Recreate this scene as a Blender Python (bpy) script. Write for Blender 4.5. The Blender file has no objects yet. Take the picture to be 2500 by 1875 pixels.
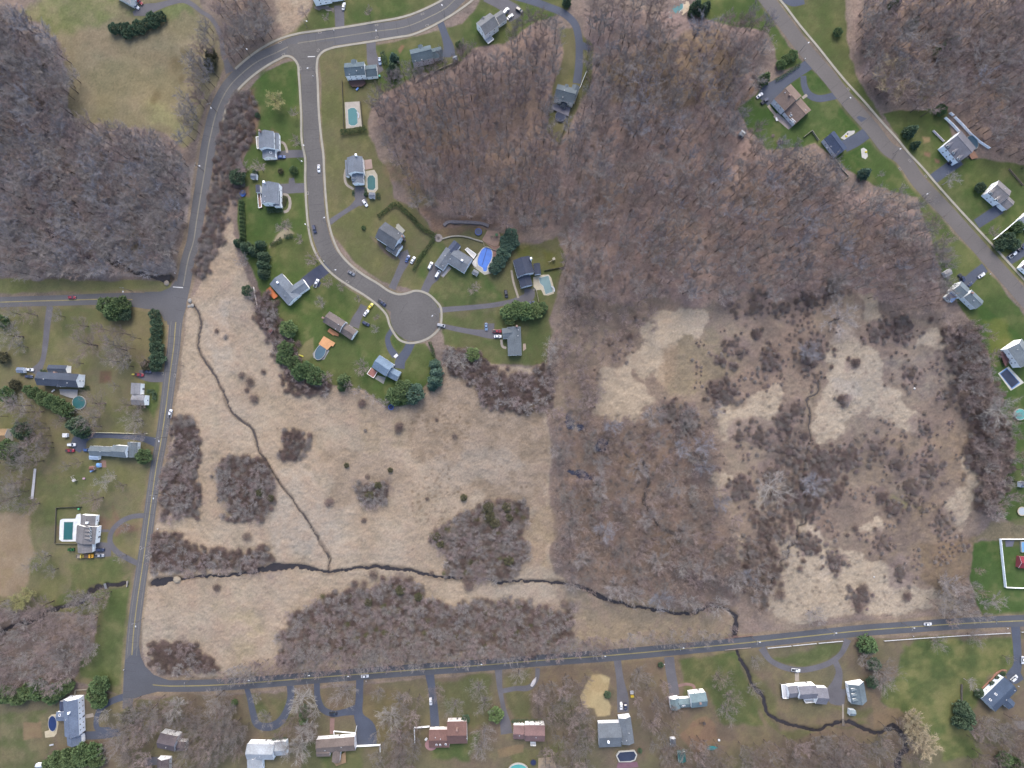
import bpy, math, random
import numpy as np
from mathutils import Vector, Matrix

# ------------------------------------------------------------------ camera, sky, sun, exposure
SC = bpy.context.scene
COL = SC.collection
S = 0.25                      # metres per photograph pixel on the ground
NPX, NPY = 1240.0, 985.0      # pixel straight below the drone
FPX = 1463.0
HCAM = FPX * S
def X_(px): return (px - 1250.0) * S
def Y_(py): return (937.5 - py) * S
cam_d = bpy.data.cameras.new('camera'); cam = bpy.data.objects.new('camera', cam_d); COL.objects.link(cam)
cam.location = (X_(NPX), Y_(NPY), HCAM); cam.rotation_euler = (0, 0, 0)
cam_d.sensor_width = 36.0; cam_d.lens = 36.0 * FPX / 2500.0
cam_d.shift_x = (1250 - NPX) / 2500.0; cam_d.shift_y = (NPY - 937.5) / 2500.0
cam_d.clip_start = 1.0; cam_d.clip_end = 6000.0
SC.camera = cam
world = bpy.data.worlds.new('World'); SC.world = world; world.use_nodes = True
wn = world.node_tree.nodes; wn.clear()
sky = wn.new('ShaderNodeTexSky'); sky.sky_type = 'NISHITA'; sky.sun_disc = False
SUN_EL, SUN_AZ = math.radians(48), math.radians(0)
sky.sun_elevation = SUN_EL; sky.sun_rotation = SUN_AZ
sky.air_density = 1.0; sky.dust_density = 3.2; sky.ozone_density = 1.0
bg = wn.new('ShaderNodeBackground'); bg.inputs['Strength'].default_value = 0.15
wo = wn.new('ShaderNodeOutputWorld')
world.node_tree.links.new(sky.outputs[0], bg.inputs[0]); world.node_tree.links.new(bg.outputs[0], wo.inputs[0])
sun_d = bpy.data.lights.new('sun', 'SUN'); sun_d.energy = 0.75; sun_d.angle = math.radians(32); sun_d.color = (1.0, 0.97, 0.93)
sun = bpy.data.objects.new('sun', sun_d); COL.objects.link(sun)
sun.rotation_euler = (math.pi / 2 - SUN_EL, 0, math.pi)      # shines from the top of the picture
sun.location = (0, 0, 200)
sd = Vector((0, math.cos(SUN_EL), math.sin(SUN_EL)))
sun.rotation_euler = sd.to_track_quat('Z', 'Y').to_euler()
SC.view_settings.view_transform = 'Standard'; SC.view_settings.look = 'None'
SC.view_settings.gamma = 1.0; SC.view_settings.exposure = 1.83
SC.cycles.max_bounces = 4; SC.cycles.diffuse_bounces = 2; SC.cycles.glossy_bounces = 2

# ------------------------------------------------------------------ helpers
RND = random.Random(7)
KALB = 0.455
def lin(c):
    o = []
    for v in c:
        v = v / 255.0
        o.append((v / 12.92 if v <= 0.04045 else ((v + 0.055) / 1.055) ** 2.4))
    return o
def alb(c): return [min(0.82, v * KALB) for v in lin(c)]
def Z(i, j, s):
    """points read in tile (i, j) of the survey grid -> photograph pixels"""
    out = []
    for t in s.split():
        v = [float(q) for q in t.split(',')]
        out.append(tuple([500 * i + v[0] / 4.424, 375 * j + v[1] / 4.424] + v[2:]))
    return out
def F(s):
    out = []
    for t in s.split():
        v = [float(q) for q in t.split(',')]; out.append(tuple([v[0] * 1.1302, v[1] * 1.1302] + v[2:]))
    return out
def W(px, py, h=0.0):
    """world x, y of what is seen at a pixel when it lies h metres up"""
    x, y = X_(px), Y_(py); xn, yn = X_(NPX), Y_(NPY); k = 1 - h / HCAM
    return (xn + (x - xn) * k, yn + (y - yn) * k)

MATS = {}
def nt(m): return m.node_tree.nodes, m.node_tree.links
def mat(name, rgb, rough=0.85, n1=(0.35, 0.10), n2=(3.0, 0.12), metal=0.0, rnd=0.0, hue=0.0, spec=0.3, stretch=None, attr=None, full=False):
    if name in MATS: return MATS[name]
    m = bpy.data.materials.new(name); m.use_nodes = True; N, L = nt(m); b = N['Principled BSDF']
    b.inputs['Roughness'].default_value = rough; b.inputs['Metallic'].default_value = metal
    b.inputs['Specular IOR Level'].default_value = spec
    if attr:
        base = N.new('ShaderNodeAttribute'); base.attribute_name = attr; bo = base.outputs['Color']
    else:
        base = N.new('ShaderNodeRGB'); base.outputs[0].default_value = (*(lin(rgb) if full else alb(rgb)), 1); bo = base.outputs[0]
    geo = N.new('ShaderNodeNewGeometry')
    pos = geo.outputs['Position']
    if stretch:
        mp = N.new('ShaderNodeMapping'); mp.inputs['Scale'].default_value = stretch; L.new(pos, mp.inputs[0]); pos = mp.outputs[0]
    val = None
    for sc_, am in (n1, n2):
        if am <= 0: continue
        no = N.new('ShaderNodeTexNoise'); no.inputs['Scale'].default_value = sc_; no.inputs['Detail'].default_value = 3.0
        L.new(pos, no.inputs['Vector'])
        mr = N.new('ShaderNodeMapRange'); mr.inputs[1].default_value = 0.25; mr.inputs[2].default_value = 0.75
        mr.inputs[3].default_value = 1 - am * 1.6; mr.inputs[4].default_value = 1 + am * 1.6; L.new(no.outputs[0], mr.inputs[0])
        if val is None: val = mr.outputs[0]
        else:
            mu = N.new('ShaderNodeMath'); mu.operation = 'MULTIPLY'; L.new(val, mu.inputs[0]); L.new(mr.outputs[0], mu.inputs[1]); val = mu.outputs[0]
    hs = N.new('ShaderNodeHueSaturation'); L.new(bo, hs.inputs['Color'])
    if val is not None: L.new(val, hs.inputs['Value'])
    if rnd or hue:
        oi = N.new('ShaderNodeObjectInfo')
        mr = N.new('ShaderNodeMapRange'); mr.inputs[3].default_value = 1 - rnd; mr.inputs[4].default_value = 1 + rnd
        L.new(oi.outputs['Random'], mr.inputs[0])
        if val is not None:
            mu = N.new('ShaderNodeMath'); mu.operation = 'MULTIPLY'; L.new(val, mu.inputs[0]); L.new(mr.outputs[0], mu.inputs[1]); L.new(mu.outputs[0], hs.inputs['Value'])
        else: L.new(mr.outputs[0], hs.inputs['Value'])
        if hue:
            w = N.new('ShaderNodeTexWhiteNoise'); w.noise_dimensions = '1D'; L.new(oi.outputs['Random'], w.inputs['W'])
            m2 = N.new('ShaderNodeMapRange'); m2.inputs[3].default_value = 0.5 - hue; m2.inputs[4].default_value = 0.5 + hue
            L.new(w.outputs['Value'], m2.inputs[0]); L.new(m2.outputs[0], hs.inputs['Hue'])
    L.new(hs.outputs[0], b.inputs['Base Color'])
    MATS[name] = m
    return m

class MB:
    def __init__(s): s.v = []; s.f = []; s.m = []
    def add(s, vs, fs, mi=0):
        o = len(s.v); s.v += [tuple(v) for v in vs]
        for f in fs: s.f.append(tuple(i + o for i in f)); s.m.append(mi)
    def box(s, c, d, ang=0.0, mi=0):
        hx, hy, hz = d[0] / 2, d[1] / 2, d[2] / 2; ca, sa = math.cos(ang), math.sin(ang); vs = []
        for z in (-hz, hz):
            for x, y in ((-hx, -hy), (hx, -hy), (hx, hy), (-hx, hy)):
                vs.append((c[0] + x * ca - y * sa, c[1] + x * sa + y * ca, c[2] + z))
        s.add(vs, [(3, 2, 1, 0), (4, 5, 6, 7), (0, 1, 5, 4), (1, 2, 6, 5), (2, 3, 7, 6), (3, 0, 4, 7)], mi)
    def prism(s, pts, z0, z1, mi=0, ms=None, bottom=True):
        n = len(pts); a = sum(pts[i][0] * pts[(i + 1) % n][1] - pts[(i + 1) % n][0] * pts[i][1] for i in range(n))
        if a < 0: pts = pts[::-1]
        s.add([(p[0], p[1], z0) for p in pts] + [(p[0], p[1], z1) for p in pts], [tuple(range(n, 2 * n))], mi)
        o = len(s.v) - 2 * n
        for i in range(n):
            j = (i + 1) % n; s.f.append((o + i, o + j, o + n + j, o + n + i)); s.m.append(mi if ms is None else ms)
        if bottom: s.f.append(tuple(o + i for i in range(n - 1, -1, -1))); s.m.append(mi)
    def tube(s, p0, p1, r0, r1, n=6, mi=0, cap=True):
        p0, p1 = Vector(p0), Vector(p1); d = (p1 - p0)
        if d.length < 1e-6: return
        d.normalize(); a = d.orthogonal().normalized(); b = d.cross(a); vs = []
        for p, r in ((p0, r0), (p1, r1)):
            for k in range(n):
                t = 2 * math.pi * k / n; vs.append(p + (a * math.cos(t) + b * math.sin(t)) * r)
        fs = [(k, (k + 1) % n, n + (k + 1) % n, n + k) for k in range(n)]
        if cap: fs += [tuple(range(n - 1, -1, -1)), tuple(range(n, 2 * n))]
        s.add(vs, fs, mi)
    def lathe(s, c, prof, n=16, mi=0, sx=1.0, sy=1.0, ang=0.0, closed=True):
        vs = []; ca, sa = math.cos(ang), math.sin(ang)
        for r, z in prof:
            for k in range(n):
                t = 2 * math.pi * k / n; x, y = r * sx * math.cos(t), r * sy * math.sin(t)
                vs.append((c[0] + x * ca - y * sa, c[1] + x * sa + y * ca, c[2] + z))
        fs = []
        for i in range(len(prof) - 1):
            for k in range(n): fs.append((i * n + k, i * n + (k + 1) % n, (i + 1) * n + (k + 1) % n, (i + 1) * n + k))
        if closed: fs.append(tuple((len(prof) - 1) * n + k for k in range(n)))
        s.add(vs, fs, mi)
    def mesh(s, name, mats):
        me = bpy.data.meshes.new(name); me.from_pydata(s.v, [], s.f)
        for m in (mats if isinstance(mats, (list, tuple)) else [mats]): me.materials.append(m)
        if any(s.m): me.polygons.foreach_set('material_index', s.m)
        me.update(); return me
    def build(s, name, mats, parent=None, smooth=False):
        me = s.mesh(name, mats)
        if smooth: me.polygons.foreach_set('use_smooth', [True] * len(me.polygons))
        return link(name, me, parent)
def link(name, me, parent=None):
    o = bpy.data.objects.new(name, me); COL.objects.link(o)
    if parent is not None:
        o.parent = parent; o.matrix_parent_inverse = Matrix.Identity(4)
    return o
def tag(o, label, cat, group=None, kind=None):
    if label: o['label'] = label
    if cat: o['category'] = cat
    if group: o['group'] = group
    if kind: o['kind'] = kind
    return o
def thing(name, label, cat, loc=(0, 0, 0), rz=0.0, group=None):
    o = bpy.data.objects.new(name, None); COL.objects.link(o); o.location = loc; o.rotation_euler = (0, 0, rz)
    o.empty_display_size = 0.2
    return tag(o, label, cat, group)
def struct(o, label=None):
    o['kind'] = 'structure'
    if label: o['label'] = label
    return o
def smooth_line(p, n=6, closed=False):
    """Hermite curve through points of any dimension, tangents weighted by spacing so that it never loops"""
    P = []
    for q in p:
        q = np.array(q, float)
        if not P or np.hypot(*(q - P[-1])[:2]) > 6: P.append(q)
    m = len(P)
    if m < 3: return [tuple(q) for q in P]
    def ln(a, b): return max(1e-6, float(np.hypot(*(b - a)[:2])))
    T = []
    for i in range(m):
        if closed or 0 < i < m - 1:
            a, b, c = P[(i - 1) % m], P[i], P[(i + 1) % m]; d1, d2 = ln(a, b), ln(b, c)
            T.append(((b - a) / d1 * d2 + (c - b) / d2 * d1) / (d1 + d2))
        elif i == 0: T.append((P[1] - P[0]) / ln(P[0], P[1]))
        else: T.append((P[-1] - P[-2]) / ln(P[-2], P[-1]))
    out = []
    for i in range(m if closed else m - 1):
        b, c = P[i], P[(i + 1) % m]; d = ln(b, c); u, v = T[i] * d, T[(i + 1) % m] * d
        for k in range(n):
            t = k / n; t2, t3 = t * t, t * t * t
            out.append(tuple(b * (2 * t3 - 3 * t2 + 1) + u * (t3 - 2 * t2 + t) + c * (3 * t2 - 2 * t3) + v * (t3 - t2)))
    if not closed: out.append(tuple(P[-1]))
    return out
def ribbon(mb, pts, z, mi=0, thick=0.0, wid=None, st=0.0):
    """pts: (px, py, width in px); lays a strip of ground surface"""
    P = [(*W(p[0], p[1]), (p[2] if len(p) > 2 else wid) * S) for p in pts]
    L, R = [], []
    for i, p in enumerate(P):
        a = P[max(0, i - 1)]; b = P[min(len(P) - 1, i + 1)]; dx, dy = b[0] - a[0], b[1] - a[1]; l = math.hypot(dx, dy) or 1
        nx, ny = -dy / l, dx / l; h = p[2] / 2
        L.append((p[0] + nx * h, p[1] + ny * h)); R.append((p[0] - nx * h, p[1] - ny * h))
    n = len(P); vs = [(*q, z + st * k) for k, q in enumerate(L)] + [(*q, z + st * k) for k, q in enumerate(R)]; fs = [(i, n + i, n + i + 1, i + 1) for i in range(n - 1)]
    if thick:
        vs += [(*q, z - thick) for q in L] + [(*q, z - thick) for q in R]
        for i in range(n - 1):
            fs.append((i, i + 1, 2 * n + i + 1, 2 * n + i)); fs.append((n + i + 1, n + i, 3 * n + i, 3 * n + i + 1))
        fs.append((0, 2 * n, 3 * n, n)); fs.append((n - 1, 2 * n - 1, 4 * n - 1, 3 * n - 1))
    mb.add(vs, fs, mi)
def sheet(mb, pts, z, mi=0):
    P = [(*W(p[0], p[1]), z) for p in pts]; n = len(P)
    if sum(P[i][0] * P[(i + 1) % n][1] - P[(i + 1) % n][0] * P[i][1] for i in range(n)) < 0: P = P[::-1]
    mb.add(P, [tuple(range(n))], mi)
# ------------------------------------------------------------------ roads, drives, streams as survey lines
LROAD = Z(2,0,"640,-150,38 515,-30,38 400,80,38 200,190,38 0,277,38") + Z(1,0,"1800,345,38 1500,392,38 1200,437,38 965,480,38 780,565,38 570,665,37 400,795,37 270,930,37 150,1150,37 60,1480,37") + \
    Z(0,1,"2195,290,36 2160,500,35 2125,720,34 2080,990,33 2050,1080,33 1980,1430,34") + Z(0,2,"1900,160,32 1880,400,31 1840,700,31 1810,950,30 1770,1250,29 1730,1500,28") + \
    Z(0,3,"1700,0,28 1650,330,28 1600,700,28 1545,1100,29 1500,1400,30") + Z(0,4,"1465,0,31 1440,230,31 1425,440,32 1400,700,30 1385,900,26 1375,1020,24")
WROAD = Z(0,1,"-200,1612,25 0,1605,25 300,1595,25 700,1585,26 1000,1575,27 1300,1572,30 1560,1590,38") + Z(0,2,"1770,-30,40 1850,120,34")
SROAD = Z(0,4,"1440,720,40 1650,760,32 1800,772,29 2000,772,29 2212,768,29") + Z(1,4,"400,745,29 1000,698,29 1500,658,29 2212,603,29") + \
    Z(2,4,"700,555,29 1400,497,29 2212,438,29") + Z(3,4,"700,375,28 1500,298,28 2212,222,28") + Z(4,4,"400,180,28 1000,135,28 1600,95,28 2212,68,28 2400,62,28")
CROAD = Z(1,0,"1105,440,44 1110,560,40 1122,760,39 1130,1000,39 1148,1300,39 1165,1600,39") + Z(1,1,"1180,0,39 1187,250,39 1205,550,39 1230,780,40 1275,945,41 1330,1075,41 1425,1195,41 1555,1310,42 1725,1425,42 1900,1530,42") + [(985, 752, 50), (1013, 773, 50)]
NROAD = Z(3,0,"1560,-110,35 1650,0,35 1840,250,35 2060,540,35") + Z(4,0,"95,820,35 340,1130,35 580,1400,35 790,1640,35") + Z(4,1,"830,0,35 1080,310,35 1390,640,35 1750,1040,35 2100,1430,35 2330,1700,35")
ROADS = [smooth_line(r, 6) for r in (LROAD, WROAD, SROAD, CROAD, NROAD)]
CUL = (1013, 773, 60)
WALKS = [smooth_line(w, 6) for w in (
    Z(2,0,"400,-40 350,0 200,80 0,163") + Z(1,0,"2212,180 1800,245 1500,295 1200,335 1000,365 800,425 600,530 450,640 330,745"),
    Z(2,0,"760,-80 680,0 520,120 350,225 200,305 0,383") + Z(1,0,"2100,400 1730,460 1500,495 1370,520 1270,565 1225,620 1213,680 1220,900 1235,1250 1260,1500") + Z(1,1,"1280,0 1290,200 1310,500 1340,750 1390,930 1450,1060 1560,1190 1700,1300 1880,1410 2000,1490 2090,1520 2212,1500") +
      Z(2,1,"50,1483 130,1490 210,1525 285,1595 330,1650") + Z(2,2,"340,0 345,100 325,220 240,310 100,375 0,387") + Z(1,2,"2100,350 2050,290 2000,200 1960,80 1890,0") + Z(1,1,"1740,1540 1560,1430 1400,1320 1280,1200 1200,1080 1150,950 1120,800 1100,600 1085,300 1075,0") +
      Z(1,0,"1060,1600 1040,1200 1015,800 1005,700 975,650 930,615 880,605 800,640 650,725 500,835 350,985 280,1090 230,1180 205,1300"),
    Z(3,0,"1650,-150 1790,0 2000,270 2212,525") + Z(4,0,"150,715 300,895 480,1090 700,1345 850,1510") + Z(4,1,"970,0 1100,135 1250,310 1500,590 1850,965 2212,1360 2350,1510"))]
# drives: (points with widths, finish)
DR = [
 (Z(0,0,"1440,150,10 1560,110,28 1700,70,18 1850,25,13 1980,5,12 2080,50,11 2180,130,10") + Z(1,0,"50,180,10 130,290,10 180,420,11 195,560,12 235,680,14 275,780,24"), 'old'),
 (Z(1,0,"1450,60,24 1455,180,23 1458,300,22"), 'old'), (Z(1,0,"1795,450,23 1800,560,23 1830,690,30 1900,780,18"), 'old'),
 (Z(1,0,"740,1690,20 900,1665,19 1075,1660,18"), 'old'), (Z(1,1,"800,385,26 950,375,24 1085,370,23"), 'old'), (Z(1,1,"940,330,16 938,262,12"), 'old'),
 (Z(2,0,"330,240,17 385,390,18 430,540,26 440,610,26"), 'new'), (Z(2,0,"345,580,18 440,575,20"), 'new'), (Z(2,0,"820,-40,26 950,20,28 1080,85,32 1160,125,26 1060,215,14"), 'old'),
 (Z(2,0,"1060,-60,18 1280,0,18 1500,75,18 1680,155,18 1790,270,18 1825,400,18 1833,560,18 1828,720,19 1805,900,20"), 'new'), (Z(2,0,"1830,480,20 1955,525,13"), 'new'),
 (Z(3,0,"2110,690,27 1950,800,25 1800,900,30 1660,1020,44 1600,1090,36"), 'new'), (Z(3,0,"2040,820,14 2050,920,15 2100,1020,17 2212,1065,17") + Z(4,0,"80,1055,17 180,1030,18"), 'new'),
 (Z(3,0,"1830,-30,24 1930,30,18 2050,10,16"), 'new'), (Z(4,0,"510,1440,28 390,1520,30 270,1580,30"), 'new'), (Z(4,1,"1520,70,26 1390,160,26 1230,275,26"), 'new'), (Z(4,1,"1960,590,26 1700,760,24"), 'new'),
 (Z(4,1,"2250,1000,24 2140,1090,26 2040,1160,22"), 'new'), (Z(4,1,"1790,1230,24 1680,1310,24 1570,1390,24 1540,1340,16"), 'new'),
 (Z(1,1,"1680,355,24 1672,450,26 1720,550,20"), 'old'), (Z(1,1,"1680,500,22 1600,570,13 1480,650,11 1345,745,14"), 'old'),
 (Z(1,1,"2130,1060,30 2160,1150,24 2110,1260,18 2070,1350,17 2020,1460,18"), 'old'), (Z(1,1,"1080,1400,28 1200,1310,30 1325,1225,28"), 'tar'), (Z(1,1,"1205,1400,18 1245,1420,12"), 'tar'),
 (Z(2,1,"230,1200,14 270,1290,30 200,1400,20 160,1490,20"), 'old'), (Z(2,2,"90,60,13 400,25,13 700,0,12 950,-30,12") + Z(2,1,"1180,1575,14 1290,1540,26 1295,1460,24"), 'old'),
 (Z(2,2,"350,200,11 500,235,12 700,270,14 880,290,22 990,290,22"), 'old'), (Z(2,2,"862,290,24 862,175,24"), 'old'),
 (Z(1,2,"1720,-20,18 1690,40,18 1640,130,22 1610,215,26"), 'old'), (Z(1,2,"2030,240,13 1975,330,12 1990,420,14 2060,530,18"), 'new'), (Z(1,2,"2230,380,20 2180,480,21 2110,590,24 2100,660,26"), 'new'),
 (Z(0,2,"540,-10,16 510,200,15 490,400,14 450,600,14 370,720,30"), 'old'), (Z(0,2,"1780,760,22 1600,740,28 1500,720,20"), 'old'),
 (Z(0,2,"1680,1460,22 1550,1420,15 1300,1395,12 1100,1385,13 950,1400,16 850,1470,38 900,1540,22"), 'new'),
 (Z(0,3,"1580,590,12 1420,605,12 1290,670,12 1200,780,12 1190,880,13 1260,980,14 1390,1060,14 1490,1110,13"), 'old'), (Z(0,3,"1020,960,40 1200,960,32"), 'old'), (Z(0,3,"1075,755,6 1175,755,6"), 'old'),
 (Z(0,4,"1350,885,16 1200,940,15 1080,1030,13 1040,1130,12 1050,1230,14 1200,1260,18"), 'new'), (Z(0,4,"905,1310,20 1100,1300,20 1300,1270,18"), 'new'), (Z(0,4,"1560,1590,20 1720,1580,20"), 'old'),
 (Z(1,4,"450,790,12 490,920,14 520,1060,16 570,1190,18 690,1215,20 800,1170,20 890,1030,17 930,880,17 925,770,18"), 'new'),
 (Z(1,4,"1210,740,14 1220,900,15 1270,1020,16 1370,1070,16 1520,1055,17 1640,1030,26"), 'new'), (Z(1,4,"1675,700,18 1670,900,18 1665,1100,24 1740,1230,46 1745,1410,50"), 'new'),
 (Z(2,4,"215,640,22 240,800,18 260,1000,20 275,1210,22"), 'new'), (Z(2,4,"960,600,18 975,800,13 1010,1000,12 1030,1150,24 1050,1290,30"), 'old'), (Z(2,4,"990,830,12 1150,800,12 1290,790,14 1370,700,11 1385,580,11"), 'old'),
 (Z(3,4,"30,480,18 60,700,18 90,900,28 95,1060,28"), 'old'), (Z(3,4,"590,460,24 605,600,24 640,800,24 650,880,24"), 'old'),
 (Z(3,4,"1590,360,18 1680,490,13 1830,570,14 2000,600,14 2180,575,14") + Z(4,4,"150,500,14 240,420,13 310,270,18"), 'old'), (Z(4,4,"170,500,14 215,620,16 190,750,26 150,870,40 280,900,40"), 'old'),
 (Z(4,4,"2120,130,22 2140,400,20 2140,560,22 2090,680,34 2180,640,30"), 'new'),
 (Z(0,0,"2300,100,2"), None)]
DR = [(smooth_line(p, 5), k) for p, k in DR if k]
PATHS = [(Z(1,0,"800,1530 850,1545 880,1600 890,1650"), 6), (Z(1,0,"1320,60 1320,100 1370,100"), 8), (Z(1,1,"1522,170 1512,260 1530,330 1610,385"), 6), (Z(2,1,"1100,1260 1120,1380 1150,1480 1175,1560"), 5),
 (Z(1,4,"1378,1120 1375,1200 1375,1290"), 11), (Z(3,4,"690,770 800,755 860,780 860,810"), 7), (Z(3,4,"1970,630 1975,725"), 10), (Z(0,4,"890,1110 1010,1085"), 9), (Z(2,1,"340,1320 430,1220"), 14), (Z(3,0,"2030,1060 2080,1025"), 7), (Z(4,4,"255,970 258,1170"), 4), (Z(1,1,"840,440 890,450 890,620 850,630"), 7), (Z(3,0,"1660,1140 1740,1240"), 7), (Z(2,2,"990,350 1010,430 1045,440"), 6)]
STREAMS = [
 (F("418,655 432,690 430,755 450,790 480,840 505,895 545,930 556,965 590,1020 635,1085 660,1120 690,1170 708,1200 712,1232"), [2.8] * 9 + [2.0] * 5),
 (F("326,1262 345,1256 380,1250 450,1245 520,1240 560,1230 600,1224 650,1224 700,1235 760,1230 800,1226 850,1228 880,1232 930,1243 1000,1250 1050,1252 1080,1259 1130,1255 1200,1260 1240,1265 1270,1275 1300,1290 1370,1310 1440,1322 1490,1327 1530,1310 1570,1314 1585,1325 1586,1374"), [9, 15, 7, 4, 5, 9, 12, 7, 4, 4, 6, 5, 4, 4, 4, 4, 4, 4, 5, 5, 7, 7, 5, 5, 6, 6, 6, 7, 10]),
 (Z(3,4,"1335,388 1360,500 1430,620 1480,720 1560,840 1620,950 1660,1060 1760,1140 1900,1190 2060,1220") + Z(4,4,"0,1242 100,1210 200,1170 300,1160 400,1190 520,1260 650,1280 740,1240 820,1215 900,1290 950,1450 880,1520 850,1600 850,1720"), [6.5] * 16 + [8, 8, 12, 10, 9, 10, 14, 12]),
 (Z(3,2,"2150,720 2200,850 2170,950 2075,1000 2110,1150 2100,1280 2120,1420 2080,1560") + Z(3,3,"2060,600 2060,690 1980,725 1985,850 1880,950 1870,1040 1810,1080 1800,1180 1720,1210 1700,1330"), [2.8] * 18),
 (Z(0,1,"-100,205 0,215 160,240 170,400 260,540 400,680 540,850 620,960 760,1060 950,1120 1200,1180 1400,1260 1650,1340 1830,1360"), [8, 8, 8, 7, 7, 10, 9, 12, 10, 9, 11, 8, 9, 18]),
 (Z(0,3,"1366,1330 1150,1357 1000,1390 940,1470 850,1540 600,1600 450,1650") + Z(0,4,"480,20 300,80 150,130 -60,230"), [9, 9, 10, 8, 7, 7, 10, 10, 8, 10, 10]),
 (Z(3,3,"300,0 340,100 375,200 330,400 340,500 420,600 500,720 640,800 720,900"), [5, 6, 5, 6, 5, 5, 5, 6, 4])]
STREAMS = [smooth_line([(p[0], p[1], w) for p, w in zip(P, Ws)], 5) for P, Ws in STREAMS]
PONDS = [Z(2,2,"1690,1180 1760,1150 1800,1230 1760,1300 1700,1290"), Z(2,2,"1780,1260 1860,1250 1880,1310 1820,1330"), Z(2,3,"1700,130 1800,90 1920,130 1950,190 1850,200 1760,170"), Z(2,2,"1990,1470 2080,1420 2140,1440 2100,1540 2020,1540"), Z(4,0,"780,490 900,540 1060,660 1010,690 900,620")]

# ------------------------------------------------------------------ ground: one sheet, its cover painted as land cover
STEP = 2.6
GX = np.arange(-90, 2592, STEP); GY = np.arange(-90, 1968, STEP); NX_, NY_ = len(GX), len(GY)
PXG, PYG = np.meshgrid(GX, GY)
rng = np.random.default_rng(11)
def fbm(scale, octs=4, seed=0, gain=0.55):
    r = np.random.default_rng(seed); out = np.zeros((NY_, NX_)); a = 1.0; tot = 0
    for o in range(octs):
        s = scale / 2 ** o; w, h = int((GX[-1] - GX[0]) / s) + 4, int((GY[-1] - GY[0]) / s) + 4
        lat = r.uniform(-1, 1, (h, w)); u = (GX - GX[0]) / s; v = (GY - GY[0]) / s
        ui, vi = u.astype(int), v.astype(int); uf, vf = u - ui, v - vi; uf = uf * uf * (3 - 2 * uf); vf = vf * vf * (3 - 2 * vf)
        top = lat[np.ix_(vi, ui)] * (1 - uf) + lat[np.ix_(vi, ui + 1)] * uf; bot = lat[np.ix_(vi + 1, ui)] * (1 - uf) + lat[np.ix_(vi + 1, ui + 1)] * uf
        out += a * (top * (1 - vf)[:, None] + bot * vf[:, None]); tot += a * a; a *= gain
    return out / math.sqrt(tot) * 1.55
NW1, NW2 = fbm(60, 4, 1), fbm(60, 4, 2)
N10, N25, N60, N150 = fbm(11, 2, 3), fbm(28, 3, 4), fbm(70, 4, 5), fbm(170, 4, 6)
NZ = {10: N10, 25: N25, 60: N60, 150: N150}
def sstep(a, b, x): t = np.clip((x - a) / (b - a), 0, 1); return t * t * (3 - 2 * t)
def L3(c): return np.array(lin(c))
COLR = np.zeros((NY_, NX_, 3)); ZONE = np.zeros((NY_, NX_), np.int8); REL = np.zeros((NY_, NX_))
t_ = np.clip(0.5 + 0.45 * N60, 0, 1)[..., None]
COLR[:] = L3((122, 110, 104)) * (1 - t_) + L3((138, 122, 110)) * t_
REL[:] = 0.25
def poly_sd(poly, X, Y):
    n = len(poly); inside = np.zeros(X.shape, bool); d2 = np.full(X.shape, 1e12)
    for i in range(n):
        x0, y0 = poly[i][:2]; x1, y1 = poly[(i + 1) % n][:2]; dx, dy = x1 - x0, y1 - y0; l2 = dx * dx + dy * dy + 1e-9
        t = np.clip(((X - x0) * dx + (Y - y0) * dy) / l2, 0, 1); d2 = np.minimum(d2, (X - x0 - t * dx) ** 2 + (Y - y0 - t * dy) ** 2)
        if abs(dy) > 1e-9:
            c = ((y0 > Y) != (y1 > Y)) & (X < (x1 - x0) * (Y - y0) / dy + x0); inside ^= c
    d = np.sqrt(d2); return np.where(inside, d, -d)
def line_d(pts, X, Y):
    d = np.full(X.shape, 1e9)
    for i in range(len(pts) - 1):
        x0, y0 = pts[i][:2]; x1, y1 = pts[i + 1][:2]; w0 = pts[i][2] / 2; w1 = pts[i + 1][2] / 2
        dx, dy = x1 - x0, y1 - y0; l2 = dx * dx + dy * dy + 1e-9; t = np.clip(((X - x0) * dx + (Y - y0) * dy) / l2, 0, 1)
        d = np.minimum(d, np.hypot(X - x0 - t * dx, Y - y0 - t * dy) - (w0 + (w1 - w0) * t))
    return d
def win(pts, m):
    xs = [p[0] for p in pts]; ys = [p[1] for p in pts]
    a = max(0, int((min(xs) - m - GX[0]) / STEP)); b = min(NX_, int((max(xs) + m - GX[0]) / STEP) + 2)
    c = max(0, int((min(ys) - m - GY[0]) / STEP)); d = min(NY_, int((max(ys) + m - GY[0]) / STEP) + 2)
    return slice(c, max(c, d)), slice(a, max(a, b))
def blend(sl, al, c1, c2, ns, zone, rel):
    c = L3(c1)
    if c2 is not None:
        t = np.clip(0.5 + 0.55 * NZ[ns][sl], 0, 1)[..., None]; c = c * (1 - t) + L3(c2) * t
    COLR[sl] = COLR[sl] * (1 - al[..., None]) + c * al[..., None]
    if zone is not None: ZONE[sl] = np.where(al > 0.5, zone, ZONE[sl])
    if rel is not None: REL[sl] = REL[sl] * (1 - al) + rel * al
def paint(poly, c1, c2=None, ns=60, soft=3, warp=6, a=1.0, zone=None, rel=None, nz=0.0):
    m = soft + warp * 1.6 + 4; sl = win(poly, m)
    X = PXG[sl] + NW1[sl] * warp; Y = PYG[sl] + NW2[sl] * warp
    if X.size == 0: return
    sd = poly_sd(poly, X, Y)
    if nz: sd = sd + nz * N25[sl] * 12
    blend(sl, sstep(-soft, soft, sd) * a, c1, c2, ns, zone, rel)
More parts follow.
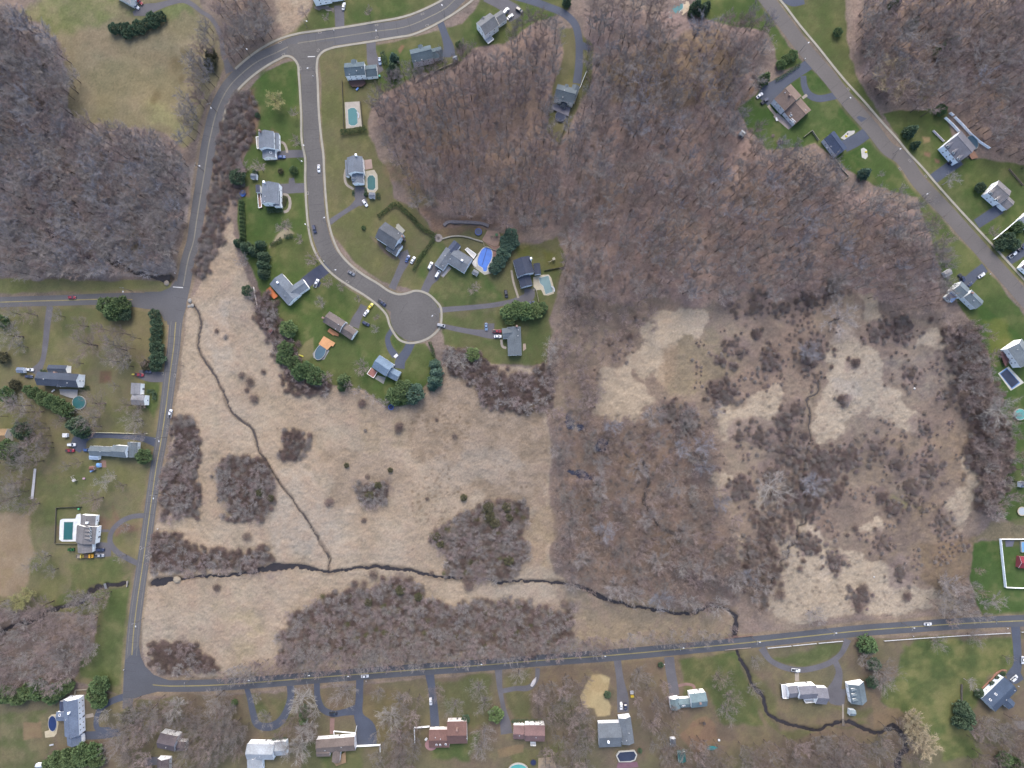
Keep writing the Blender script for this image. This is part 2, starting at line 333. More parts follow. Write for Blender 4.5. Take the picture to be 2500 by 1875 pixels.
def pline(pts, c1, c2=None, ns=25, soft=3, warp=2, a=1.0, zone=None, rel=None, grow=0):
    sl = win(pts, 40); X = PXG[sl] + NW1[sl] * warp; Y = PYG[sl] + NW2[sl] * warp
    if X.size == 0: return
    d = line_d(pts, X, Y) - grow; blend(sl, sstep(soft, -soft, d) * a, c1, c2, ns, zone, rel)
def dot(x, y, r, c1, a=0.6, soft=None):
    soft = soft or r * 0.7; sl = win([(x, y)], r + soft + 12); X = PXG[sl] + NW1[sl] * r * .3; Y = PYG[sl] + NW2[sl] * r * .3
    if X.size == 0: return
    blend(sl, sstep(r + soft, r - soft, np.hypot(X - x, Y - y)) * a, c1, None, 60, None, None)
LAWN, MARSH, MEADOW = 1, 2, 3
THK = []
TAN, TAN2, TANB, TANP = (169, 154, 136), (153, 137, 119), (144, 126, 108), (172, 160, 147)
# --- woods floor tints
for P, c1, c2 in [("0,0 60,40 140,110 165,180 155,270 260,290 390,330 430,360 405,480 380,600 0,600", (146, 138, 136), (158, 146, 140)),
                  ("820,200 900,160 1090,90 1160,60 1220,90 1210,200 1190,270 1220,310 1215,480 1060,490 960,470 880,420 850,330 800,240", (134, 117, 111), (144, 124, 112)),
                  ("1280,20 1660,60 1640,130 1600,240 1680,330 1790,390 1970,450 2010,520 2050,650 1750,650 1240,650 1215,330 1260,220", (142, 124, 118), (154, 133, 122)),
                  ("1840,60 1900,0 2300,0 2300,370 2130,330 2060,240 1950,250 1850,150", (138, 122, 117), (150, 131, 119)),
                  ("1195,880 1480,880 1560,960 1540,1050 1600,1290 1480,1320 1260,1260 1205,1230", (126, 112, 105), (138, 120, 107))]:
    paint(F(P), c1, c2, 60, 10, 12)
paint(F("1290,120 1560,60 1600,160 1560,230 1330,230"), (124, 106, 90), (140, 122, 98), 25, 14, 14, .8)
for P in ("470,760 560,900 600,840", "240,560 290,500 360,560 300,620"): pass
for x, y, r in [(1315, 430, 40), (1470, 480, 45), (1640, 420, 40), (1840, 500, 36), (1130, 240, 50), (960, 300, 45), (1050, 330, 50), (1430, 560, 30), (1290, 1080, 35), (1360, 1010, 26), (1430, 1190, 40), (2140, 180, 50), (2000, 90, 40), (300, 520, 40), (180, 500, 36)]:
    dot(x * 1.1302, y * 1.1302, r, (150, 126, 102), .4)
# --- marsh
paint(F("415,650 440,600 475,530 505,475 520,560 548,640 560,700 600,770 625,820 680,840 740,835 790,845 845,885 900,860 950,800 1000,780 1080,795 1180,790 1190,1000 1195,1250 1290,1275 1400,1310 1490,1325 1580,1318 1590,1385 1400,1405 1200,1420 900,1440 600,1458 480,1460 360,1458 318,1440 305,1390 320,1250 350,1100 375,900 395,760"), TAN, TAN2, 60, 3, 6, 1, MARSH, .3)
for P, c1, c2, a in [("880,850 1000,790 1180,820 1190,1050 1100,1130 1000,1060 900,1000", TANB, TAN2, .95), ("690,1000 760,960 860,980 900,1060 800,1100 720,1090", TANB, TAN2, .8), ("760,890 880,880 900,960 800,980", (152, 134, 112), TAN2, .7),
                     ("700,850 800,850 860,900 760,930 700,900", (150, 134, 118), TAN2, .6), ("1140,1040 1195,1080 1195,1250 1140,1210 1150,1120", (150, 130, 106), TANB, .6), ("1250,1290 1580,1325 1590,1385 1240,1400", (134, 120, 102), (148, 134, 110), .75),
                     ("480,1300 540,1290 560,1400 500,1420", (166, 150, 122), TAN, .5), ("430,700 500,640 520,800 470,820", TANP, TAN, .6), ("560,1050 640,1000 740,1120 780,1210 600,1200", TANP, TAN, .5), ("920,1010 1010,960 1130,980 1100,1040 980,1050", TANP, TAN, .4)]:
    paint(F(P), c1, c2, 25, 12, 16, a)
# --- east wetland: rough base and pale reed patches
paint(F("1200,650 1380,650 1540,645 1750,655 1850,640 1960,690 2040,690 2060,800 2100,900 2130,1100 2100,1220 2120,1330 1900,1335 1640,1355 1590,1310 1600,1290 1580,1150 1540,1050 1560,960 1480,880 1300,900 1195,880"), (129, 114, 104), (142, 127, 112), 60, 10, 14, 1, MARSH, .3)
paint(F("1880,1100 2020,1060 2060,1200 1990,1270 1860,1250"), (118, 104, 96), (132, 118, 100), 25, 12, 18, .8)
paint(F("1900,770 2060,760 2080,830 2000,860 1930,830"), (126, 114, 108), (144, 132, 118), 10, 8, 10, .8)
paint(F("1640,960 1750,900 1830,960 1840,1080 1680,1100"), (116, 104, 98), (130, 118, 104), 25, 12, 16, .8)
paint(F("1860,950 2100,930 2110,1050 1950,1080 1840,1040"), (126, 112, 100), (140, 124, 104), 25, 12, 16, .8)
paint(F("1430,720 1560,700 1600,800 1560,860 1440,850"), (130, 118, 100), (142, 130, 106), 25, 12, 12, .8)
for P in ("1490,650 1530,655 1528,700 1470,755 1430,800 1390,830 1360,780 1375,760 1390,710 1450,660", "1310,800 1350,790 1395,835 1420,860 1412,890 1360,912 1300,885 1292,835", "1400,780 1445,790 1440,820 1415,820", "1625,850 1700,840 1695,880 1650,940 1560,950 1545,905 1600,870", "1800,740 1850,730 1900,780 1918,850 2000,895 1990,935 1930,912 1850,885 1840,905 1820,940 1770,965 1755,880 1790,800",
          "2030,695 2060,720 2058,765 1995,745", "2090,960 2120,985 2112,1080 2072,1140 2030,1122 2080,1050", "1545,1005 1590,1015 1592,1060 1548,1060", "1663,1187 1722,1128 1774,1128 1833,1200 1905,1207 1970,1259 2062,1286 2100,1311 1970,1326 1774,1336 1676,1340", "1588,1150 1625,1165 1605,1215 1578,1200", "1858,640 1905,650 1890,695 1858,700", "1640,1040 1690,1030 1690,1110 1650,1100", "1720,1130 1760,1090 1770,1130 1720,1160", "1860,1140 1900,1100 1910,1150"):
    paint(F(P), TAN, (166, 154, 136), 25, 6, 13, .95, MARSH, .35, .6)
TANM = np.zeros((NY_, NX_)); _c = COLR.sum(-1); TANM[:] = sstep(.80, .88, _c)
m_ = sstep(.0, .7, N10 * .6 + N25 * .7 + N60 * .3) * (1 - TANM) * (ZONE == MARSH) * sstep(1300, 1380, PXG) * .4
COLR[:] = COLR * (1 - m_[..., None]) + L3((120, 106, 98)) * m_[..., None]
m_ = sstep(.3, 1.1, N10 * .5 + N25 * .8) * (ZONE == MARSH) * .32
COLR[:] = COLR * (1 - m_[..., None]) + L3((130, 115, 102)) * m_[..., None]
for P, c in [("1790,820 1850,820 1855,860 1800,860", TANP), ("1740,1130 1780,1130 1780,1165 1740,1165", TANP), ("1770,1190 1820,1200 1815,1240 1765,1235", TANP), ("1810,700 1840,690 1850,730 1800,740", TANP)]: paint(F(P), c, None, 25, 8, 10, .6)
paint(F("1430,760 1470,740 1475,800 1440,850 1420,820"), (142, 123, 105), (150, 134, 114), 25, 12, 12, .7)
paint(F("1990,1180 2110,1160 2105,1250 2040,1290 1990,1240"), (132, 114, 92), (116, 100, 84), 10, 8, 6, .85)
paint(F("1930,1060 1970,1050 1975,1100 1930,1110"), (134, 130, 96), None, 25, 10, 10, .7)
CL = [(570, 380, 62, 0), (430, 400, 52, 0), (270, 510, 58, 0), (780, 310, 42, 0), (860, 290, 48, 0), (380, 225, 62, 1), (640, 165, 50, 1), (480, 600, 46, 0), (330, 820, 52, 0), (620, 745, 60, 0), (585, 800, 46, 0), (690, 725, 42, 0), (560, 890, 40, 0), (800, 850, 26, 0), (850, 885, 32, 0), (710, 402, 20, 0), (665, 530, 20, 0), (265, 400, 20, 0), (312, 418, 15, 0), (385, 312, 20, 0), (540, 645, 17, 0), (430, 770, 55, 1), (1020, 510, 42, 1), (890, 440, 36, 1), (100, 570, 44, 0), (160, 600, 52, 0), (300, 340, 40, 1), (330, 370, 34, 1), (480, 230, 46, 1), (560, 200, 40, 0), (900, 820, 70, 1), (850, 740, 60, 1), (960, 760, 60, 1), (780, 690, 50, 1), (700, 690, 30, 1), (940, 620, 40, 1), (520, 560, 40, 1), (390, 640, 60, 1), (480, 680, 56, 1), (330, 640, 40, 1), (560, 1010, 46, 0), (640, 1060, 40, 0), (800, 1000, 44, 1), (1000, 930, 46, 1), (420, 960, 50, 0), (370, 1040, 40, 0), (720, 1180, 40, 0), (860, 1100, 44, 1)]
CL = [(1562 + x * .7386, 586 + y * .7386, r * .7386, k) for x, y, r, k in CL]
for x, y, r, k in CL: paint([(x + r * math.cos(a * .785) * RND.uniform(.7, 1.2), y + r * math.sin(a * .785) * RND.uniform(.7, 1.2)) for a in range(8)], (116, 102, 98) if k else (106, 92, 90), (128, 114, 108), 25, 8, 9, .7 if k else .85, None, .25, .5)
THICK = ["385,900 425,915 432,985 430,1050 408,1112 360,1122 350,1060 375,960", "335,1150 378,1160 402,1198 440,1212 580,1206 592,1220 500,1226 400,1236 328,1240", "598,935 650,928 672,960 660,992 612,992", "482,1000 530,985 572,1000 592,1070 560,1112 512,1122 474,1080", "768,1050 830,1042 835,1080 790,1092", "928,1170 950,1140 1010,1122 1050,1085 1122,1078 1142,1130 1128,1200 1072,1252 1010,1247 968,1215", "608,1370 640,1318 720,1290 800,1280 842,1248 900,1262 932,1300 1050,1310 1150,1308 1238,1320 1232,1382 1000,1402 700,1415 600,1432", "320,1400 400,1388 472,1440 360,1452", "545,630 582,700 602,760 640,830 692,842 720,850 690,815 650,795 602,715 572,640", "960,758 1000,755 1030,790 1080,835 1182,800 1192,862 1150,892 1060,872", "1690,960 1760,978 1832,990 1842,1050 1762,1105 1700,1082", "1600,1150 1720,1010 1750,1100 1690,1180 1650,1330 1610,1290"]
for i, P in enumerate(THICK): paint(F(P), (122, 108, 102), (134, 122, 112), 25, 11, 16, .85 if i < 10 else .45, None, .2, .6)
for _ in range(900):                                             # tussocks
    x, y = RND.uniform(890, 1190) * 1.13, RND.uniform(860, 1130) * 1.13
    if N60[min(NY_ - 1, int((y + 90) / STEP)), min(NX_ - 1, int((x + 90) / STEP))] > .1: dot(x, y, RND.uniform(1.6, 3.6), (112, 96, 80), RND.uniform(.3, .65))
for _ in range(1300):
    x, y = RND.uniform(1640, 2110) * 1.13, RND.uniform(680, 1330) * 1.13; dot(x, y, RND.uniform(1.5, 4.5), (104, 92, 84), RND.uniform(.2, .55))
for _ in range(700):
    x, y = RND.uniform(340, 1190) * 1.13, RND.uniform(680, 1430) * 1.13; dot(x, y, RND.uniform(1.2, 3.5), (128, 112, 100), RND.uniform(.2, .5))
# --- meadow, lawns
paint(F("60,28 130,-30 420,-30 440,20 470,60 490,130 455,200 435,230 425,295 400,310 330,282 180,262 140,230 145,170 130,90"), (134, 124, 100), (122, 114, 88), 60, 4, 6, 1, MEADOW, .05)
for P, c1, c2, a in [("40,20 130,-30 300,-30 240,60 160,75 110,60", (112, 118, 74), (128, 124, 92), .8), ("150,75 260,80 250,120 160,110", (140, 124, 100), None, .6), ("230,100 320,110 440,130 440,170 330,150", (122, 110, 86), None, .5), ("280,20 400,15 420,40 330,55", (96, 112, 62), None, .6), ("320,210 380,230 400,290 330,260", (138, 136, 98), None, .6)]:
    paint(F(P), c1, c2, 25, 14, 14, a)
for x, y, r, rx in [(452, 128, 12, 0), (430, 155, 16, 0), (385, 232, 12, 0), (375, 245, 8, 0), (445, 190, 9, 0)]: dot(x, y, r, (96, 86, 62), .6)
G1, G2, DRY, DRY2, DEEP = (79, 94, 53), (91, 98, 60), (110, 104, 78), (96, 98, 64), (68, 91, 46)
LAWNS = [
 ("640,128 655,200 662,300 668,400 678,500 700,570 760,625 830,665 848,715 880,738 920,742 945,780 930,825 880,872 845,880 790,842 720,832 640,790 600,730 565,650 545,580 522,530 512,400 540,310 552,250 530,200 580,150", G1, G2),
 ("690,108 760,98 815,92 822,130 835,190 800,240 792,290 835,360 850,430 900,445 935,500 1000,490 1060,500 1100,505 1130,540 1200,505 1222,560 1205,640 1185,690 1182,788 1060,788 960,745 957,690 930,640 880,625 830,615 770,570 720,510 705,450 700,350 690,200", DRY, DRY2),
 ("610,85 660,30 700,-30 1000,-30 960,10 860,45 740,65", G1, DRY2),
 ("1000,50 1060,-30 1240,-30 1232,20 1160,45 1110,85 1020,112 985,145 900,158 830,200 800,190 810,95 900,78", G1, DRY2),
 ("1205,60 1250,60 1282,95 1275,170 1245,240 1210,312 1182,290 1195,190 1215,120", DRY2, DRY), ("1500,-30 1620,-30 1690,80 1735,140 1690,150 1660,70 1520,45", G1, (104, 110, 66)),
 ("1700,-30 1830,-30 1832,120 1865,190 1905,260 1830,190 1760,100 1680,0", G2, DRY2), ("1590,232 1660,185 1735,140 1810,200 1870,260 1960,380 1985,425 1900,405 1830,362 1760,312 1660,322 1612,280", DEEP, G1),
 ("1960,380 2000,430 2120,570 2230,700 2300,800 2212,830 2130,760 2060,640 2025,560 1990,450", G1, (98, 104, 64)), ("1905,250 1940,240 2040,235 2060,330 2140,345 2300,380 2300,690 2180,590 2060,460 1990,370", G1, G2),
 ("2105,640 2160,690 2300,800 2300,1060 2170,1045 2192,985 2150,870 2140,780", DEEP, G1), ("2155,1080 2180,1045 2300,1035 2300,1140 2190,1135 2155,1110", DEEP, G2), ("2105,1172 2300,1160 2300,1335 2120,1325 2100,1250", DEEP, (78, 96, 54)),
 ("-80,645 340,645 365,670 362,760 352,900 335,1000 318,1110 300,1200 285,1290 272,1400 262,1500 200,1482 160,1472 205,1400 212,1330 -80,1310", (122, 113, 88), (106, 105, 70)), ("-80,602 370,610 365,632 -80,635", (132, 126, 92), (118, 120, 76)),
 ("-80,1480 200,1490 265,1500 300,1505 600,1495 900,1470 1300,1430 1590,1398 2300,1360 2300,1700 -80,1700", (116, 102, 88), (106, 100, 78))]
for P, c1, c2 in LAWNS: paint(F(P), c1, c2, 60, 2.5, 4, 1, LAWN, 0.0)
SUB = [("560,150 640,140 645,230 560,260", DEEP, G1, .8), ("520,400 600,400 620,500 560,560 525,500", DEEP, G1, .7), ("610,660 680,640 760,680 690,760 620,740", DEEP, G1, .6), ("770,740 880,790 860,870 790,830", DEEP, G1, .6), ("690,520 760,580 700,610 640,560", DRY2, DRY, .6), ("600,560 680,520 690,580 620,590", G2, DRY2, .6),
 ("820,110 900,100 940,140 830,185", G1, DEEP, .7), ("900,560 940,520 1050,600 1080,650 970,668 910,622", DEEP, G2, .75), ("1105,520 1200,535 1215,580 1120,565", (102, 100, 52), DRY2, .8), ("1130,560 1215,580 1200,660 1160,670", G1, G2, .6), ("960,680 1090,668 1180,680 1180,785 1060,785 960,735", G2, DRY2, .85),
 ("955,470 1090,475 1060,500 950,520 850,350", (108, 90, 80), (122, 98, 80), .7), ("800,360 880,350 950,440 900,440", DRY, (126, 108, 86), .7), ("590,-30 690,-30 650,40 612,85 592,50", TAN, TAN2, .9), ("530,200 548,200 552,300 520,330 505,290", (118, 94, 80), (128, 106, 88), .9), ("585,280 605,285 600,318 580,315", (124, 96, 86), None, .8),
 ("480,300 540,320 515,380 480,420", (116, 98, 86), None, .8), ("0,1100 75,1100 70,1200 60,1290 -80,1290 -80,1100", (152, 132, 110), (140, 120, 98), .9), ("150,1225 250,1195 285,1235 225,1320 105,1305 150,1270", G1, G2, .7), ("205,1415 245,1262 290,1250 272,1440 262,1480 175,1470 180,1430", G1, (96, 104, 66), .85), ("125,1240 300,1235 300,1215 345,1145 350,1130 345,1200", (118, 94, 80), None, 0),
 ("250,1075 275,1140 310,1140 325,1030 340,1030 320,1150 250,1165", (122, 98, 84), None, .9), ("120,1130 250,1120 250,1150 130,1160", (122, 98, 84), None, .8), ("235,680 330,680 330,780 240,760", (126, 112, 88), DRY, .6), ("120,640 220,640 220,700 120,740", G2, DRY2, .6), ("355,780 395,800 360,880", TAN, None, 0),
 ("310,820 355,800 350,860 330,900 312,880", G1, DEEP, .8), ("90,1030 180,1000 200,1120 100,1140", G2, DRY2, .6), ("540,1505 640,1495 640,1545 600,1575 555,1570", G2, (112, 104, 76), .7), ("690,1500 770,1505 760,1550 710,1545", (120, 104, 86), None, .6), ("780,1500 850,1490 850,1640 790,1560", (114, 104, 72), None, .6),
 ("940,1480 1060,1455 1070,1510 1050,1570 1000,1575 955,1530", G2, DRY2, .7), ("1095,1455 1150,1450 1155,1550 1105,1545", G2, DRY2, .7), ("1465,1425 1585,1402 1640,1480 1640,1560 1560,1555 1530,1490 1475,1495", G1, G2, .85), ("1655,1425 1825,1392 1810,1425 1720,1445", G2, G1, .8), ("1610,1440 1690,1510 1685,1575 1880,1565 1800,1520 1900,1540 1700,1600 1610,1500", DRY2, G2, .7),
 ("1950,1395 2120,1372 2190,1380 2190,1445 2125,1480 2105,1570 2130,1640 2040,1650 2000,1570 1900,1520 1935,1430", G1, (108, 112, 68), .9), ("2020,1480 2080,1480 2060,1590 2020,1560", (124, 122, 78), None, .6), ("915,1592 1030,1580 1012,1640 930,1642", DEEP, G1, .8), ("1090,1620 1220,1600 1220,1640 1130,1680", (112, 108, 74), G2, .7), ("-80,1560 100,1530 115,1600 60,1700 -80,1700", G2, DRY, .8), ("700,1590 780,1590 780,1680 690,1680", G2, None, .7), ("640,1610 720,1600 700,1680 650,1680", G1, None, .6),
 ("2150,1130 2212,1120 2300,1180 2100,1170", DRY, None, .7), ("2120,690 2170,690 2200,760 2150,780", (108, 112, 58), None, .7), ("2090,500 2212,420 2230,640 2150,560", G1, DEEP, .6)]
for P, c1, c2, a in SUB:
    if a: paint(F(P), c1, c2, 25, 7, 9, a)
paint(Z(2,4,"1960,650 2060,630 2160,680 2150,800 2110,880 2170,980 2150,1090 2010,1100 1990,1000 1900,990 1860,880 1900,770"), (180, 162, 124), (170, 152, 116), 25, 3, 4)
for t, P, c in [((4, 0), "1110,1490 1180,1500 1190,1550 1130,1560", (150, 128, 96)), ((1, 0), "2080,540 2130,480 2160,490 2100,590", (138, 108, 86)), ((1, 1), "370,350 485,350 485,465 370,465", (122, 100, 84)), ((1, 1), "800,870 900,780 985,870 870,910 760,960 700,1020", (158, 148, 128)), ((0, 2), "1090,690 1210,700 1200,830 1080,830", (110, 84, 72)), ((1, 2), "550,80 630,130 700,200 620,220 560,150", (122, 96, 82)),
                ((1, 2), "1010,430 1160,330 1180,500 1120,560 1010,540", (122, 116, 84)), ((1, 1), "1790,890 1900,980 1930,1030 2080,1130 2040,1140 1920,1060", (122, 104, 98)), ((4, 1), "1150,0 1205,10 1195,60 1140,40", (128, 98, 84)), ((4, 1), "1240,60 1290,70 1290,110 1250,105", (128, 98, 84)), ((4, 4), "550,860 600,860 700,1020 860,1010 960,1080 1100,1250 1150,1500 980,1540 900,1250 700,1210 600,1240", (124, 108, 88)), ((0, 4), "250,1180 450,1160 460,1340 260,1360", (132, 112, 88)),
                ((3, 4), "850,1150 1000,1100 1100,1200 1120,1400 850,1500 700,1300", (126, 104, 88)), ((2, 4), "940,1450 1240,1390 1240,1480 960,1540", (130, 112, 88)), ((3, 0), "1300,1120 1480,960 1540,930 1400,1110 1270,1230", (134, 108, 88))]:
    paint(Z(*t, P), c, None, 25, 3, 3, .9)
# --- verges and banks
for i, r in enumerate(ROADS): pline(r, (124, 110, 92), (140, 126, 100), 25, 4, 2, .55, None, 0.0, 7 if i in (0, 1, 2) else 4)
for d, k in DR: pline(d, (112, 104, 84), None, 25, 3, 1, .3, None, 0.0, 3)
for w in WALKS: pline([(p[0], p[1], 7) for p in w], (118, 112, 86), None, 25, 3, 1, .25, None, 0.0, 2)
for s in STREAMS: pline(s, (110, 98, 84), (84, 74, 66), 25, 4, 3, .6, None, 0.1, 3)
for P in ("1280,180 1300,100 1310,30", ): pass
for r in ROADS + [d for d, k in DR] + [[(p[0], p[1], 8) for p in w] for w in WALKS] + [[(p[0], p[1], w + 2) for p in q_] for q_, w in PATHS]:
    sl = win(r, 40); d = line_d(r, PXG[sl], PYG[sl]); REL[sl] = np.where(d < 5, 0.0, REL[sl] * sstep(4, 12, d))
REL[np.hypot(PXG - 1013, PYG - 773) < 68] = 0.0
for P in ("1560,1470 1740,1450 1850,1400 1900,1340 2080,1370 2080,1659 1560,1680",): REL[poly_sd(Z(0,1,P), PXG, PYG) > 0] = 0.0
for P in ("1330,300 1560,300 1700,640 1900,700 1900,880 1560,900 1300,930",): REL[poly_sd(Z(0,4,P), PXG, PYG) > 0] = 0.0
for P in ("850,420 1420,420 1420,520 1250,820 1000,820 850,600",): REL[poly_sd(Z(1,0,P), PXG, PYG) > 0] = 0.0
m_ = sstep(.15, 1.3, N25 + .5 * N10) * (ZONE == LAWN) * .27
COLR[:] = COLR * (1 - m_[..., None]) + L3((116, 110, 78)) * m_[..., None]
m_ = sstep(.3, 1.3, -N60 + .5 * N10) * (ZONE == LAWN) * (PYG < 1560) * .25
COLR[:] = COLR * (1 - m_[..., None]) + L3((70, 92, 46)) * m_[..., None]
BED = np.zeros((NY_, NX_))
for s in STREAMS:
    sl = win(s, 30); X = PXG[sl] + N10[sl] * 2.4 + N25[sl] * 2; Y = PYG[sl] + N10[sl] * 2.4 - N25[sl] * 2; BED[sl] = np.maximum(BED[sl], sstep(1.8, -1.2, line_d(s, X, Y)))
for p in PONDS: paint(p, (74, 70, 74), (96, 86, 82), 25, 9, 10, .75)
for p in PONDS:
    sl = win(p, 30); X = PXG[sl] + NW1[sl] * 8; Y = PYG[sl] + NW2[sl] * 8; BED[sl] = np.maximum(BED[sl], sstep(-2, 3, poly_sd(p, X, Y) + 2 + N10[sl] * 5))
COLR = COLR * (1 - 0.6 * BED[..., None]) + L3((58, 52, 48)) * 0.6 * BED[..., None]
# --- last grain over everything
gr = 1 + 0.05 * N10 + 0.05 * N25 + 0.05 * N60 + 0.04 * N150
gr *= 1 + rng.normal(0, 0.055, (NY_, NX_)) * np.where(ZONE == LAWN, 0.8, 1.25)
COLR *= gr[..., None]
COLR[..., 0] *= 1 + 0.02 * N150 + 0.02 * N25; COLR[..., 2] *= 1 - 0.03 * N150
COLR = np.clip(COLR * KALB, 0.004, 0.75)
ZG = REL * (0.5 * N10 + 0.5 * N25 + rng.normal(0, .35, (NY_, NX_))) - 0.02
ZG = np.minimum(ZG, 0.8) - BED * 0.75
ZG[REL < 0.02] = np.where(BED > 0.05, ZG, 0.0)[REL < 0.02]
GWX = X_(PXG); GWY = Y_(PYG)
def zmat(name, sc, am, rough=.95):
    return mat(name, (120, 110, 100), rough, (sc, am), (sc * 4.5, am * .8), attr='cover', spec=.1)
ZN = [('woodland_floor', zmat('leaf_litter', .9, .10)), ('lawn', zmat('turf', 1.3, .06)), ('marsh', zmat('sedge', 1.1, .08)), ('meadow', zmat('hay', .7, .07))]
idx = np.arange(NY_ * NX_).reshape(NY_, NX_)
q = np.stack([idx[1:, :-1], idx[1:, 1:], idx[:-1, 1:], idx[:-1, :-1]], -1).reshape(-1, 4)
zq = ZONE[:-1, :-1].reshape(-1)
V = np.stack([GWX, GWY, ZG], -1).reshape(-1, 3); CF = COLR.reshape(-1, 3)
def np_mesh(name, v, f, m, col=None):
    me = bpy.data.meshes.new(name); me.vertices.add(len(v)); me.vertices.foreach_set('co', v.astype(np.float32).ravel())
    k = f.shape[1]; me.loops.add(f.size); me.loops.foreach_set('vertex_index', f.astype(np.int32).ravel())
    me.polygons.add(len(f)); me.polygons.foreach_set('loop_start', np.arange(0, f.size, k, dtype=np.int32))
    me.polygons.foreach_set('loop_total', np.full(len(f), k, np.int32)); me.polygons.foreach_set('use_smooth', np.ones(len(f), bool))
    if col is not None:
        a = me.attributes.new('cover', 'FLOAT_COLOR', 'POINT'); a.data.foreach_set('color', np.c_[col, np.ones(len(col))].astype(np.float32).ravel())
    me.materials.append(m); me.update(calc_edges=True); return me
for zi, (nm, m) in enumerate(ZN):
    f = q[zq == zi]; u, inv = np.unique(f, return_inverse=True)
    struct(link(nm, np_mesh(nm, V[u], inv.reshape(-1, 4), m, CF[u])))
mb = MB(); x0, x1, y0, y1 = GWX.min(), GWX.max(), GWY.min(), GWY.max(); B = 3000
for a, b, c, d in ((-B, -B, B, y0), (-B, y1, B, B), (-B, y0, x0, y1), (x1, y0, B, y1)): mb.add([(a, b, -.02), (c, b, -.02), (c, d, -.02), (a, d, -.02)], [(0, 1, 2, 3)])
struct(mb.build('ground', mat('outer_ground', (112, 102, 86), .95, (.02, .15), (.3, .12))))
def zone_at(px, py): return ZONE[min(NY_ - 1, max(0, int((py - GY[0]) / STEP))), min(NX_ - 1, max(0, int((px - GX[0]) / STEP)))]

# ------------------------------------------------------------------ roads and paths
M_OLD = mat('asphalt_worn', (104, 101, 99), .9, (.07, .08), (.9, .07), spec=.2)
M_NR = mat('asphalt_brown', (112, 107, 104), .9, (.06, .05), (1.2, .05), spec=.2)
M_NEW = mat('asphalt_blue', (80, 86, 100), .85, (.12, .08), (1.5, .07), spec=.25)
M_SR = mat('asphalt_dark', (90, 92, 98), .88, (.07, .07), (1.2, .06), spec=.2)
M_LR = mat('asphalt_grey', (102, 101, 103), .9, (.07, .05), (1.2, .05), spec=.2)
M_TAR = mat('asphalt_fresh', (62, 68, 88), .8, (.2, .12), (1.5, .06))
M_DOLD = mat('drive_worn', (104, 102, 106), .9, (.15, .08), (1.5, .06), spec=.2)
M_WALK = mat('pavement_concrete', (164, 158, 144), .9, (.3, .07), (2.0, .06))
M_YEL = mat('yellow_paint', (166, 152, 92), .8, (.15, .16), (2, .1)); M_WHT = mat('white_paint', (205, 203, 200), .8, (.2, .1), (2, .1))
M_YELF = mat('faded_paint', (146, 140, 122), .85, (.1, .12), (2, .1))
mb = MB(); ribbon(mb, ROADS[0], .055); struct(mb.build('road', M_LR))
mb = MB(); ribbon(mb, ROADS[1], .059); sheet(mb, Z(0,1,"1560,1495 1740,1490 1850,1440 1900,1370 1930,1400 2040,1430 2010,1659") + Z(0,2,"1960,180 1810,190 1790,90 1730,0") + Z(0,1,"1600,1620"), .063); struct(mb.build('road', M_LR))
mb = MB(); ribbon(mb, ROADS[2], .059); sheet(mb, Z(0,4,"1500,330 1520,450 1570,560 1660,650 1760,690 1850,715 1850,835 1700,835 1560,870 1450,910 1330,900 1350,500"), .063); struct(mb.build('road', M_SR))
mb = MB(); ribbon(mb, ROADS[3], .059); sheet(mb, Z(1,0,"880,585 950,602 1000,660 1018,740 1030,800 1225,800 1222,670 1240,600 1300,545 1380,515 1400,440 900,480"), .063)
sheet(mb, [(CUL[0] + CUL[2] * math.cos(k * math.pi / 24), CUL[1] + CUL[2] * math.sin(k * math.pi / 24)) for k in range(48)], .067)
sheet(mb, Z(1,1,"1880,1400 2010,1480 2100,1515 2212,1500 2212,1659 1980,1680 1780,1545"), .071); struct(mb.build('road', M_OLD))
mb = MB(); ribbon(mb, ROADS[4], .055); struct(mb.build('road', M_NR))
for k, (m, nm) in {'old': (M_DOLD, 'driveway'), 'new': (M_NEW, 'driveway'), 'tar': (M_TAR, 'driveway')}.items():
    i = 0
    for d, kk in DR:
        if kk == k:
            mb = MB(); ribbon(mb, d, .022 + .0015 * (i % 12), st=.0003); struct(mb.build(nm, m)); i += 1
for w in WALKS:
    mb = MB(); ribbon(mb, w, .15, thick=.14, wid=5.2); struct(mb.build('pavement', M_WALK))
i = 0
for p, w in PATHS:
    mb = MB(); ribbon(mb, smooth_line(p, 4), .05 + .002 * (i % 6), thick=.06, wid=w); struct(mb.build('path', mat('path_brick', (140, 112, 104)) if i in (4, 5) else mat('path_stone', (158, 148, 136)))); i += 1
def stripes(pts, z, w, m, gap=0.0):
    mb = MB()
    if gap:
        for s in (-gap, gap):
            q_ = []
            for i, p in enumerate(pts):
                a = pts[max(0, i - 1)]; b = pts[min(len(pts) - 1, i + 1)]; dx, dy = b[0] - a[0], b[1] - a[1]; l = math.hypot(dx, dy) or 1
                q_.append((p[0] - dy / l * s, p[1] + dx / l * s))
            ribbon(mb, q_, z, wid=w)
    else: ribbon(mb, pts, z, wid=w)
    struct(mb.build('road_marking', m))
_k = next(i for i, p in enumerate(ROADS[0]) if p[1] > 705); _j = next(i for i, p in enumerate(ROADS[0]) if p[1] > 775); _e = next(i for i, p in enumerate(ROADS[0]) if p[1] > 1600); _s = next(i for i, p in enumerate(ROADS[0]) if p[1] > 108)
stripes(ROADS[0][4:_s], .069, .8, M_YELF, .6); stripes(ROADS[0][_s + 2:_k], .069, .9, M_YELF, .7); stripes(ROADS[0][_j:_e], .069, .8, M_YEL, .6)
stripes(ROADS[1][:34], .071, .8, M_YEL, .6); stripes(ROADS[2][6:], .071, .9, M_YEL, .7)
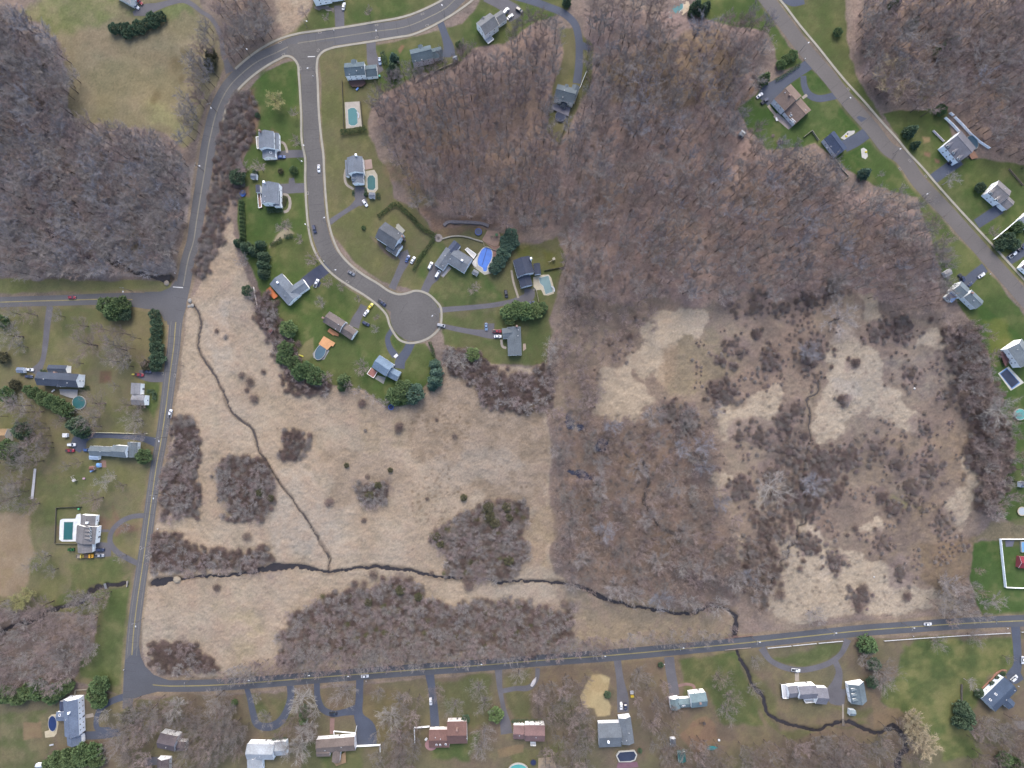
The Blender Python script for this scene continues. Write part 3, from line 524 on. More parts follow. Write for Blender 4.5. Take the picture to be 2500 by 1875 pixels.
mb = MB(); ribbon(mb, Z(1,0,"1112,613 1192,611"), .075, wid=2.0); ribbon(mb, Z(0,1,"1868,1440 1978,1448"), .075, wid=2.2); struct(mb.build('road_marking', M_WHT))
mb = MB()
for e in (-1, 1):
    q_ = []
    for i, p in enumerate(ROADS[0][_j:_e]):
        a = ROADS[0][_j + i - 1]; b = ROADS[0][_j + i + 1]; dx, dy = b[0] - a[0], b[1] - a[1]; l = math.hypot(dx, dy)
        q_.append((p[0] - dy / l * e * (p[2] / 2 - 4.5), p[1] + dx / l * e * (p[2] / 2 - 4.5)))
    ribbon(mb, q_, .073, wid=.5)
struct(mb.build('road_marking', M_YELF))
# cracks and patches in the tarmac
mb = MB(); rc = random.Random(3)
for ri in (3, 4, 0):
    R_ = ROADS[ri]
    for i in range(4, len(R_) - 3, 2):
        p, a, b = R_[i], R_[i - 1], R_[i + 1]; dx, dy = b[0] - a[0], b[1] - a[1]; l = math.hypot(dx, dy) or 1; nx, ny = -dy / l, dx / l; h = p[2] / 2 - 1.5
        if rc.random() < .35: continue
        q0, q1 = (rc.uniform(-h, 0), rc.uniform(0, h)) if rc.random() < .5 else (-h, h); ribbon(mb, [(p[0] + nx * (q0 + (q1 - q0) * k / 5) + rc.uniform(-.7, .7), p[1] + ny * (q0 + (q1 - q0) * k / 5) + rc.uniform(-.7, .7)) for k in range(6)], .0785, wid=.45)
struct(mb.build('road_crack', mat('crack_tar', (72, 70, 72), .9, (.5, .1), (3, .1))))
mb = MB(); sheet(mb, Z(4,0,"400,1270 430,1250 515,1280 455,1320"), .0615); sheet(mb, Z(1,1,"1290,1180 1355,1240 1330,1280 1275,1215"), .0655); struct(mb.build('road_patch', M_NEW))
# ------------------------------------------------------------------ streams and swamp pools
M_WAT = mat('stream_water', (58, 54, 55), .2, (.3, .1), (2, .1), spec=.22)
M_DIT = mat('ditch_water', (72, 63, 58), .5, (.3, .1), (2, .1), spec=.3)
for i, s in enumerate(STREAMS):
    mb = MB(); ribbon(mb, [(p[0], p[1], p[2] * 1.5 + 3) for p in s], -.34); struct(mb.build('stream_water', M_DIT if i in (0, 3, 6) else M_WAT))
M_POND = mat('swamp_water', (54, 56, 74), .2, (.3, .1), (2, .1), spec=.5)
for p in PONDS:
    c = np.mean(np.array(p), 0); mb = MB(); sheet(mb, [tuple(c + (np.array(a) - c) * 1.3) for a in p], -.3); struct(mb.build('swamp_water', M_POND))
# ------------------------------------------------------------------ houses
M_TRIM = mat('white_trim', (228, 227, 224), .7, (.5, .03), (3, .03), full=True)
M_GLASS = mat('window_glass', (46, 52, 62), .15, (.5, .05), (2, .05), spec=.6)
M_DOOR = mat('door_paint', (150, 148, 150), .6, (.5, .04), (2, .04))
M_BRICK = mat('chimney_brick', (168, 140, 130), .9, (1.5, .1), (6, .1)); M_CHW = mat('chimney_white', (214, 216, 220), .8, (.8, .05), (4, .05), full=True)
M_METAL = mat('vent_metal', (200, 202, 206), .5, (1, .05), (4, .05))
def roofm(c): return mat('shingles_%d_%d_%d' % c, c, .88, (.22, .11), (1.6, .13), stretch=(1, 1, 1), spec=.25)
def wallm(c): return mat('siding_%d_%d_%d' % c, c, .75, (.4, .04), (2.5, .04), full=True)
def decm(c): return mat('boards_%d_%d_%d' % c, c, .85, (.4, .08), (3.0, .10))
class Block:
    def __init__(s, pts, h, pitch):
        a, b, c = [Vector(W(p[0], p[1], h)) for p in pts]
        s.u = (b - a).normalized(); v = c - b; s.v = Vector((-s.u.y, s.u.x))
        w = v.dot(s.v)
        if w < 0: s.v = -s.v; w = -w
        s.L = (b - a).length; s.w = w; s.c = a + s.u * s.L / 2 + s.v * w / 2; s.h = h; s.rise = w / 2 * pitch; s.pitch = pitch
    def P(s, x, y): q = s.c + s.u * x + s.v * y; return (q.x, q.y)
    def loc(s, wx, wy): d = Vector((wx, wy)) - s.c; return d.dot(s.u), d.dot(s.v)
    def ztop(s, y): return s.h + s.rise * (1 - abs(y) / (s.w / 2))
    def inside(s, wx, wy, m=0.0):
        x, y = s.loc(wx, wy); return abs(x) < s.L / 2 - m and abs(y) < s.w / 2 - m
def roof_mesh(b, mb, rm=0, tm=1):
    hl, hw, t = b.L / 2, b.w / 2, .18; vs = []
    for x in (-hl, hl):
        for y, z in ((-hw, b.h), (0, b.h + b.rise), (hw, b.h)): vs.append((*b.P(x, y), z + t))
        for y, z in ((-hw, b.h), (0, b.h + b.rise), (hw, b.h)): vs.append((*b.P(x, y), z))
    cross = b.u.x * b.v.y - b.u.y * b.v.x
    fs = [((0, 6, 7, 1), rm), ((1, 7, 8, 2), rm), ((3, 4, 10, 9), tm), ((4, 5, 11, 10), tm), ((0, 3, 9, 6), tm), ((2, 8, 11, 5), tm), ((0, 1, 4, 3), tm), ((1, 2, 5, 4), tm), ((6, 9, 10, 7), tm), ((7, 10, 11, 8), tm)]
    for f, m in fs: mb.add(vs if f is fs[0][0] else [], [], 0) if False else None
    o = len(mb.v); mb.v += vs
    for f, m in fs: mb.f.append(tuple(o + i for i in (f if cross < 0 else f[::-1]))); mb.m.append(m)
    mb.box((*b.P(0, 0), b.h + b.rise + t + .03), (b.L - .06, .32, .09), math.atan2(b.u.y, b.u.x), rm)      # ridge cap
def wall_mesh(b, mb, ins=.22):
    hl, hw = b.L / 2 - ins, b.w / 2 - ins; ze = b.ztop(hw) - .03; zr = b.h + b.rise - .03; vs = []
    for x in (-hl, hl):
        vs += [(*b.P(x, -hw), -.1), (*b.P(x, hw), -.1), (*b.P(x, hw), ze), (*b.P(x, 0), zr), (*b.P(x, -hw), ze)]
    fs = [(0, 1, 2, 3, 4), (9, 8, 7, 6, 5), (0, 5, 6, 1), (1, 6, 7, 2), (4, 9, 5, 0)]
    cross = b.u.x * b.v.y - b.u.y * b.v.x; mb.add(vs, [f if cross < 0 else f[::-1] for f in fs])
def on_slope(b, wx, wy):
    x, y = b.loc(wx, wy); sgn = 1 if y > 0 else -1; z = b.ztop(y) + .18; uz = Vector((b.u.x, b.u.y, 0)); vz = Vector((b.v.x * sgn, b.v.y * sgn, -b.pitch)).normalized()
    n = uz.cross(vz); n = n if n.z > 0 else -n; return Vector((wx, wy, z)), uz, vz, n
def slab(mb, c, ax, ay, az, d, mi=0):
    vs = []
    for k in (-1, 1):
        for i, j in ((-1, -1), (1, -1), (1, 1), (-1, 1)): vs.append(c + ax * (i * d[0] / 2) + ay * (j * d[1] / 2) + az * (k * d[2] / 2))
    f = [(3, 2, 1, 0), (4, 5, 6, 7), (0, 1, 5, 4), (1, 2, 6, 5), (2, 3, 7, 6), (3, 0, 4, 7)]
    if ax.cross(ay).dot(az) < 0: f = [q[::-1] for q in f]
    mb.add(vs, f, mi)
def window_me(w, h):
    k = ('win', w, h)
    if k not in MATS:
        m = MB(); m.box((0, 0, 0), (w, .05, h), 0, 1); m.box((0, -.035, 0), (w - .22, .03, h - .22), 0, 0); m.box((0, -.055, 0), (w - .2, .02, .07), 0, 1)
        MATS[k] = m.mesh('window', [M_GLASS, M_TRIM])
    return MATS[k]
def house(t, label, roof, wall, blocks, chim=(), sky_=(), dorm=(), vents=(), decks=(), garage=None, name='house', cat='house', wins=True, trim=None):
    """blocks: (corner string, eave height, pitch[, roof colour])"""
    B = []
    for bl in blocks:
        tt = bl[4] if len(bl) > 4 else t; B.append(Block(Z(*tt, bl[0]), bl[1], bl[2] if len(bl) > 2 else .55))
    o0 = B[0].c; root = thing(name, label, cat, (o0.x, o0.y, 0)); off = Vector((o0.x, o0.y, 0))
    def bld(mb, nm, ms, par=root, base=None):
        ob = mb.build(nm, ms, par); ob.data.transform(Matrix.Translation(-off)); return ob
    mb = MB()
    for b in B: wall_mesh(b, mb)
    walls = bld(mb, 'wall', wallm(wall)); roofs = []
    for b, bl in zip(B, blocks):
        mb = MB(); roof_mesh(b, mb); roofs.append(bld(mb, 'roof', [roofm(bl[3] if len(bl) > 3 and bl[3] else roof), trim or M_TRIM]))
    def pick(px, py, h=6):
        best = None
        for i, b in enumerate(B):
            wx, wy = W(px, py, b.h + b.rise * .5)
            if b.inside(wx, wy) and (best is None or b.h > B[best[0]].h): best = (i, wx, wy)
        if best is None: best = (0, *W(px, py, B[0].h + B[0].rise * .5))
        return best
    for (px, py) in Z(*t, chim) if chim else ():
        i, wx, wy = pick(px, py); b = B[i]; x, y = b.loc(wx, wy); mb = MB(); a = math.atan2(b.u.y, b.u.x); zt = b.h + b.rise + .9
        mb.box((wx, wy, zt / 2), (1.0, .9, zt), a); mb.box((wx, wy, zt + .06), (1.2, 1.1, .12), a); mb.box((wx, wy, zt + .3), (.35, .35, .36), a); bld(mb, 'chimney', M_CHW if len(label) % 3 else M_BRICK, roofs[i])
    for (px, py) in Z(*t, sky_) if sky_ else ():
        i, wx, wy = pick(px, py); c, ux, vx, n = on_slope(B[i], wx, wy); mb = MB(); slab(mb, c + n * .06, ux, vx, n, (1.0, 1.3, .14), 0); slab(mb, c + n * .14, ux, vx, n, (.72, 1.0, .06), 1)
        bld(mb, 'skylight', [M_TRIM, M_GLASS], roofs[i])
    for (px, py) in Z(*t, vents) if vents else ():
        i, wx, wy = pick(px, py); c, ux, vx, n = on_slope(B[i], wx, wy); mb = MB(); mb.lathe((c.x, c.y, c.z - .1), [(.2, 0), (.2, .45), (.3, .5), (.26, .62), (.05, .66)], 8); bld(mb, 'vent', M_METAL, roofs[i])
    for (px, py) in Z(*t, dorm) if dorm else ():
        i, wx, wy = pick(px, py); b = B[i]; c, ux, vx, n = on_slope(b, wx, wy); dn = Vector((vx.x, vx.y, 0)).normalized(); zt = b.h + b.rise - .25
        mb = MB(); w2, ze = .8, c.z + .95; f0 = c + dn * .55; L = max(1.0, (zt - c.z) / max(.2, b.pitch) + .5); vs = []
        for k in (0, 1):
            p = f0 - dn * (L * k)
            for s, z in ((-w2, c.z - .5), (w2, c.z - .5), (w2, ze), (0, ze + .5), (-w2, ze)): q = p + ux * s; vs.append((q.x, q.y, z))
        fs = [(0, 1, 2, 3, 4), (1, 6, 7, 2), (5, 0, 4, 9)]; mb.add(vs, fs, 0)
        r0 = [f0 + dn * .2 + ux * s for s in (-w2 - .2, 0, w2 + .2)]; r1 = [p - dn * (L + .4) for p in r0]; zz = (ze - .02, ze + .62, ze - .02)
        mb.add([(p.x, p.y, z) for p, z in zip(r0 + r1, zz * 2)], [(0, 1, 4, 3), (1, 2, 5, 4)], 1)
        mb.add([(p.x, p.y, z - .12) for p, z in zip(r0 + r1, zz * 2)], [(0, 1, 4, 3), (1, 2, 5, 4)], 0)
        q = f0 + dn * .03; slab(mb, Vector((q.x, q.y, c.z + .4)), ux, dn, Vector((0, 0, 1)), (.9, .06, .8), 2); bld(mb, 'dormer', [M_TRIM, roofm(roof), M_GLASS], roofs[i])
    # windows and doors on walls that no other block hides
    nw = 0
    if wins:
        for bi, b in enumerate(B):
            for side in range(4):
                if side < 2: ln, d, e, q = b.L, b.u, b.v * (1 if side else -1), b.w / 2 - .22
                else: ln, d, e, q = b.w, b.v, b.u * (1 if side == 3 else -1), b.L / 2 - .22
                n = int((ln - 1.8) / 3.3)
                for row in range(2 if b.h > 4.4 else 1):
                    for k in range(n):
                        x = (k - (n - 1) / 2) * 3.3; p = b.c + d * x + e * (q + .02); pp = p + e * .6
                        if any(o.inside(pp.x, pp.y, .1) for j, o in enumerate(B) if j != bi and o.h >= b.h - 1.5): continue
                        ang = math.atan2(e.y, e.x) + math.pi / 2
                        front = side < 2 and row == 0 and k == n // 2 and bi == 0
                        if garage is not None and bi == garage and row == 0 and side == (2 if ln < 0 else 1) and k > 0: pass
                        z = 1.6 + row * 2.65
                        if front and side == 1:
                            mb = MB(); mb.box((0, -.03, 0), (1.05, .08, 2.1)); mb.box((0, -.08, .55), (.6, .03, .6), 0, 1); w_ = mb.build('door', [M_DOOR, M_GLASS], root); z = 1.05
                        else: w_ = link('window', window_me(0.85, 1.15), walls); nw += 1
                        w_.location = (p.x - off.x, p.y - off.y, z); w_.rotation_euler = (0, 0, ang)
    if garage is not None:
        b = B[garage]; best = None
        for side in range(4):
            if side < 2: ln, e, q = b.L, b.v * (1 if side else -1), b.w / 2 - .22
            else: ln, e, q = b.w, b.u * (1 if side == 3 else -1), b.L / 2 - .22
            p = b.c + e * (q + .03); pp = b.c + e * (q + 4); ppx = (pp.x / S + 1250, 937.5 - pp.y / S)
            dd = min(line_d(d_, np.array([ppx[0]]), np.array([ppx[1]]))[0] for d_, k_ in DR)
            if best is None or dd < best[0]: best = (dd, p, e, ln)
        _, p, e, ln = best; d = Vector((-e.y, e.x)); ang = math.atan2(e.y, e.x) + math.pi / 2
        for s in ((-1.5, 1.5) if ln > 6.2 else (0,)):
            mb = MB(); mb.box((0, -.03, 0), (2.6, .1, 2.2)); [mb.box((0, -.085, -.75 + .5 * k), (2.5, .03, .06)) for k in range(4)]
            g = mb.build('garage_door', M_TRIM, root); g.location = (p.x + d.x * s - off.x, p.y + d.y * s - off.y, 1.1); g.rotation_euler = (0, 0, ang)
    for dk in decks:
        pts, hh, cc = dk[0], dk[1], dk[2]; pp = [W(q[0], q[1], hh) for q in Z(*(dk[4] if len(dk) > 4 else t), pts)]; mb = MB(); mb.prism(pp, hh - .18, hh)
        c = Vector(pp[0])
        for q in pp: mb.tube((*(Vector(q) * .97 + Vector(np.mean(np.array(pp), 0)) * .03), -.05), (*(Vector(q) * .97 + Vector(np.mean(np.array(pp), 0)) * .03), hh - .1), .08, .08, 5)
        dko = bld(mb, 'deck', decm(cc))
        if len(dk) > 3 and dk[3]:
            mb = MB(); n = len(pp)
            for i in range(n):
                a, b2 = Vector(pp[i]), Vector(pp[(i + 1) % n]); m = (a + b2) / 2
                if any(o.inside(m.x, m.y, -.8) for o in B): continue
                for z in (hh + .9, hh + .45): mb.box((m.x, m.y, z), ((b2 - a).length, .1, .08), math.atan2(b2.y - a.y, b2.x - a.x))
                k = max(1, int((b2 - a).length / 1.5))
                for j in range(k + 1): q = a.lerp(b2, j / k); mb.box((q.x, q.y, hh + .45), (.11, .11, .95))
            if mb.v: bld(mb, 'railing', dk[3], dko)
    return root
WHT = (232, 230, 226); PINK = (196, 190, 196)
GREY, SLATE, BLUE, BRN, NAVY, LGT = (124, 131, 141), (96, 111, 119), (122, 141, 160), (132, 114, 104), (66, 78, 102), (172, 178, 184)
T = lambda a, b: (a, b)
house((0,0), 'beige house cut off by the top edge beside a red and a white car', (170, 166, 160), (206, 200, 190), [("1410,50 1230,-50 1310,-160", 4.2)])
house((1,0), 'white two-storey house cut off by the top edge with a straight drive to the street', (150, 154, 160), WHT, [("1168,6 1352,-28 1328,-180", 5.5), ("1352,-8 1508,-32 1488,-150", 3.0)], garage=1)
house((1,0), 'white house with slate green roof and dark brown back deck near the fenced pool', SLATE, WHT, [("1518,826 1735,810 1722,668", 5.5), ("1745,835 1868,822 1852,698", 3.0), ("1580,720 1578,650 1642,648", 5.62)], vents="1640,770 1560,800 1700,745", garage=1, decks=[("1560,870 1720,860 1740,900 1700,935 1590,940 1560,900", .9, (96, 74, 70), decm((96, 74, 70)))])
house((1,0), 'grey roofed white house below the yellow willow on the corner lawn', GREY, WHT, [("745,1420 752,1605 585,1600", 5.5), ("800,1440 805,1615 750,1617", 3.0), ("758,1582 766,1705 625,1705", 3.0)], chim="605,1425", garage=2, sky_="715,1650", decks=[("558,1485 590,1480 600,1600 570,1610", .9, (176, 172, 168), M_TRIM)])
house((2,0), 'white house set diagonally with streaked grey roof and two white cars by its garage', (124, 126, 128), WHT, [("815,385 967,273 868,140", 5.5), ("968,268 1055,208 985,112", 3.4), ("780,245 760,215 820,170", 5.4)], garage=1, decks=[("800,420 870,390 910,430 850,475", .9, (206, 208, 210), M_TRIM)])
house((2,0), 'pinkish grey house with blue green roof beside a dark fenced drive and a small shed', SLATE, PINK, [("33,682 258,628 222,488", 5.5), ("262,640 366,612 336,502", 3.0), ("95,550 88,492 140,482", 5.6)], vents="130,640 60,655", garage=1)
house((2,0), 'white house with grey deck and round pool at the end of the curved drive', (100, 110, 116), (224, 220, 208), [("1558,1062 1768,1118 1805,962", 5.5), ("1790,1085 1840,940 1760,915", 5.2), ("1660,985 1680,910 1720,920", 5.6)], vents="1670,990 1655,1050", decks=[("1545,1120 1700,1150 1740,1160 1715,1255 1530,1175", 1.2, (124, 122, 132), None)])
house((3,0), 'large brown roofed house with four white skylights beside a looping blue drive', BRN, (206, 206, 210), [("1722,1072 1838,1200 2019,1036", 5.2), ("1830,1212 1948,1345 2123,1189", 3.3)], chim="1875,1050", sky_="1926,1278 1940,1292 1954,1306 1912,1240", vents="1830,1015 1908,1218 1922,1240 2055,1200", garage=0)
house((4,0), 'house with dark navy roof next to the oval stone flower bed on the road', NAVY, (190, 194, 204), [("45,1505 185,1690 300,1600", 3.4), ("150,1418 255,1545 205,1600", 3.6)], vents="130,1580 95,1585 150,1490", garage=0)
house((4,0), 'white fronted house with dormers beside a dark oval pool and white fence panels', (118, 118, 126), (218, 224, 232), [("1340,1575 1500,1760 1690,1595", 5.2)], dorm="1405,1570 1465,1640 1520,1705", decks=[("1520,1480 1570,1440 1680,1640 1720,1700 1650,1720 1590,1640", .9, (156, 118, 96), None)], garage=0)
house((1,1), 'white house with grey roof beside the small round blue pool and red play square', GREY, WHT, [("803,320 797,545 612,552", 5.5), ("812,402 818,572 742,576", 4.3), ("597,338 600,420 552,422", 3.0, .4, (78, 82, 98))], chim="652,318", vents="655,465 650,520", garage=0, decks=[("575,430 605,425 620,580 585,590", .9, (150, 116, 100), M_TRIM)])
house((1,1), 'grey roofed white house with pink patio and dark green eight sided pool', GREY, WHT, [("1702,32 1715,205 1548,215", 5.5), ("1548,70 1556,245 1522,247", 3.0), ("1712,202 1718,322 1595,328", 3.2)], chim="1640,28", dorm="1600,275", garage=2)
house((1,1), 'dark grey house with wraparound beds inside the curved hedge', (98, 102, 108), (214, 216, 222), [("1838,905 2040,1040 2150,872", 5.2), ("1952,1030 2062,1105 2135,990", 3.0)], chim="2140,905", garage=1, vents="2090,860", decks=[("2060,800 2080,760 2165,830 2130,870", .5, (160, 160, 150), None)])
house((1,1), 'L shaped grey house with bright orange deck and fresh black drive', (118, 126, 136), WHT, [("700,1412 903,1640 1038,1523", 3.2, .42), ("905,1600 1125,1450 1050,1355", 3.3, .42)], chim="797,1397", garage=1, decks=[("665,1480 710,1440 790,1540 750,1570", 1.0, (206, 122, 74), decm((206, 122, 74)))])
house((2,1), 'large rambling grey house beside the pool with bright blue cover', (116, 122, 130), (210, 212, 216), [("266,1195 395,1010 490,1076", 3.4, .45), ("400,1175 588,1290 688,1138", 3.5, .42), ("400,1035 480,935 548,1000", 3.8, .45, (78, 86, 106))], chim="568,1160", vents="385,1108 440,1140 360,1215", garage=0, decks=[("600,1040 625,1020 720,1090 690,1135", .6, (212, 210, 206), M_TRIM), ("670,1180 735,1100 720,1230 690,1210", .5, (210, 206, 200), None)])
house((2,1), 'dark roofed house beside a teal pool with a white curved slide', (68, 74, 90), (216, 218, 222), [("1115,1155 1165,1335 1345,1285", 5.2), ("1172,1345 1200,1452 1328,1415", 3.2), ("1335,1190 1350,1310 1420,1290", 3.0)], chim="1310,1140", garage=1)
house((4,1), 'taupe roofed house with white dormers and a straight blue grey drive', (134, 130, 130), (218, 220, 224), [("1815,425 1950,545 2073,406", 5.2), ("1952,545 2024,612 2118,530", 3.4)], dorm="1865,418 1930,492", vents="1995,385", garage=1)
house((4,1), 'pale green grey house with blue sunroom beside three parked cars and a shed', (116, 128, 134), (210, 214, 214), [("1435,1480 1525,1565 1632,1470", 5.4), ("1560,1555 1690,1680 1775,1595", 4.4), ("1365,1545 1430,1610 1490,1560", 3.0, .2, (112, 142, 186))], chim="1635,1510", vents="1660,1590")
house((0,2), 'large white house with dark slate roof behind the round hedge at left', (76, 84, 98), WHT, [("400,842 848,868 862,722", 5.4), ("522,705 728,712 732,628", 3.4), ("612,800 612,862 655,862", 5.5)], chim="605,706", vents="490,778 735,818", decks=[("640,885 840,890 830,990 760,980 650,940", .7, (158, 156, 154), None)])
house((0,2), 'small white house with pale grey roofs facing the left hand road', (142, 142, 146), WHT, [("1412,940 1418,816 1522,822", 4.2, .4), ("1428,942 1572,950 1568,1062", 4.4, .4)], decks=[])
house((0,2), 'long low grey house with white windowed gable by the left hand road', (116, 126, 132), (220, 222, 222), [("970,1600 1225,1612 1228,1508", 3.2), ("1212,1614 1368,1627 1375,1500", 5.2), ("1372,1618 1380,1455 1490,1462", 3.0), ("965,1645 1065,1650 1070,1592", 2.5, .3, (150, 168, 190))], vents="1095,1560")
house((0,2), 'tan roofed house cut off by the left edge', (156, 130, 98), (200, 190, 176), [("-120,1455 88,1450 85,1312", 4.0)])
house((1,2), 'brown roofed house with orange deck and yellow car in its drive', (120, 110, 106), WHT, [("1275,160 1455,272 1535,162", 5.2), ("1458,272 1580,355 1648,252", 3.2)], chim="1285,118", vents="1412,235 1450,190", garage=1, decks=[("1325,260 1350,225 1450,290 1440,315 1395,300 1385,305", 1.0, (196, 136, 96), None)])
house((1,2), 'light blue roofed house with reddish railed deck at the foot of the cul-de-sac', BLUE, WHT, [("1802,648 1955,748 2045,618", 5.2), ("1970,748 2070,800 2128,705", 3.2)], garage=1, decks=[("1755,720 1800,655 1865,700 1825,765", 1.1, (168, 116, 106), M_TRIM)])
house((2,2), 'grey roofed house with garage turned to the drive east of the cul-de-sac', (104, 112, 118), WHT, [("1050,215 1062,525 1212,520", 3.4, .42), ("995,230 1112,218 1116,332", 3.5, .42)], chim="1158,207", vents="1175,245 1170,310", garage=1)
house((4,2), 'white house with red brown deck above a railed rectangular pool at the right edge', (130, 138, 142), WHT, [("2030,450 2172,655 2330,545", 5.6)], vents="2130,458", decks=[("1955,490 1990,470 2060,560 2010,640 1990,600", 1.6, (104, 74, 74), decm((104, 74, 74)))])
house((0,3), 'long taupe roofed house with white pool terrace and semicircular drive', (126, 123, 124), WHT, [("840,690 820,880 1030,885", 4.4, .45), ("880,578 870,690 1030,690", 3.4, .4), ("838,885 842,995 1000,995", 3.2, .42)], chim="958,664", dorm="975,720 975,760 975,800 975,840", garage=2)
house((0,4), 'long blue grey roofed house with white front near the lower left corner', (108, 120, 140), (220, 222, 226), [("685,918 700,1315 858,1305", 5.5), ("722,1320 730,1415 885,1400", 3.3), ("718,1150 612,1150 612,1052", 3.0, .3), ("690,935 690,1045 645,1045", 3.0, .3, (70, 78, 100))], sky_="648,1085", vents="715,1135", chim="765,1050", garage=1)
house((0,4), 'dark brown roofed house half hidden by bare trees near the lower left corner', (100, 92, 96), (196, 196, 198), [("1700,1440 1890,1480 1925,1315", 5.0), ("1695,1700 1700,1552 1832,1548", 3.2), ("1900,1472 2010,1475 2035,1372", 3.3)], vents="1795,1435", garage=1)
house((1,4), 'house with very pale weathered roof at the bottom edge', LGT, (214, 218, 222), [("455,1565 748,1570 742,1400", 5.0), ("756,1528 892,1518 892,1368", 3.4), ("460,1700 456,1540 620,1538", 3.5)], vents="598,1530 545,1550", garage=1)
house((1,4), 'long brown roofed house with L shaped white fence and square blue black car park', (122, 110, 104), (204, 202, 202), [("1212,1500 1630,1468 1622,1318", 4.0, .45), ("1372,1590 1385,1452 1470,1450", 3.5, .5), ("1208,1535 1355,1532 1350,1440", 3.4, .4)], vents="1300,1465 1478,1425", decks=[("1385,1590 1520,1480 1525,1600 1420,1640", .8, (150, 124, 96), None)])
house((2,4), 'dark red brown roofed house with half round terrace beside a white fence', (120, 92, 86), (198, 190, 186), [("412,1398 625,1392 615,1150", 4.4, .5), ("212,1438 430,1436 405,1240", 3.2, .4)], chim="515,1228", sky_="290,1408 330,1408 390,1402", vents="336,1335 280,1322 618,1330", garage=1)
house((2,4), 'reddish brown roofed house with white front behind the forked driveway', (132, 106, 104), WHT, [("1242,1368 1458,1372 1440,1195", 5.2), ("1118,1345 1240,1348 1235,1195", 3.4)], vents="1185,1300 1365,1320", garage=1, decks=[("1305,1375 1360,1375 1362,1412 1308,1410", 1.0, (200, 200, 200), M_TRIM)])
house((3,4), 'grey cross gabled house below the sandy patch with two cars at its door', (114, 121, 128), (196, 198, 202), [("45,1120 85,1405 215,1390", 4.4, .45), ("-168,1435 75,1426 68,1165", 3.6, .42)], vents="128,1355 155,1275", chim="-70,1360")
house((3,4), 'teal roofed house with small linked garage beside the stream', (118, 137, 142), WHT, [("828,1010 1002,990 980,838", 5.0), ("595,912 612,1032 712,1018", 3.4), ("695,1008 818,1000 805,902", 3.0)], chim="920,945", sky_="738,988 755,984", garage=1)
house((3,4), 'white grey roofed house with pergola end behind the semicircular drive', (126, 126, 134), WHT, [("1990,915 2185,905 2170,765", 5.2), ("1878,902 1985,892 1975,765", 3.4), ("2168,965 2290,972 2280,792", 3.5)], decks=[("1800,755 1865,750 1875,900 1815,900", 1.8, (206, 208, 212), M_TRIM), ("2040,915 2180,905 2185,940 2060,950", 1.0, (180, 182, 186), M_TRIM)])
house((4,4), 'detached green grey garage with three white dormers beside the turning yard', (114, 127, 134), WHT, [("308,752 345,965 518,950", 3.5, .7)], dorm="362,815 368,872 378,928", name='garage', cat='garage', garage=0)
house((4,4), 'long navy roofed house with brick edged front path at the lower right corner', (76, 90, 110), (196, 204, 212), [("1755,905 1995,672 2138,819", 3.7, .45), ("2040,880 2115,955 2030,1010", 3.2, .4)], sky_="1845,920 1905,860", vents="2110,820 2150,775", garage=0)
house((4,1), 'grey house corner at the right edge behind the long white fence', (150, 154, 160), WHT, [("2165,705 2300,850 2400,760", 3.6)])
house((4,1), 'dark roofed house corner at the right edge beside three parked vehicles', (120, 116, 120), WHT, [("2175,1225 2300,1330 2380,1240", 3.4)])
# ------------------------------------------------------------------ vegetation
def barkm(n, c, r=.10): return mat('bark_' + n, c, .95, (1.2, .10), (.06, .08), rnd=r, hue=.01, spec=.1)
TREEC = {'grey': (174, 166, 162), 'brown': (174, 155, 145), 'mauve': (174, 157, 153), 'pale': (172, 166, 160), 'tan': (184, 170, 140), 'dark': (146, 131, 126), 'yellow': (176, 172, 120), 'blue': (166, 164, 170), 'yard': (156, 148, 143), 'yardb': (150, 136, 130)}
LIMBC = {'grey': (140, 134, 131), 'brown': (134, 118, 111), 'mauve': (138, 125, 122), 'pale': (172, 166, 160), 'tan': (150, 136, 110), 'dark': (112, 100, 96), 'yellow': (140, 128, 90), 'blue': (138, 138, 144), 'yard': (132, 126, 122), 'yardb': (124, 112, 107)}
LIMBM = {}
TREEM = {k: barkm(k, c) for k, c in TREEC.items()}
LIMBM = {k: barkm('limb_' + k, c) for k, c in LIMBC.items()}
M_TRUNK = barkm('trunk', (106, 94, 88), .2); M_TRUNKP = barkm('trunk_pale', (186, 178, 170), .1)
def fan(R, n, wide):
    return None
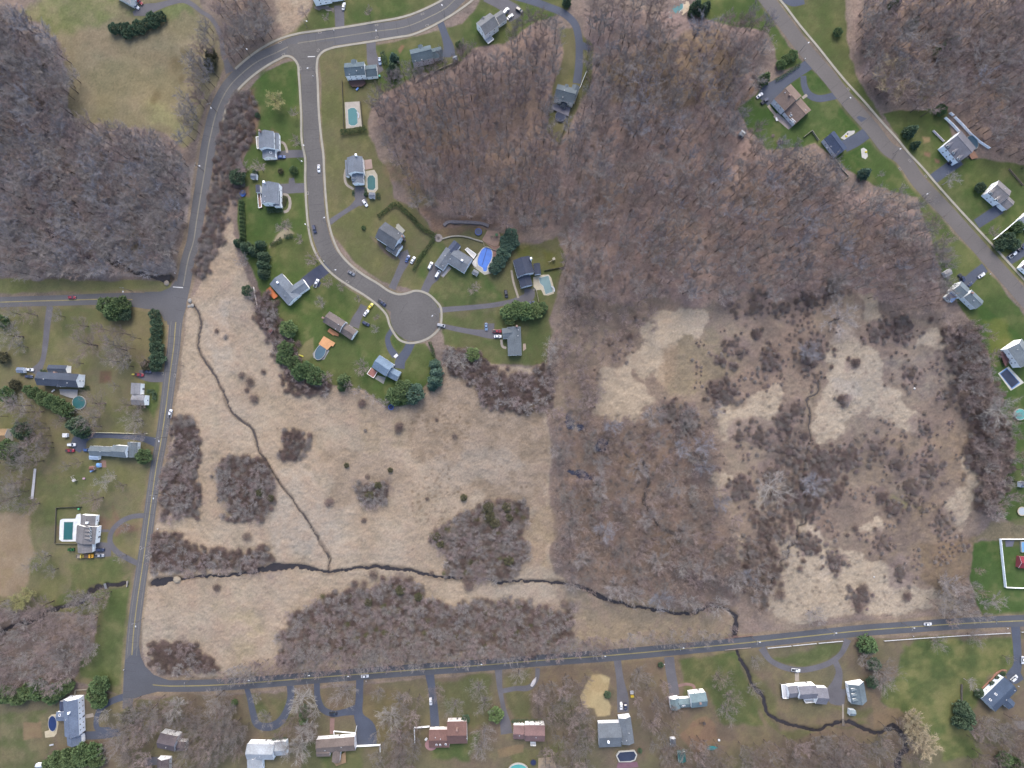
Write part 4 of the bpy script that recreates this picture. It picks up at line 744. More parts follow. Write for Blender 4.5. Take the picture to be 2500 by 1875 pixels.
def tree_parts(seed, H=13.0, R=5.6, limbs=9, twigs=1500, tw=.085, low=.35, droop=0.0, lmul=1.0):
    r = random.Random(seed); tr, cr = MB(), MB(); pts = [Vector((0, 0, -.2))]; n = 6; lx, ly = r.uniform(-.5, .5), r.uniform(-.5, .5)
    top = H * r.uniform(.62, .78)
    for k in range(1, n + 1): pts.append(Vector((lx * k / n + r.uniform(-.12, .12), ly * k / n + r.uniform(-.12, .12), top * k / n)))
    r0 = .15 + H * .010
    for k in range(n): tr.tube(pts[k], pts[k + 1], r0 * (1 - k / n * .75), r0 * (1 - (k + 1) / n * .75), 6, cap=k == 0)
    def trunk_at(z): k = min(n - 1, max(0, int(z / top * n))); t = (z - pts[k].z) / max(.1, pts[k + 1].z - pts[k].z); return pts[k].lerp(pts[k + 1], min(1, t))
    ends = []
    for i in range(limbs):
        f = low + (1 - low) * (i + r.random() * .6) / limbs; z0 = top * min(.99, f); az = i * 2.4 + r.uniform(-.5, .5)
        reach = R * r.uniform(.7, 1.05) * (1 - .45 * max(0, f - .55)); rise = (H - z0) * r.uniform(.45, .95); p = trunk_at(z0); rr = r0 * .28
        d = Vector((math.cos(az), math.sin(az), 0))
        for s in range(4):
            t0, t1 = s / 4, (s + 1) / 4; q0 = p + d * reach * t0 + Vector((0, 0, rise * (t0 ** .8))); q1 = p + d * reach * t1 + Vector((r.uniform(-.25, .25), r.uniform(-.25, .25), rise * (t1 ** .8)))
            if s: q0 = last
            cr.tube(q0, q1, rr * (1 - t0 * .8), rr * (1 - t1 * .8), 4, cap=False); last = q1
            for b in range(2 + (s > 0)):
                a2 = az + r.uniform(-1.3, 1.3); L = R * r.uniform(.22, .5); m = q0.lerp(q1, r.random()); e = m + Vector((math.cos(a2) * L, math.sin(a2) * L, L * r.uniform(.1, .9)))
                cr.tube(m, e, rr * (1 - t0 * .8) * .45, .02, 3, cap=False); ends.append((m, e))
        ends.append((q0, q1))
    for k in range(3): ends.append((pts[-2], pts[-1] + Vector((r.uniform(-1, 1), r.uniform(-1, 1), (H - top) * r.uniform(.6, 1)))))
    vs, fs = [], []
    for k in range(twigs):
        a, b = ends[r.randrange(len(ends))]; t = r.uniform(.15, 1.0); p = a.lerp(b, t); d = (b - a).normalized()
        v = (d * .7 + Vector((r.uniform(-1, 1), r.uniform(-1, 1), r.uniform(-.35, 1.0) - droop))).normalized() * r.uniform(.7, 1.7) * lmul
        s = v.cross(Vector((r.uniform(-1, 1), r.uniform(-1, 1), r.uniform(-1, 1)))).normalized() * tw * r.uniform(.5, 1)
        o = len(vs); vs += [p - s, p + s, p + v]; fs.append((o, o + 1, o + 2))
    cr.add(vs, fs, 1); return tr, cr
def shrub_parts(seed, R=2.3, H=2.6, twigs=1300, tw=.042):
    r = random.Random(seed); m = MB(); lob = [(r.uniform(-.45, .45) * R, r.uniform(-.45, .45) * R, r.uniform(.5, .85) * R) for _ in range(6)]; ends = []
    for k in range(9):
        c = lob[k % 6]; p1 = Vector((c[0] + r.uniform(-.3, .3) * c[2], c[1] + r.uniform(-.3, .3) * c[2], H * r.uniform(.5, .8))); m.tube((p1.x * .2, p1.y * .2, -.2), p1, .04, .015, 3, cap=False)
    vs, fs = [], []
    for k in range(twigs):
        c = lob[r.randrange(6)]; a, q = r.uniform(0, 6.283), c[2] * math.sqrt(r.random()) * (1 if r.random() < .7 else r.uniform(1, 1.5)); p = Vector((c[0] + q * math.cos(a), c[1] + q * math.sin(a), 0))
        p.z = H * max(.12, 1 - (q / c[2] * .75) ** 2) * r.uniform(.15, 1); v = (Vector((p.x, p.y, 0)) * .25 / R + Vector((r.uniform(-1, 1), r.uniform(-1, 1), r.uniform(0, 1.3)))).normalized() * r.uniform(.35, .9)
        s = v.cross(Vector((r.uniform(-1, 1), r.uniform(-1, 1), r.uniform(-1, 1)))).normalized() * tw * r.uniform(.5, 1); o = len(vs); vs += [p - s, p + s, p + v]; fs.append((o, o + 1, o + 2))
    m.add(vs, fs); return m
NV = 4
TRK, CRW, SHR = [], {}, {}
for k in range(NV):
    tr, cr = tree_parts(100 + k, H=14.0, low=.48, twigs=(2700, 2100, 3000, 2400)[k], tw=.031, limbs=8 + k % 3); TRK.append(tr.mesh('trunk', M_TRUNK)); base = cr.mesh('crown', [LIMBM['grey'], TREEM['grey']])
    for c in TREEC:
        me = base.copy(); me.materials[0] = LIMBM[c]; me.materials[1] = TREEM[c]; CRW[c, k] = me
TRKP = [m.copy() for m in TRK]
for m in TRKP: m.materials[0] = M_TRUNKP
for k in range(2):                                                  # open crowns with few twigs, for the dead white trees
    tr, cr = tree_parts(300 + k, twigs=700, limbs=11, tw=.06, low=.25); me = cr.mesh('crown', [LIMBM['pale'], TREEM['pale']]); CRW['dead', k] = me; CRW['dead', k + 2] = me
    t_m = tr.mesh('trunk', M_TRUNKP); TRKP[k] = t_m; TRKP[k + 2] = t_m
for k in range(NV):                                                 # open garden trees
    tr, cr = tree_parts(600 + k, H=13.0, low=.34, twigs=1500, tw=.028, limbs=10); base = cr.mesh('crown', [LIMBM['yard'], TREEM['yard']])
    for c in ('yard', 'yardb'):
        me = base.copy(); me.materials[0] = LIMBM[c]; me.materials[1] = TREEM[c]; CRW[c, k] = me
for k in range(2):                                                  # willows: dense drooping shoots
    tr, cr = tree_parts(400 + k, H=10, R=6, twigs=2600, droop=.6, tw=.08); me = cr.mesh('crown', [LIMBM['tan'], TREEM['tan']])
    for c in ('tan', 'yellow'):
        m2 = me.copy(); m2.materials[0] = LIMBM[c]; m2.materials[1] = TREEM[c]; CRW[c, k] = m2; CRW[c, k + 2] = m2
SHRC = {'dark': (142, 124, 117), 'brown': (164, 147, 136), 'greyb': (165, 155, 149), 'mauve': (160, 144, 139), 'olive': (130, 128, 96)}
for c, rgb in SHRC.items():
    m = mat('stems_' + c, rgb, .95, (1.2, .1), (.08, .1), rnd=.14, hue=.012, spec=.1)
    for k in range(3): SHR[c, k] = None
for k in range(3):
    base = shrub_parts(200 + k).mesh('shrub', MATS['stems_dark'])
    for c in SHRC:
        me = base.copy(); me.materials[0] = MATS['stems_' + c]; SHR[c, k] = me
TREES, SHRUBS = [], []          # (x, y, scale xy, scale z, colour, variant, rz, label, category, group, forced)
NOGO = [[(p[0], p[1], p[2]) for p in d] for d, k in DR] + ROADS
def blocked(px, py, m):
    for r in NOGO:
        for p in r:
            if abs(p[0] - px) < p[2] / 2 + m and abs(p[1] - py) < p[2] / 2 + m and math.hypot(p[0] - px, p[1] - py) < p[2] / 2 + m: return True
    return False
HOUSES = []
for o in COL.objects:
    if o.get('category') in ('house', 'garage'): HOUSES.append((o.location.x / S + 1250, 937.5 - o.location.y / S))
def near_house(px, py, m): return any(math.hypot(px - a, py - b) < m for a, b in HOUSES)
def pick(ws, r):
    t = r.random() * sum(w for _, w in ws)
    for k, w in ws:
        t -= w
        if t <= 0: return k
    return ws[-1][0]
def cols(s): return [(a.split(':')[0], float(a.split(':')[1])) for a in s.split()]
def grove(poly, spacing, rr, colours, label, group, cat='tree', zs=(.8, 1.15), seed=1, edge=0.0, noise=None, store=None, tan=True):
    """dart throwing inside a polygon; rr = crown radius range in metres"""
    r = random.Random(seed * 977 + len(poly)); cs = cols(colours); pts = []; cell = {}
    a = np.array([p[:2] for p in poly]); lo, hi = a.min(0), a.max(0); n = int((hi[0] - lo[0]) * (hi[1] - lo[1]) / spacing ** 2 * 4)
    C = np.stack([np.array([r.uniform(lo[0], hi[0]), r.uniform(lo[1], hi[1])]) for _ in range(n)]) if n else np.zeros((0, 2)); sd_ = np.zeros(0)
    if n:
        iy = np.clip(((C[:, 1] - GY[0]) / STEP).astype(int), 0, NY_ - 1); ix = np.clip(((C[:, 0] - GX[0]) / STEP).astype(int), 0, NX_ - 1); fe = 15 if store is SHRUBS else 7
        sd_ = poly_sd(poly, C[:, 0] + NW1[iy, ix] * fe, C[:, 1] + NW2[iy, ix] * fe) + np.array([r.uniform(-1, 1) for _ in range(n)]) * fe * 1.2
    for (x, y), s in zip(C, sd_):
        if s < (edge - 6 if store is None else edge): continue
        if noise is not None:
            f = NZ[noise[0]]; v = f[min(NY_ - 1, max(0, int((y - GY[0]) / STEP))), min(NX_ - 1, max(0, int((x - GX[0]) / STEP)))]
            if v < noise[1]: continue
        if not tan and TANM[min(NY_ - 1, max(0, int((y - GY[0]) / STEP))), min(NX_ - 1, max(0, int((x - GX[0]) / STEP)))] > .4: continue
        key = (int(x // spacing), int(y // spacing))
        if any(math.hypot(x - q[0], y - q[1]) < spacing for i in (-1, 0, 1) for j in (-1, 0, 1) for q in cell.get((key[0] + i, key[1] + j), ())): continue
        R = r.uniform(*rr)
        if blocked(x, y, 1.0 + (R * 1.4 if store is not SHRUBS else 3)) or near_house(x, y, 34 + (R * 2.6 if store is None else 0)): continue
        cell.setdefault(key, []).append((x, y)); wx, wy = W(x, y)
        (TREES if store is None else store).append([wx, wy, R, r.uniform(*zs), pick(cs, r), r.randrange(4 if store is None else 3), r.uniform(0, 6.28), label, cat, group, False])
GB = 'grey:3 brown:3 mauve:2 dark:1 blue:1'
grove(F("-20,20 60,45 140,115 162,180 152,275 260,295 390,332 425,362 402,480 380,590 250,590 120,600 -20,585"), 15, (3.2, 6.0), 'grey:5 mauve:4 brown:1 blue:3', 'leafless purple grey tree in the woods left of the long side road', 'trees of the upper left woods', seed=1)
grove(F("455,60 480,110 475,150 445,215 428,290 412,330 400,330 430,220 440,150"), 15, (3, 5), GB, 'leafless tree between the hay meadow and the bending road', 'trees between meadow and road', seed=2)
grove(F("472,-20 590,-20 595,60 560,95 500,140 482,70"), 16, (3.2, 5.2), 'grey:3 mauve:2 brown:2', 'leafless tree in the thicket inside the bend at the top', 'trees inside the top bend', seed=3)
grove(F("815,215 900,165 1000,135 1060,150 1150,60 1200,90 1200,200 1170,280 1205,320 1205,500 1060,480 960,465 900,430 850,330"), 17, (2.4, 4.8), 'brown:2 mauve:4 grey:4', 'slim leafless tree in the open brown wood behind the cul-de-sac houses', 'trees of the middle wood', zs=(.95, 1.35), seed=4)
grove(F("1290,10 1420,30 1435,95 1535,95 1560,65 1640,65 1625,130 1572,222 1600,300 1650,345 1780,410 1960,450 2000,520 2040,640 1960,680 1850,630 1750,640 1540,635 1380,640 1240,640 1225,520 1218,335 1262,225 1280,100"), 19, (2.8, 5.4), 'brown:4 grey:4 mauve:2 blue:1', 'leafless tree in the big brown wood left of the diagonal road', 'trees of the big eastern wood', zs=(.9, 1.35), seed=5)
grove(F("1845,70 1900,-20 2230,-20 2230,370 2135,325 2050,235 1950,245 1860,165"), 17, (3.0, 5.6), 'brown:4 mauve:3 grey:2', 'leafless tree in the wood right of the diagonal road', 'trees of the upper right wood', seed=6)
grove(F("1200,890 1300,905 1480,890 1550,960 1540,1050 1580,1150 1590,1280 1480,1310 1270,1255 1210,1225"), 17, (2.2, 4.6), 'brown:4 yard:3 mauve:3', 'leafless tree in the swamp wood right of the pale marsh', 'trees of the swamp wood', zs=(.6, 1.0), seed=7)
grove(F("490,1445 640,1408 1000,1398 1240,1375 1300,1385 1240,1396 900,1428 500,1462"), 12, (2.2, 3.8), 'mauve:4 grey:3 brown:2', 'small mauve grey tree on the verge above the lower road', 'trees along the lower road', zs=(.5, .75), seed=8)
grove(F("1300,1385 1580,1350 1580,1375 1300,1395"), 16, (2.2, 3.4), 'mauve:2 grey:3', 'small grey tree on the verge near the stream culvert', 'trees near the culvert', zs=(.5, .75), seed=9)
grove(F("-20,1300 150,1310 235,1280 215,1335 208,1400 160,1472 -20,1480"), 13, (2.6, 4.4), 'mauve:4 grey:3 dark:2', 'leafless tree in the thicket by the stream at lower left', 'trees of the lower left thicket', zs=(.5, .9), seed=10)
grove(F("1440,1590 1570,1600 1700,1580 1880,1580 1930,1670 1420,1680"), 19, (3, 5.2), 'yard:3 yardb:3 mauve:1', 'leafless tree in the wood south of the lower right stream', 'trees south of the stream', seed=11)
grove(F("2020,690 2110,720 2125,850 2165,870 2195,990 2180,1060 2120,1110 2108,1000 2090,900 2060,800"), 15, (2.4, 4.2), 'mauve:3 grey:3 dark:2 brown:2', 'leafless tree on the wet edge below the right hand houses', 'trees along the right marsh edge', zs=(.5, .9), seed=12)
grove(F("2095,1210 2110,1330 2010,1340 2000,1290 2060,1250"), 17, (2.4, 4), 'grey:3 brown:2', 'leafless tree left of the white fenced lawn', 'trees left of the fenced lawn', zs=(.5, .9), seed=13)
grove(F("1230,640 1380,650 1420,700 1300,780 1280,900 1190,880 1190,760"), 16, (2.2, 4.2), 'brown:3 mauve:3 dark:2', 'leafless tree at the marsh corner east of the cul-de-sac', 'trees at the marsh corner', zs=(.5, .9), seed=14)
grove(F("-20,880 80,870 130,960 60,1010 70,1090 -20,1090"), 25, (3, 5), 'yard:3 yardb:3 mauve:1', 'leafless tree among the gardens at the left edge', 'garden trees at the left edge', seed=15)
grove(F("340,1560 530,1540 520,1600 440,1680 300,1680 280,1620"), 19, (3.4, 5.6), 'yard:3 yardb:3 mauve:1', 'leafless tree around the half hidden dark roofed house', 'trees around the half hidden house', seed=16)
grove(F("290,1500 420,1500 520,1500 540,1560 400,1560 300,1580"), 20, (3.2, 5.2), 'yard:3 yardb:3 mauve:1', 'leafless tree below the road junction at lower left', 'trees below the junction', seed=17)
grove(F("640,1500 690,1520 690,1590 620,1600 610,1560"), 20, (3.2, 5), 'yard:3 yardb:3 mauve:1', 'leafless tree between the two looped drives', 'trees between the looped drives', seed=18)
grove(F("1150,1480 1260,1450 1270,1560 1260,1660 1190,1660 1180,1580"), 18, (3, 5), 'yard:3 yardb:3 mauve:1', 'leafless tree on the plot left of the sandy patch', 'trees left of the sandy patch', seed=19)
grove(F("820,1560 900,1480 910,1560 890,1660 810,1670"), 20, (3, 5), 'yard:3 yardb:3 mauve:1', 'leafless tree between the car park house and the red brown house', 'trees left of the red brown house', seed=20)
grove(F("1350,1440 1450,1440 1440,1600 1380,1590"), 23, (2.6, 4.2), 'yard:3 yardb:3 mauve:1', 'leafless tree between the cross gabled and the teal roofed house', 'trees left of the teal roofed house', seed=21)
grove(F("1900,1540 1960,1560 1990,1660 1890,1670"), 23, (2.4, 4), 'yard:3 yardb:3 mauve:1', 'leafless tree in the bend of the lower right stream', 'trees in the stream bend', seed=22)
grove(F("2090,1540 2230,1540 2230,1680 2080,1680"), 20, (2.8, 4.6), 'yard:3 yardb:3 mauve:1', 'leafless tree in the lower right corner', 'trees in the lower right corner', seed=23)
grove(F("230,700 330,740 320,800 250,790"), 23, (3, 4.6), 'yard:3 yardb:3 mauve:1', 'leafless tree in the garden of the small white house', 'trees by the small white house', seed=24)
grove(F("1560,1160 1700,1150 1650,1330 1600,1290"), 22, (2.2, 4), 'grey:3 brown:3', 'leafless tree on the edge between swamp wood and eastern marsh', 'trees at the swamp wood edge', zs=(.5, .9), seed=25)
grove(F("1668,315 1740,345 1800,380 1790,425 1730,405 1680,350"), 14, (2.6, 4.2), 'blue:3 grey:3', 'blue grey leafless tree below the navy roofed house', 'blue grey trees below the navy roof', seed=26)
for i_, (P, sp_, lb_, g_) in enumerate([("1300,30 1640,80 1600,290 1780,410 1980,480 2030,640 1250,640 1225,330", 58, 'tall grey crown rising above the big eastern wood', 'tall crowns of the big eastern wood'), ("0,40 60,60 150,290 400,340 370,560 0,570", 52, 'tall grey crown rising above the upper left woods', 'tall crowns of the upper left woods'), ("1860,80 1910,-10 2220,-10 2220,350 2050,230 1960,240", 55, 'tall grey crown rising above the wood right of the diagonal road', 'tall crowns of the upper right wood'), ("1210,900 1480,890 1540,1050 1580,1290 1480,1310 1220,1230", 52, 'tall grey crown rising above the swamp wood', 'tall crowns of the swamp wood')]): grove(F(P), sp_, (5.0, 7.2), 'grey:3 yard:3 blue:1', lb_, g_, zs=(1.0, 1.25), seed=80 + i_)
for i_ in (0, 1, 3, 4, 5, 6, 7, 8, 9): grove(F(THICK[i_]), 13, (1.8, 3.4), 'grey:3 mauve:3 dark:2', 'small grey tree growing up through a marsh thicket', 'small trees in the marsh thickets', zs=(.22, .36), seed=90 + i_)
# single trees that can be told apart: tile, x, y, crown radius (all in survey units), colour, label
ONE = [((1,0),755,1075,95,'yellow','pale yellow willow alone on the corner lawn'), ((4,0),800,820,185,'tan','broad straw coloured willow in the wood right of the diagonal road'), ((4,0),1130,960,110,'tan','smaller straw coloured tree beside the broad willow'),
 ((0,3),190,1530,85,'yellow','yellow willow beside the stream at the left edge'), ((0,3),285,1445,70,'yellow','smaller yellow willow above the left stream'), ((4,4),1060,1230,120,'tan','upper straw coloured willow on the lawn edge at lower right'), ((4,4),1150,1410,140,'tan','large straw coloured willow above the last stream bend'), ((4,4),1010,1120,90,'tan','small straw coloured willow where the lawn narrows'), ((0,1),1410,950,100,'tan','pale straw tree in the left woods near the side road'),
 ((1,0),480,310,130,'pale','pale spreading tree in the top bend, lower one'), ((1,0),570,200,130,'pale','pale spreading tree in the top bend, upper one'), ((0,0),2130,700,95,'grey','grey bare tree at the right edge of the hay meadow'), ((0,0),2060,1200,85,'grey','grey bare tree at the lower right meadow corner'),
 ((1,0),970,1220,48,'mauve','small bare street tree below the willow lawn'), ((1,0),990,1530,55,'mauve','small bare street tree beside the first west lawn house'), ((1,0),1315,195,42,'mauve','small bare tree left of the top driveway'), ((1,0),1075,140,65,'mauve','round mauve tree on the lawn edge at the top'), ((1,0),1770,130,48,'mauve','small bare tree right of the top driveway'),
 ((3,0),1650,480,95,'dead','white leaning tree beside the diagonal road'), ((3,0),1400,730,100,'dead','upper white tree left of the looping drive'), ((3,0),1270,890,115,'dead','lower white tree left of the looping drive'), ((3,0),410,275,90,'dead','white tree below the tan decked pool'), ((4,0),680,240,90,'dead','upper white tree in the right wood'), ((4,0),580,540,100,'dead','middle white tree in the right wood'), ((4,0),1050,880,90,'dead','white tree right of the straw willow'),
 ((1,1),860,790,80,'mauve','mauve tree over the triangular gravel bed'), ((1,1),1030,930,50,'mauve','small mauve tree right of the gravel bed'), ((1,1),1180,1150,75,'mauve','mauve tree beside the bend of the street'), ((1,1),1255,1610,58,'grey','round grey tree below the L shaped house'), ((1,1),1480,1440,50,'mauve','small tree by the kerb opposite the grey car'), ((1,1),590,150,70,'mauve','bare tree between the two west lawn houses'), ((1,1),430,150,70,'mauve','bare tree above the dark round evergreen'), ((1,1),1330,1390,60,'mauve','dark mauve tree beside the black drive'), ((1,1),1660,1570,36,'mauve','tiny bare tree near the yellow car'), ((1,1),410,1160,75,'grey','bare tree left of the tall evergreen row'),
 ((2,1),695,1460,66,'mauve','round mauve tree on the lawn below the blue pool'), ((2,1),1790,1490,90,'dead','white tree east of the slide pool'), ((2,1),1250,690,85,'grey','grey tree behind the dark roofed house, left one'), ((2,1),1740,950,120,'grey','tall grey tree east of the swing set'), ((2,1),270,180,130,'grey','grey tree at the top of the brown bank'), ((2,1),920,330,110,'grey','grey tree behind the brown bank'),
 ((2,2),450,520,85,'dead','upper white tree in the brown thicket below the cul-de-sac'), ((2,2),550,590,95,'dead','right white tree in the brown thicket below the cul-de-sac'), ((2,2),395,600,52,'dead','smallest white tree in the brown thicket below the cul-de-sac'), ((2,2),1560,400,85,'dead','upper white tree at the lawn corner'), ((2,2),1535,530,92,'dead','lower white tree at the lawn corner'),
 ((1,2),1840,235,48,'grey','small grey tree left of the cul-de-sac'), ((1,2),1860,110,36,'mauve','tiny bare tree nearest the cul-de-sac kerb'), ((1,2),1700,650,82,'mauve','reddish tree left of the light blue house'), ((1,2),1340,765,62,'mauve','mauve shrubby tree between the evergreens'), ((1,2),1560,850,48,'mauve','mauve tree right of the lower evergreen'), ((1,2),1650,900,50,'grey','first grey tree on the lower lawn edge'), ((1,2),1745,950,45,'grey','second grey tree on the lower lawn edge'), ((1,2),1840,1000,58,'grey','third grey tree on the lower lawn edge'), ((1,2),1940,1030,50,'grey','grey tree above the blue trampoline'),
 ((3,3),1710,290,185,'dead','very large pale tree in the eastern marsh'), ((3,3),760,1150,110,'dead','pale star shaped tree in the swamp wood'), ((3,3),2140,240,130,'blue','blue grey dense tree right of the very large pale tree'), ((3,2),770,1290,115,'dead','pale star shaped tree above the white leaning one'), ((3,2),830,1600,90,'dead','bright white leaning tree in the swamp wood'), ((3,2),2090,480,110,'blue','blue grey tree over the head of the marsh stream'), ((4,2),200,140,190,'grey','large grey domed tree at the top of the eastern marsh'),
 ((4,1),930,800,185,'dead','large white spreading tree beside the diagonal road verge'), ((4,1),690,560,90,'dead','white tree above the large spreading one'), ((4,1),1360,1120,95,'pale','pale tree at the lower end of the road verge'), ((4,1),1420,290,90,'pale','pale tree on the lawn beside the taupe roofed house'), ((4,1),1870,850,58,'mauve','reddish small tree near the long white fence'), ((4,1),660,230,36,'pale','tiny pale tree on the lawn by the blue spruce'), ((4,3),1400,1330,130,'grey','grey tree right at the corner of the green fenced lawn'), ((4,2),1950,1110,170,'pale','pale fan shaped tree beside the round teal pool'), ((4,3),1900,1500,90,'grey','grey tree below the white fenced lawn'),
 ((3,3),2160,1660,100,'grey','grey tree by the lower road at the marsh corner'), ((3,3),1450,1240,90,'blue','blue grey tree near the bottom of the marsh stream'), ((3,2),1100,1100,90,'grey','grey tree in the marsh thicket above the pale patch'), ((2,3),1690,370,95,'dead','white cross shaped tree right of the swamp pool'), ((2,3),1800,650,70,'dead','white small tree in the left swamp wood'), ((2,3),1760,1320,90,'grey','grey tree over the stream at the end of the pale marsh'), ((2,2),1620,1560,100,'grey','grey tree left of the dark swamp pool'), ((2,3),2060,450,100,'pale','pale tree in the upper swamp wood'), ((3,3),850,340,80,'pale','thin pale tree in the middle of the swamp wood')]
YARD = [((0,2), 'leafless garden tree north of the round hedge house', 'garden trees in the upper left gardens', 'yard:2 yardb:3', "300,70,110 110,300,170 620,90,80 860,190,110 930,400,185 1260,450,155 1320,560,120 820,600,85 200,420,100 120,60,90"), ((0,2), 'leafless garden tree between the slate roofed and the long grey house', 'garden trees between the slate and long grey houses', 'yard:3 yardb:2', "200,1060,160 370,1130,110 1020,1040,160 960,1190,140 430,1310,110 1230,850,60 1450,1230,130 1480,1370,120 1010,1290,100 1500,1080,100 640,1230,80 380,1530,140 470,1470,110 250,1560,110 1350,1060,90"),
 ((0,3), 'leafless tree around the white pool terrace garden', 'garden trees round the pool terrace', 'yard:3 yardb:2', "1010,420,140 450,1050,105 80,400,140 320,480,120 200,30,120 1310,270,60 1300,1040,70 1350,720,65 550,1190,75 1010,1530,130 470,1560,130 800,1480,110 1120,1450,100 350,1150,80 130,250,110 700,60,60 830,20,60"), ((0,3), 'pale leaning garden tree near the small playhouses', 'pale garden trees near the playhouses', 'dead:1', "1100,240,90 1190,170,70"), ((0,4), 'leafless tree beside the long blue grey roofed house', 'trees by the long blue grey house', 'yard:4 pale:.5', "1130,1080,75 1380,1080,120 1600,1050,160 1250,1300,140 1280,1440,150 1900,1000,140"),
 ((1,4), 'leafless tree hanging over the first looped drive', 'trees over the first looped drive', 'yard:4 pale:.5', "130,900,150 60,1150,150 210,1250,160 350,1300,120 560,900,70 650,1130,110 100,1450,140 250,1000,90"), ((1,4), 'pale limbed tree between the first and second looped drives', 'pale trees between the looped drives', 'pale:1', "1060,900,165 1110,1230,130 1000,1450,150"), ((1,4), 'pale leafless tree over the square car park drive', 'trees over the car park drive', 'pale:1 yard:4', "1500,850,165 1870,850,85 2000,1100,140 2100,950,140 2090,1350,140 2090,1550,130 1180,1040,80"),
 ((2,4), 'leafless tree around the two red brown roofed houses', 'trees round the red brown houses', 'yard:4 yardb:1', "280,830,105 480,1000,125 740,800,120 810,960,115 800,1290,140 770,1450,130 1180,650,105 1400,880,110"), ((3,4), 'leafless garden tree around the teal roofed house', 'trees round the teal roofed house', 'yard:3 yardb:1', "270,640,105 1150,700,125 1500,800,90 1270,920,125 1210,1050,120 480,960,100 1530,500,80"), ((4,4), 'leafless tree on the broad lawn at lower right', 'trees on the lower right lawn', 'yard:4 pale:.5', "690,640,165 710,760,110 500,490,100 1700,250,105 1290,310,95 1800,1200,130 2020,1300,140 2050,480,55 1640,740,70"), ((4,4), 'leafless tree below the footbridge', 'trees below the footbridge', 'yard:2 yardb:2', "300,1500,140 110,1400,140 560,1450,110 700,1350,80 160,1600,110")]
for t, x, y, rr, c, lb in ONE:
    p = Z(*t, f"{x},{y}")[0]; R = rr / 4.424 * S * 1.05; H = min(14.0, 4 + R * 1.15); wx, wy = W(p[0], p[1], H * .7); TREES.append([wx, wy, R, H / 13.0, c, RND.randrange(4), RND.uniform(0, 6.28), lb, 'tree', None, True])
for t, lb, g, c, s in YARD:
    for x, y, rr in Z(*t, s):
        R = rr / 4.424 * S * .95; H = min(14.0, 4 + R * 1.15); wx, wy = W(x, y, H * .7); TREES.append([wx, wy, R, H / 13.0, pick(cols(c), RND), RND.randrange(4), RND.uniform(0, 6.28), lb, 'tree', g, True])
# --- shrubs of the marsh thickets
SH = [("385,900 425,915 432,985 430,1050 408,1112 360,1122 350,1060 375,960", 7, 'dark:3 greyb:2 mauve:1', 'dark bare shrub in the thicket along the left hand road', 'shrubs along the left hand road'), ("335,1150 378,1160 402,1196 440,1208 580,1202 592,1214 500,1220 400,1228 332,1234", 7, 'dark:4 greyb:1', 'dark bare shrub along the main stream near the left road', 'shrubs where the main stream meets the left road'),
 ("598,935 650,928 672,960 660,992 612,992", 7, 'dark:2 greyb:2', 'dark bare shrub in the small round clump beside the ditch', 'shrubs of the small round clump'), ("482,1000 530,985 572,1000 592,1070 560,1112 512,1122 474,1080", 7, 'dark:3 greyb:2', 'dark bare shrub in the large clump left of the ditch', 'shrubs of the clump left of the ditch'), ("768,1050 830,1042 835,1080 790,1092", 8, 'dark:2 greyb:2', 'dark bare shrub in the little clump in mid marsh', 'shrubs of the little mid marsh clump'),
 ("928,1170 950,1140 1010,1122 1050,1085 1122,1078 1142,1130 1128,1200 1072,1252 1010,1247 968,1215", 7, 'dark:2 greyb:3 brown:2 olive:.5', 'bare shrub in the big thicket above the main stream', 'shrubs of the big thicket above the stream'), ("608,1370 640,1318 720,1290 800,1280 842,1248 900,1262 932,1300 1050,1310 1150,1308 1238,1320 1232,1382 1000,1402 700,1415 600,1432", 7.5, 'dark:3 greyb:3 brown:2 olive:.4', 'bare shrub in the long thicket above the lower road', 'shrubs of the long lower thicket'),
 ("320,1400 400,1388 472,1440 360,1452", 7, 'dark:3', 'dark bare shrub in the marsh corner at the junction', 'shrubs in the junction corner'), ("545,630 582,700 602,760 640,830 692,842 720,850 690,815 650,795 602,715 572,640", 7, 'dark:4 mauve:1', 'dark bare shrub along the west lawn edge', 'shrubs along the west lawn edge'), ("960,758 1000,755 1030,790 1080,835 1182,800 1192,862 1150,892 1060,872", 7, 'dark:4 mauve:1', 'dark bare shrub below the last house by the marsh', 'shrubs below the last house by the marsh'),
 ("468,200 540,200 552,260 515,330 512,400 490,480 440,590 415,600 440,450 458,300", 8, 'greyb:3 mauve:2 dark:1', 'bare shrub on the strip right of the bending road', 'shrubs on the strip right of the bending road'), ("2035,700 2105,725 2122,850 2160,872 2190,990 2178,1060 2130,1102 2108,1000 2090,900 2060,800", 8, 'dark:3 mauve:2 greyb:1', 'dark bare shrub on the marsh edge below the right hand houses', 'shrubs on the right marsh edge'),
 ("1690,960 1760,978 1832,990 1842,1050 1762,1105 1700,1082", 11, 'dark:2 greyb:3 mauve:2', 'dark bare shrub in the eastern marsh centre', 'shrubs in the eastern marsh centre'), ("1600,1150 1720,1010 1750,1100 1690,1180 1650,1330 1610,1290", 13, 'dark:2 brown:2 greyb:1', 'dark bare shrub along the eastern marsh stream', 'shrubs along the eastern marsh stream')]
for i, (P, sp, c, lb, g) in enumerate(SH): grove(F(P), sp, (1.5, 2.6), c, lb, g, 'shrub', (.8, 1.2), 40 + i, store=SHRUBS, edge=1)
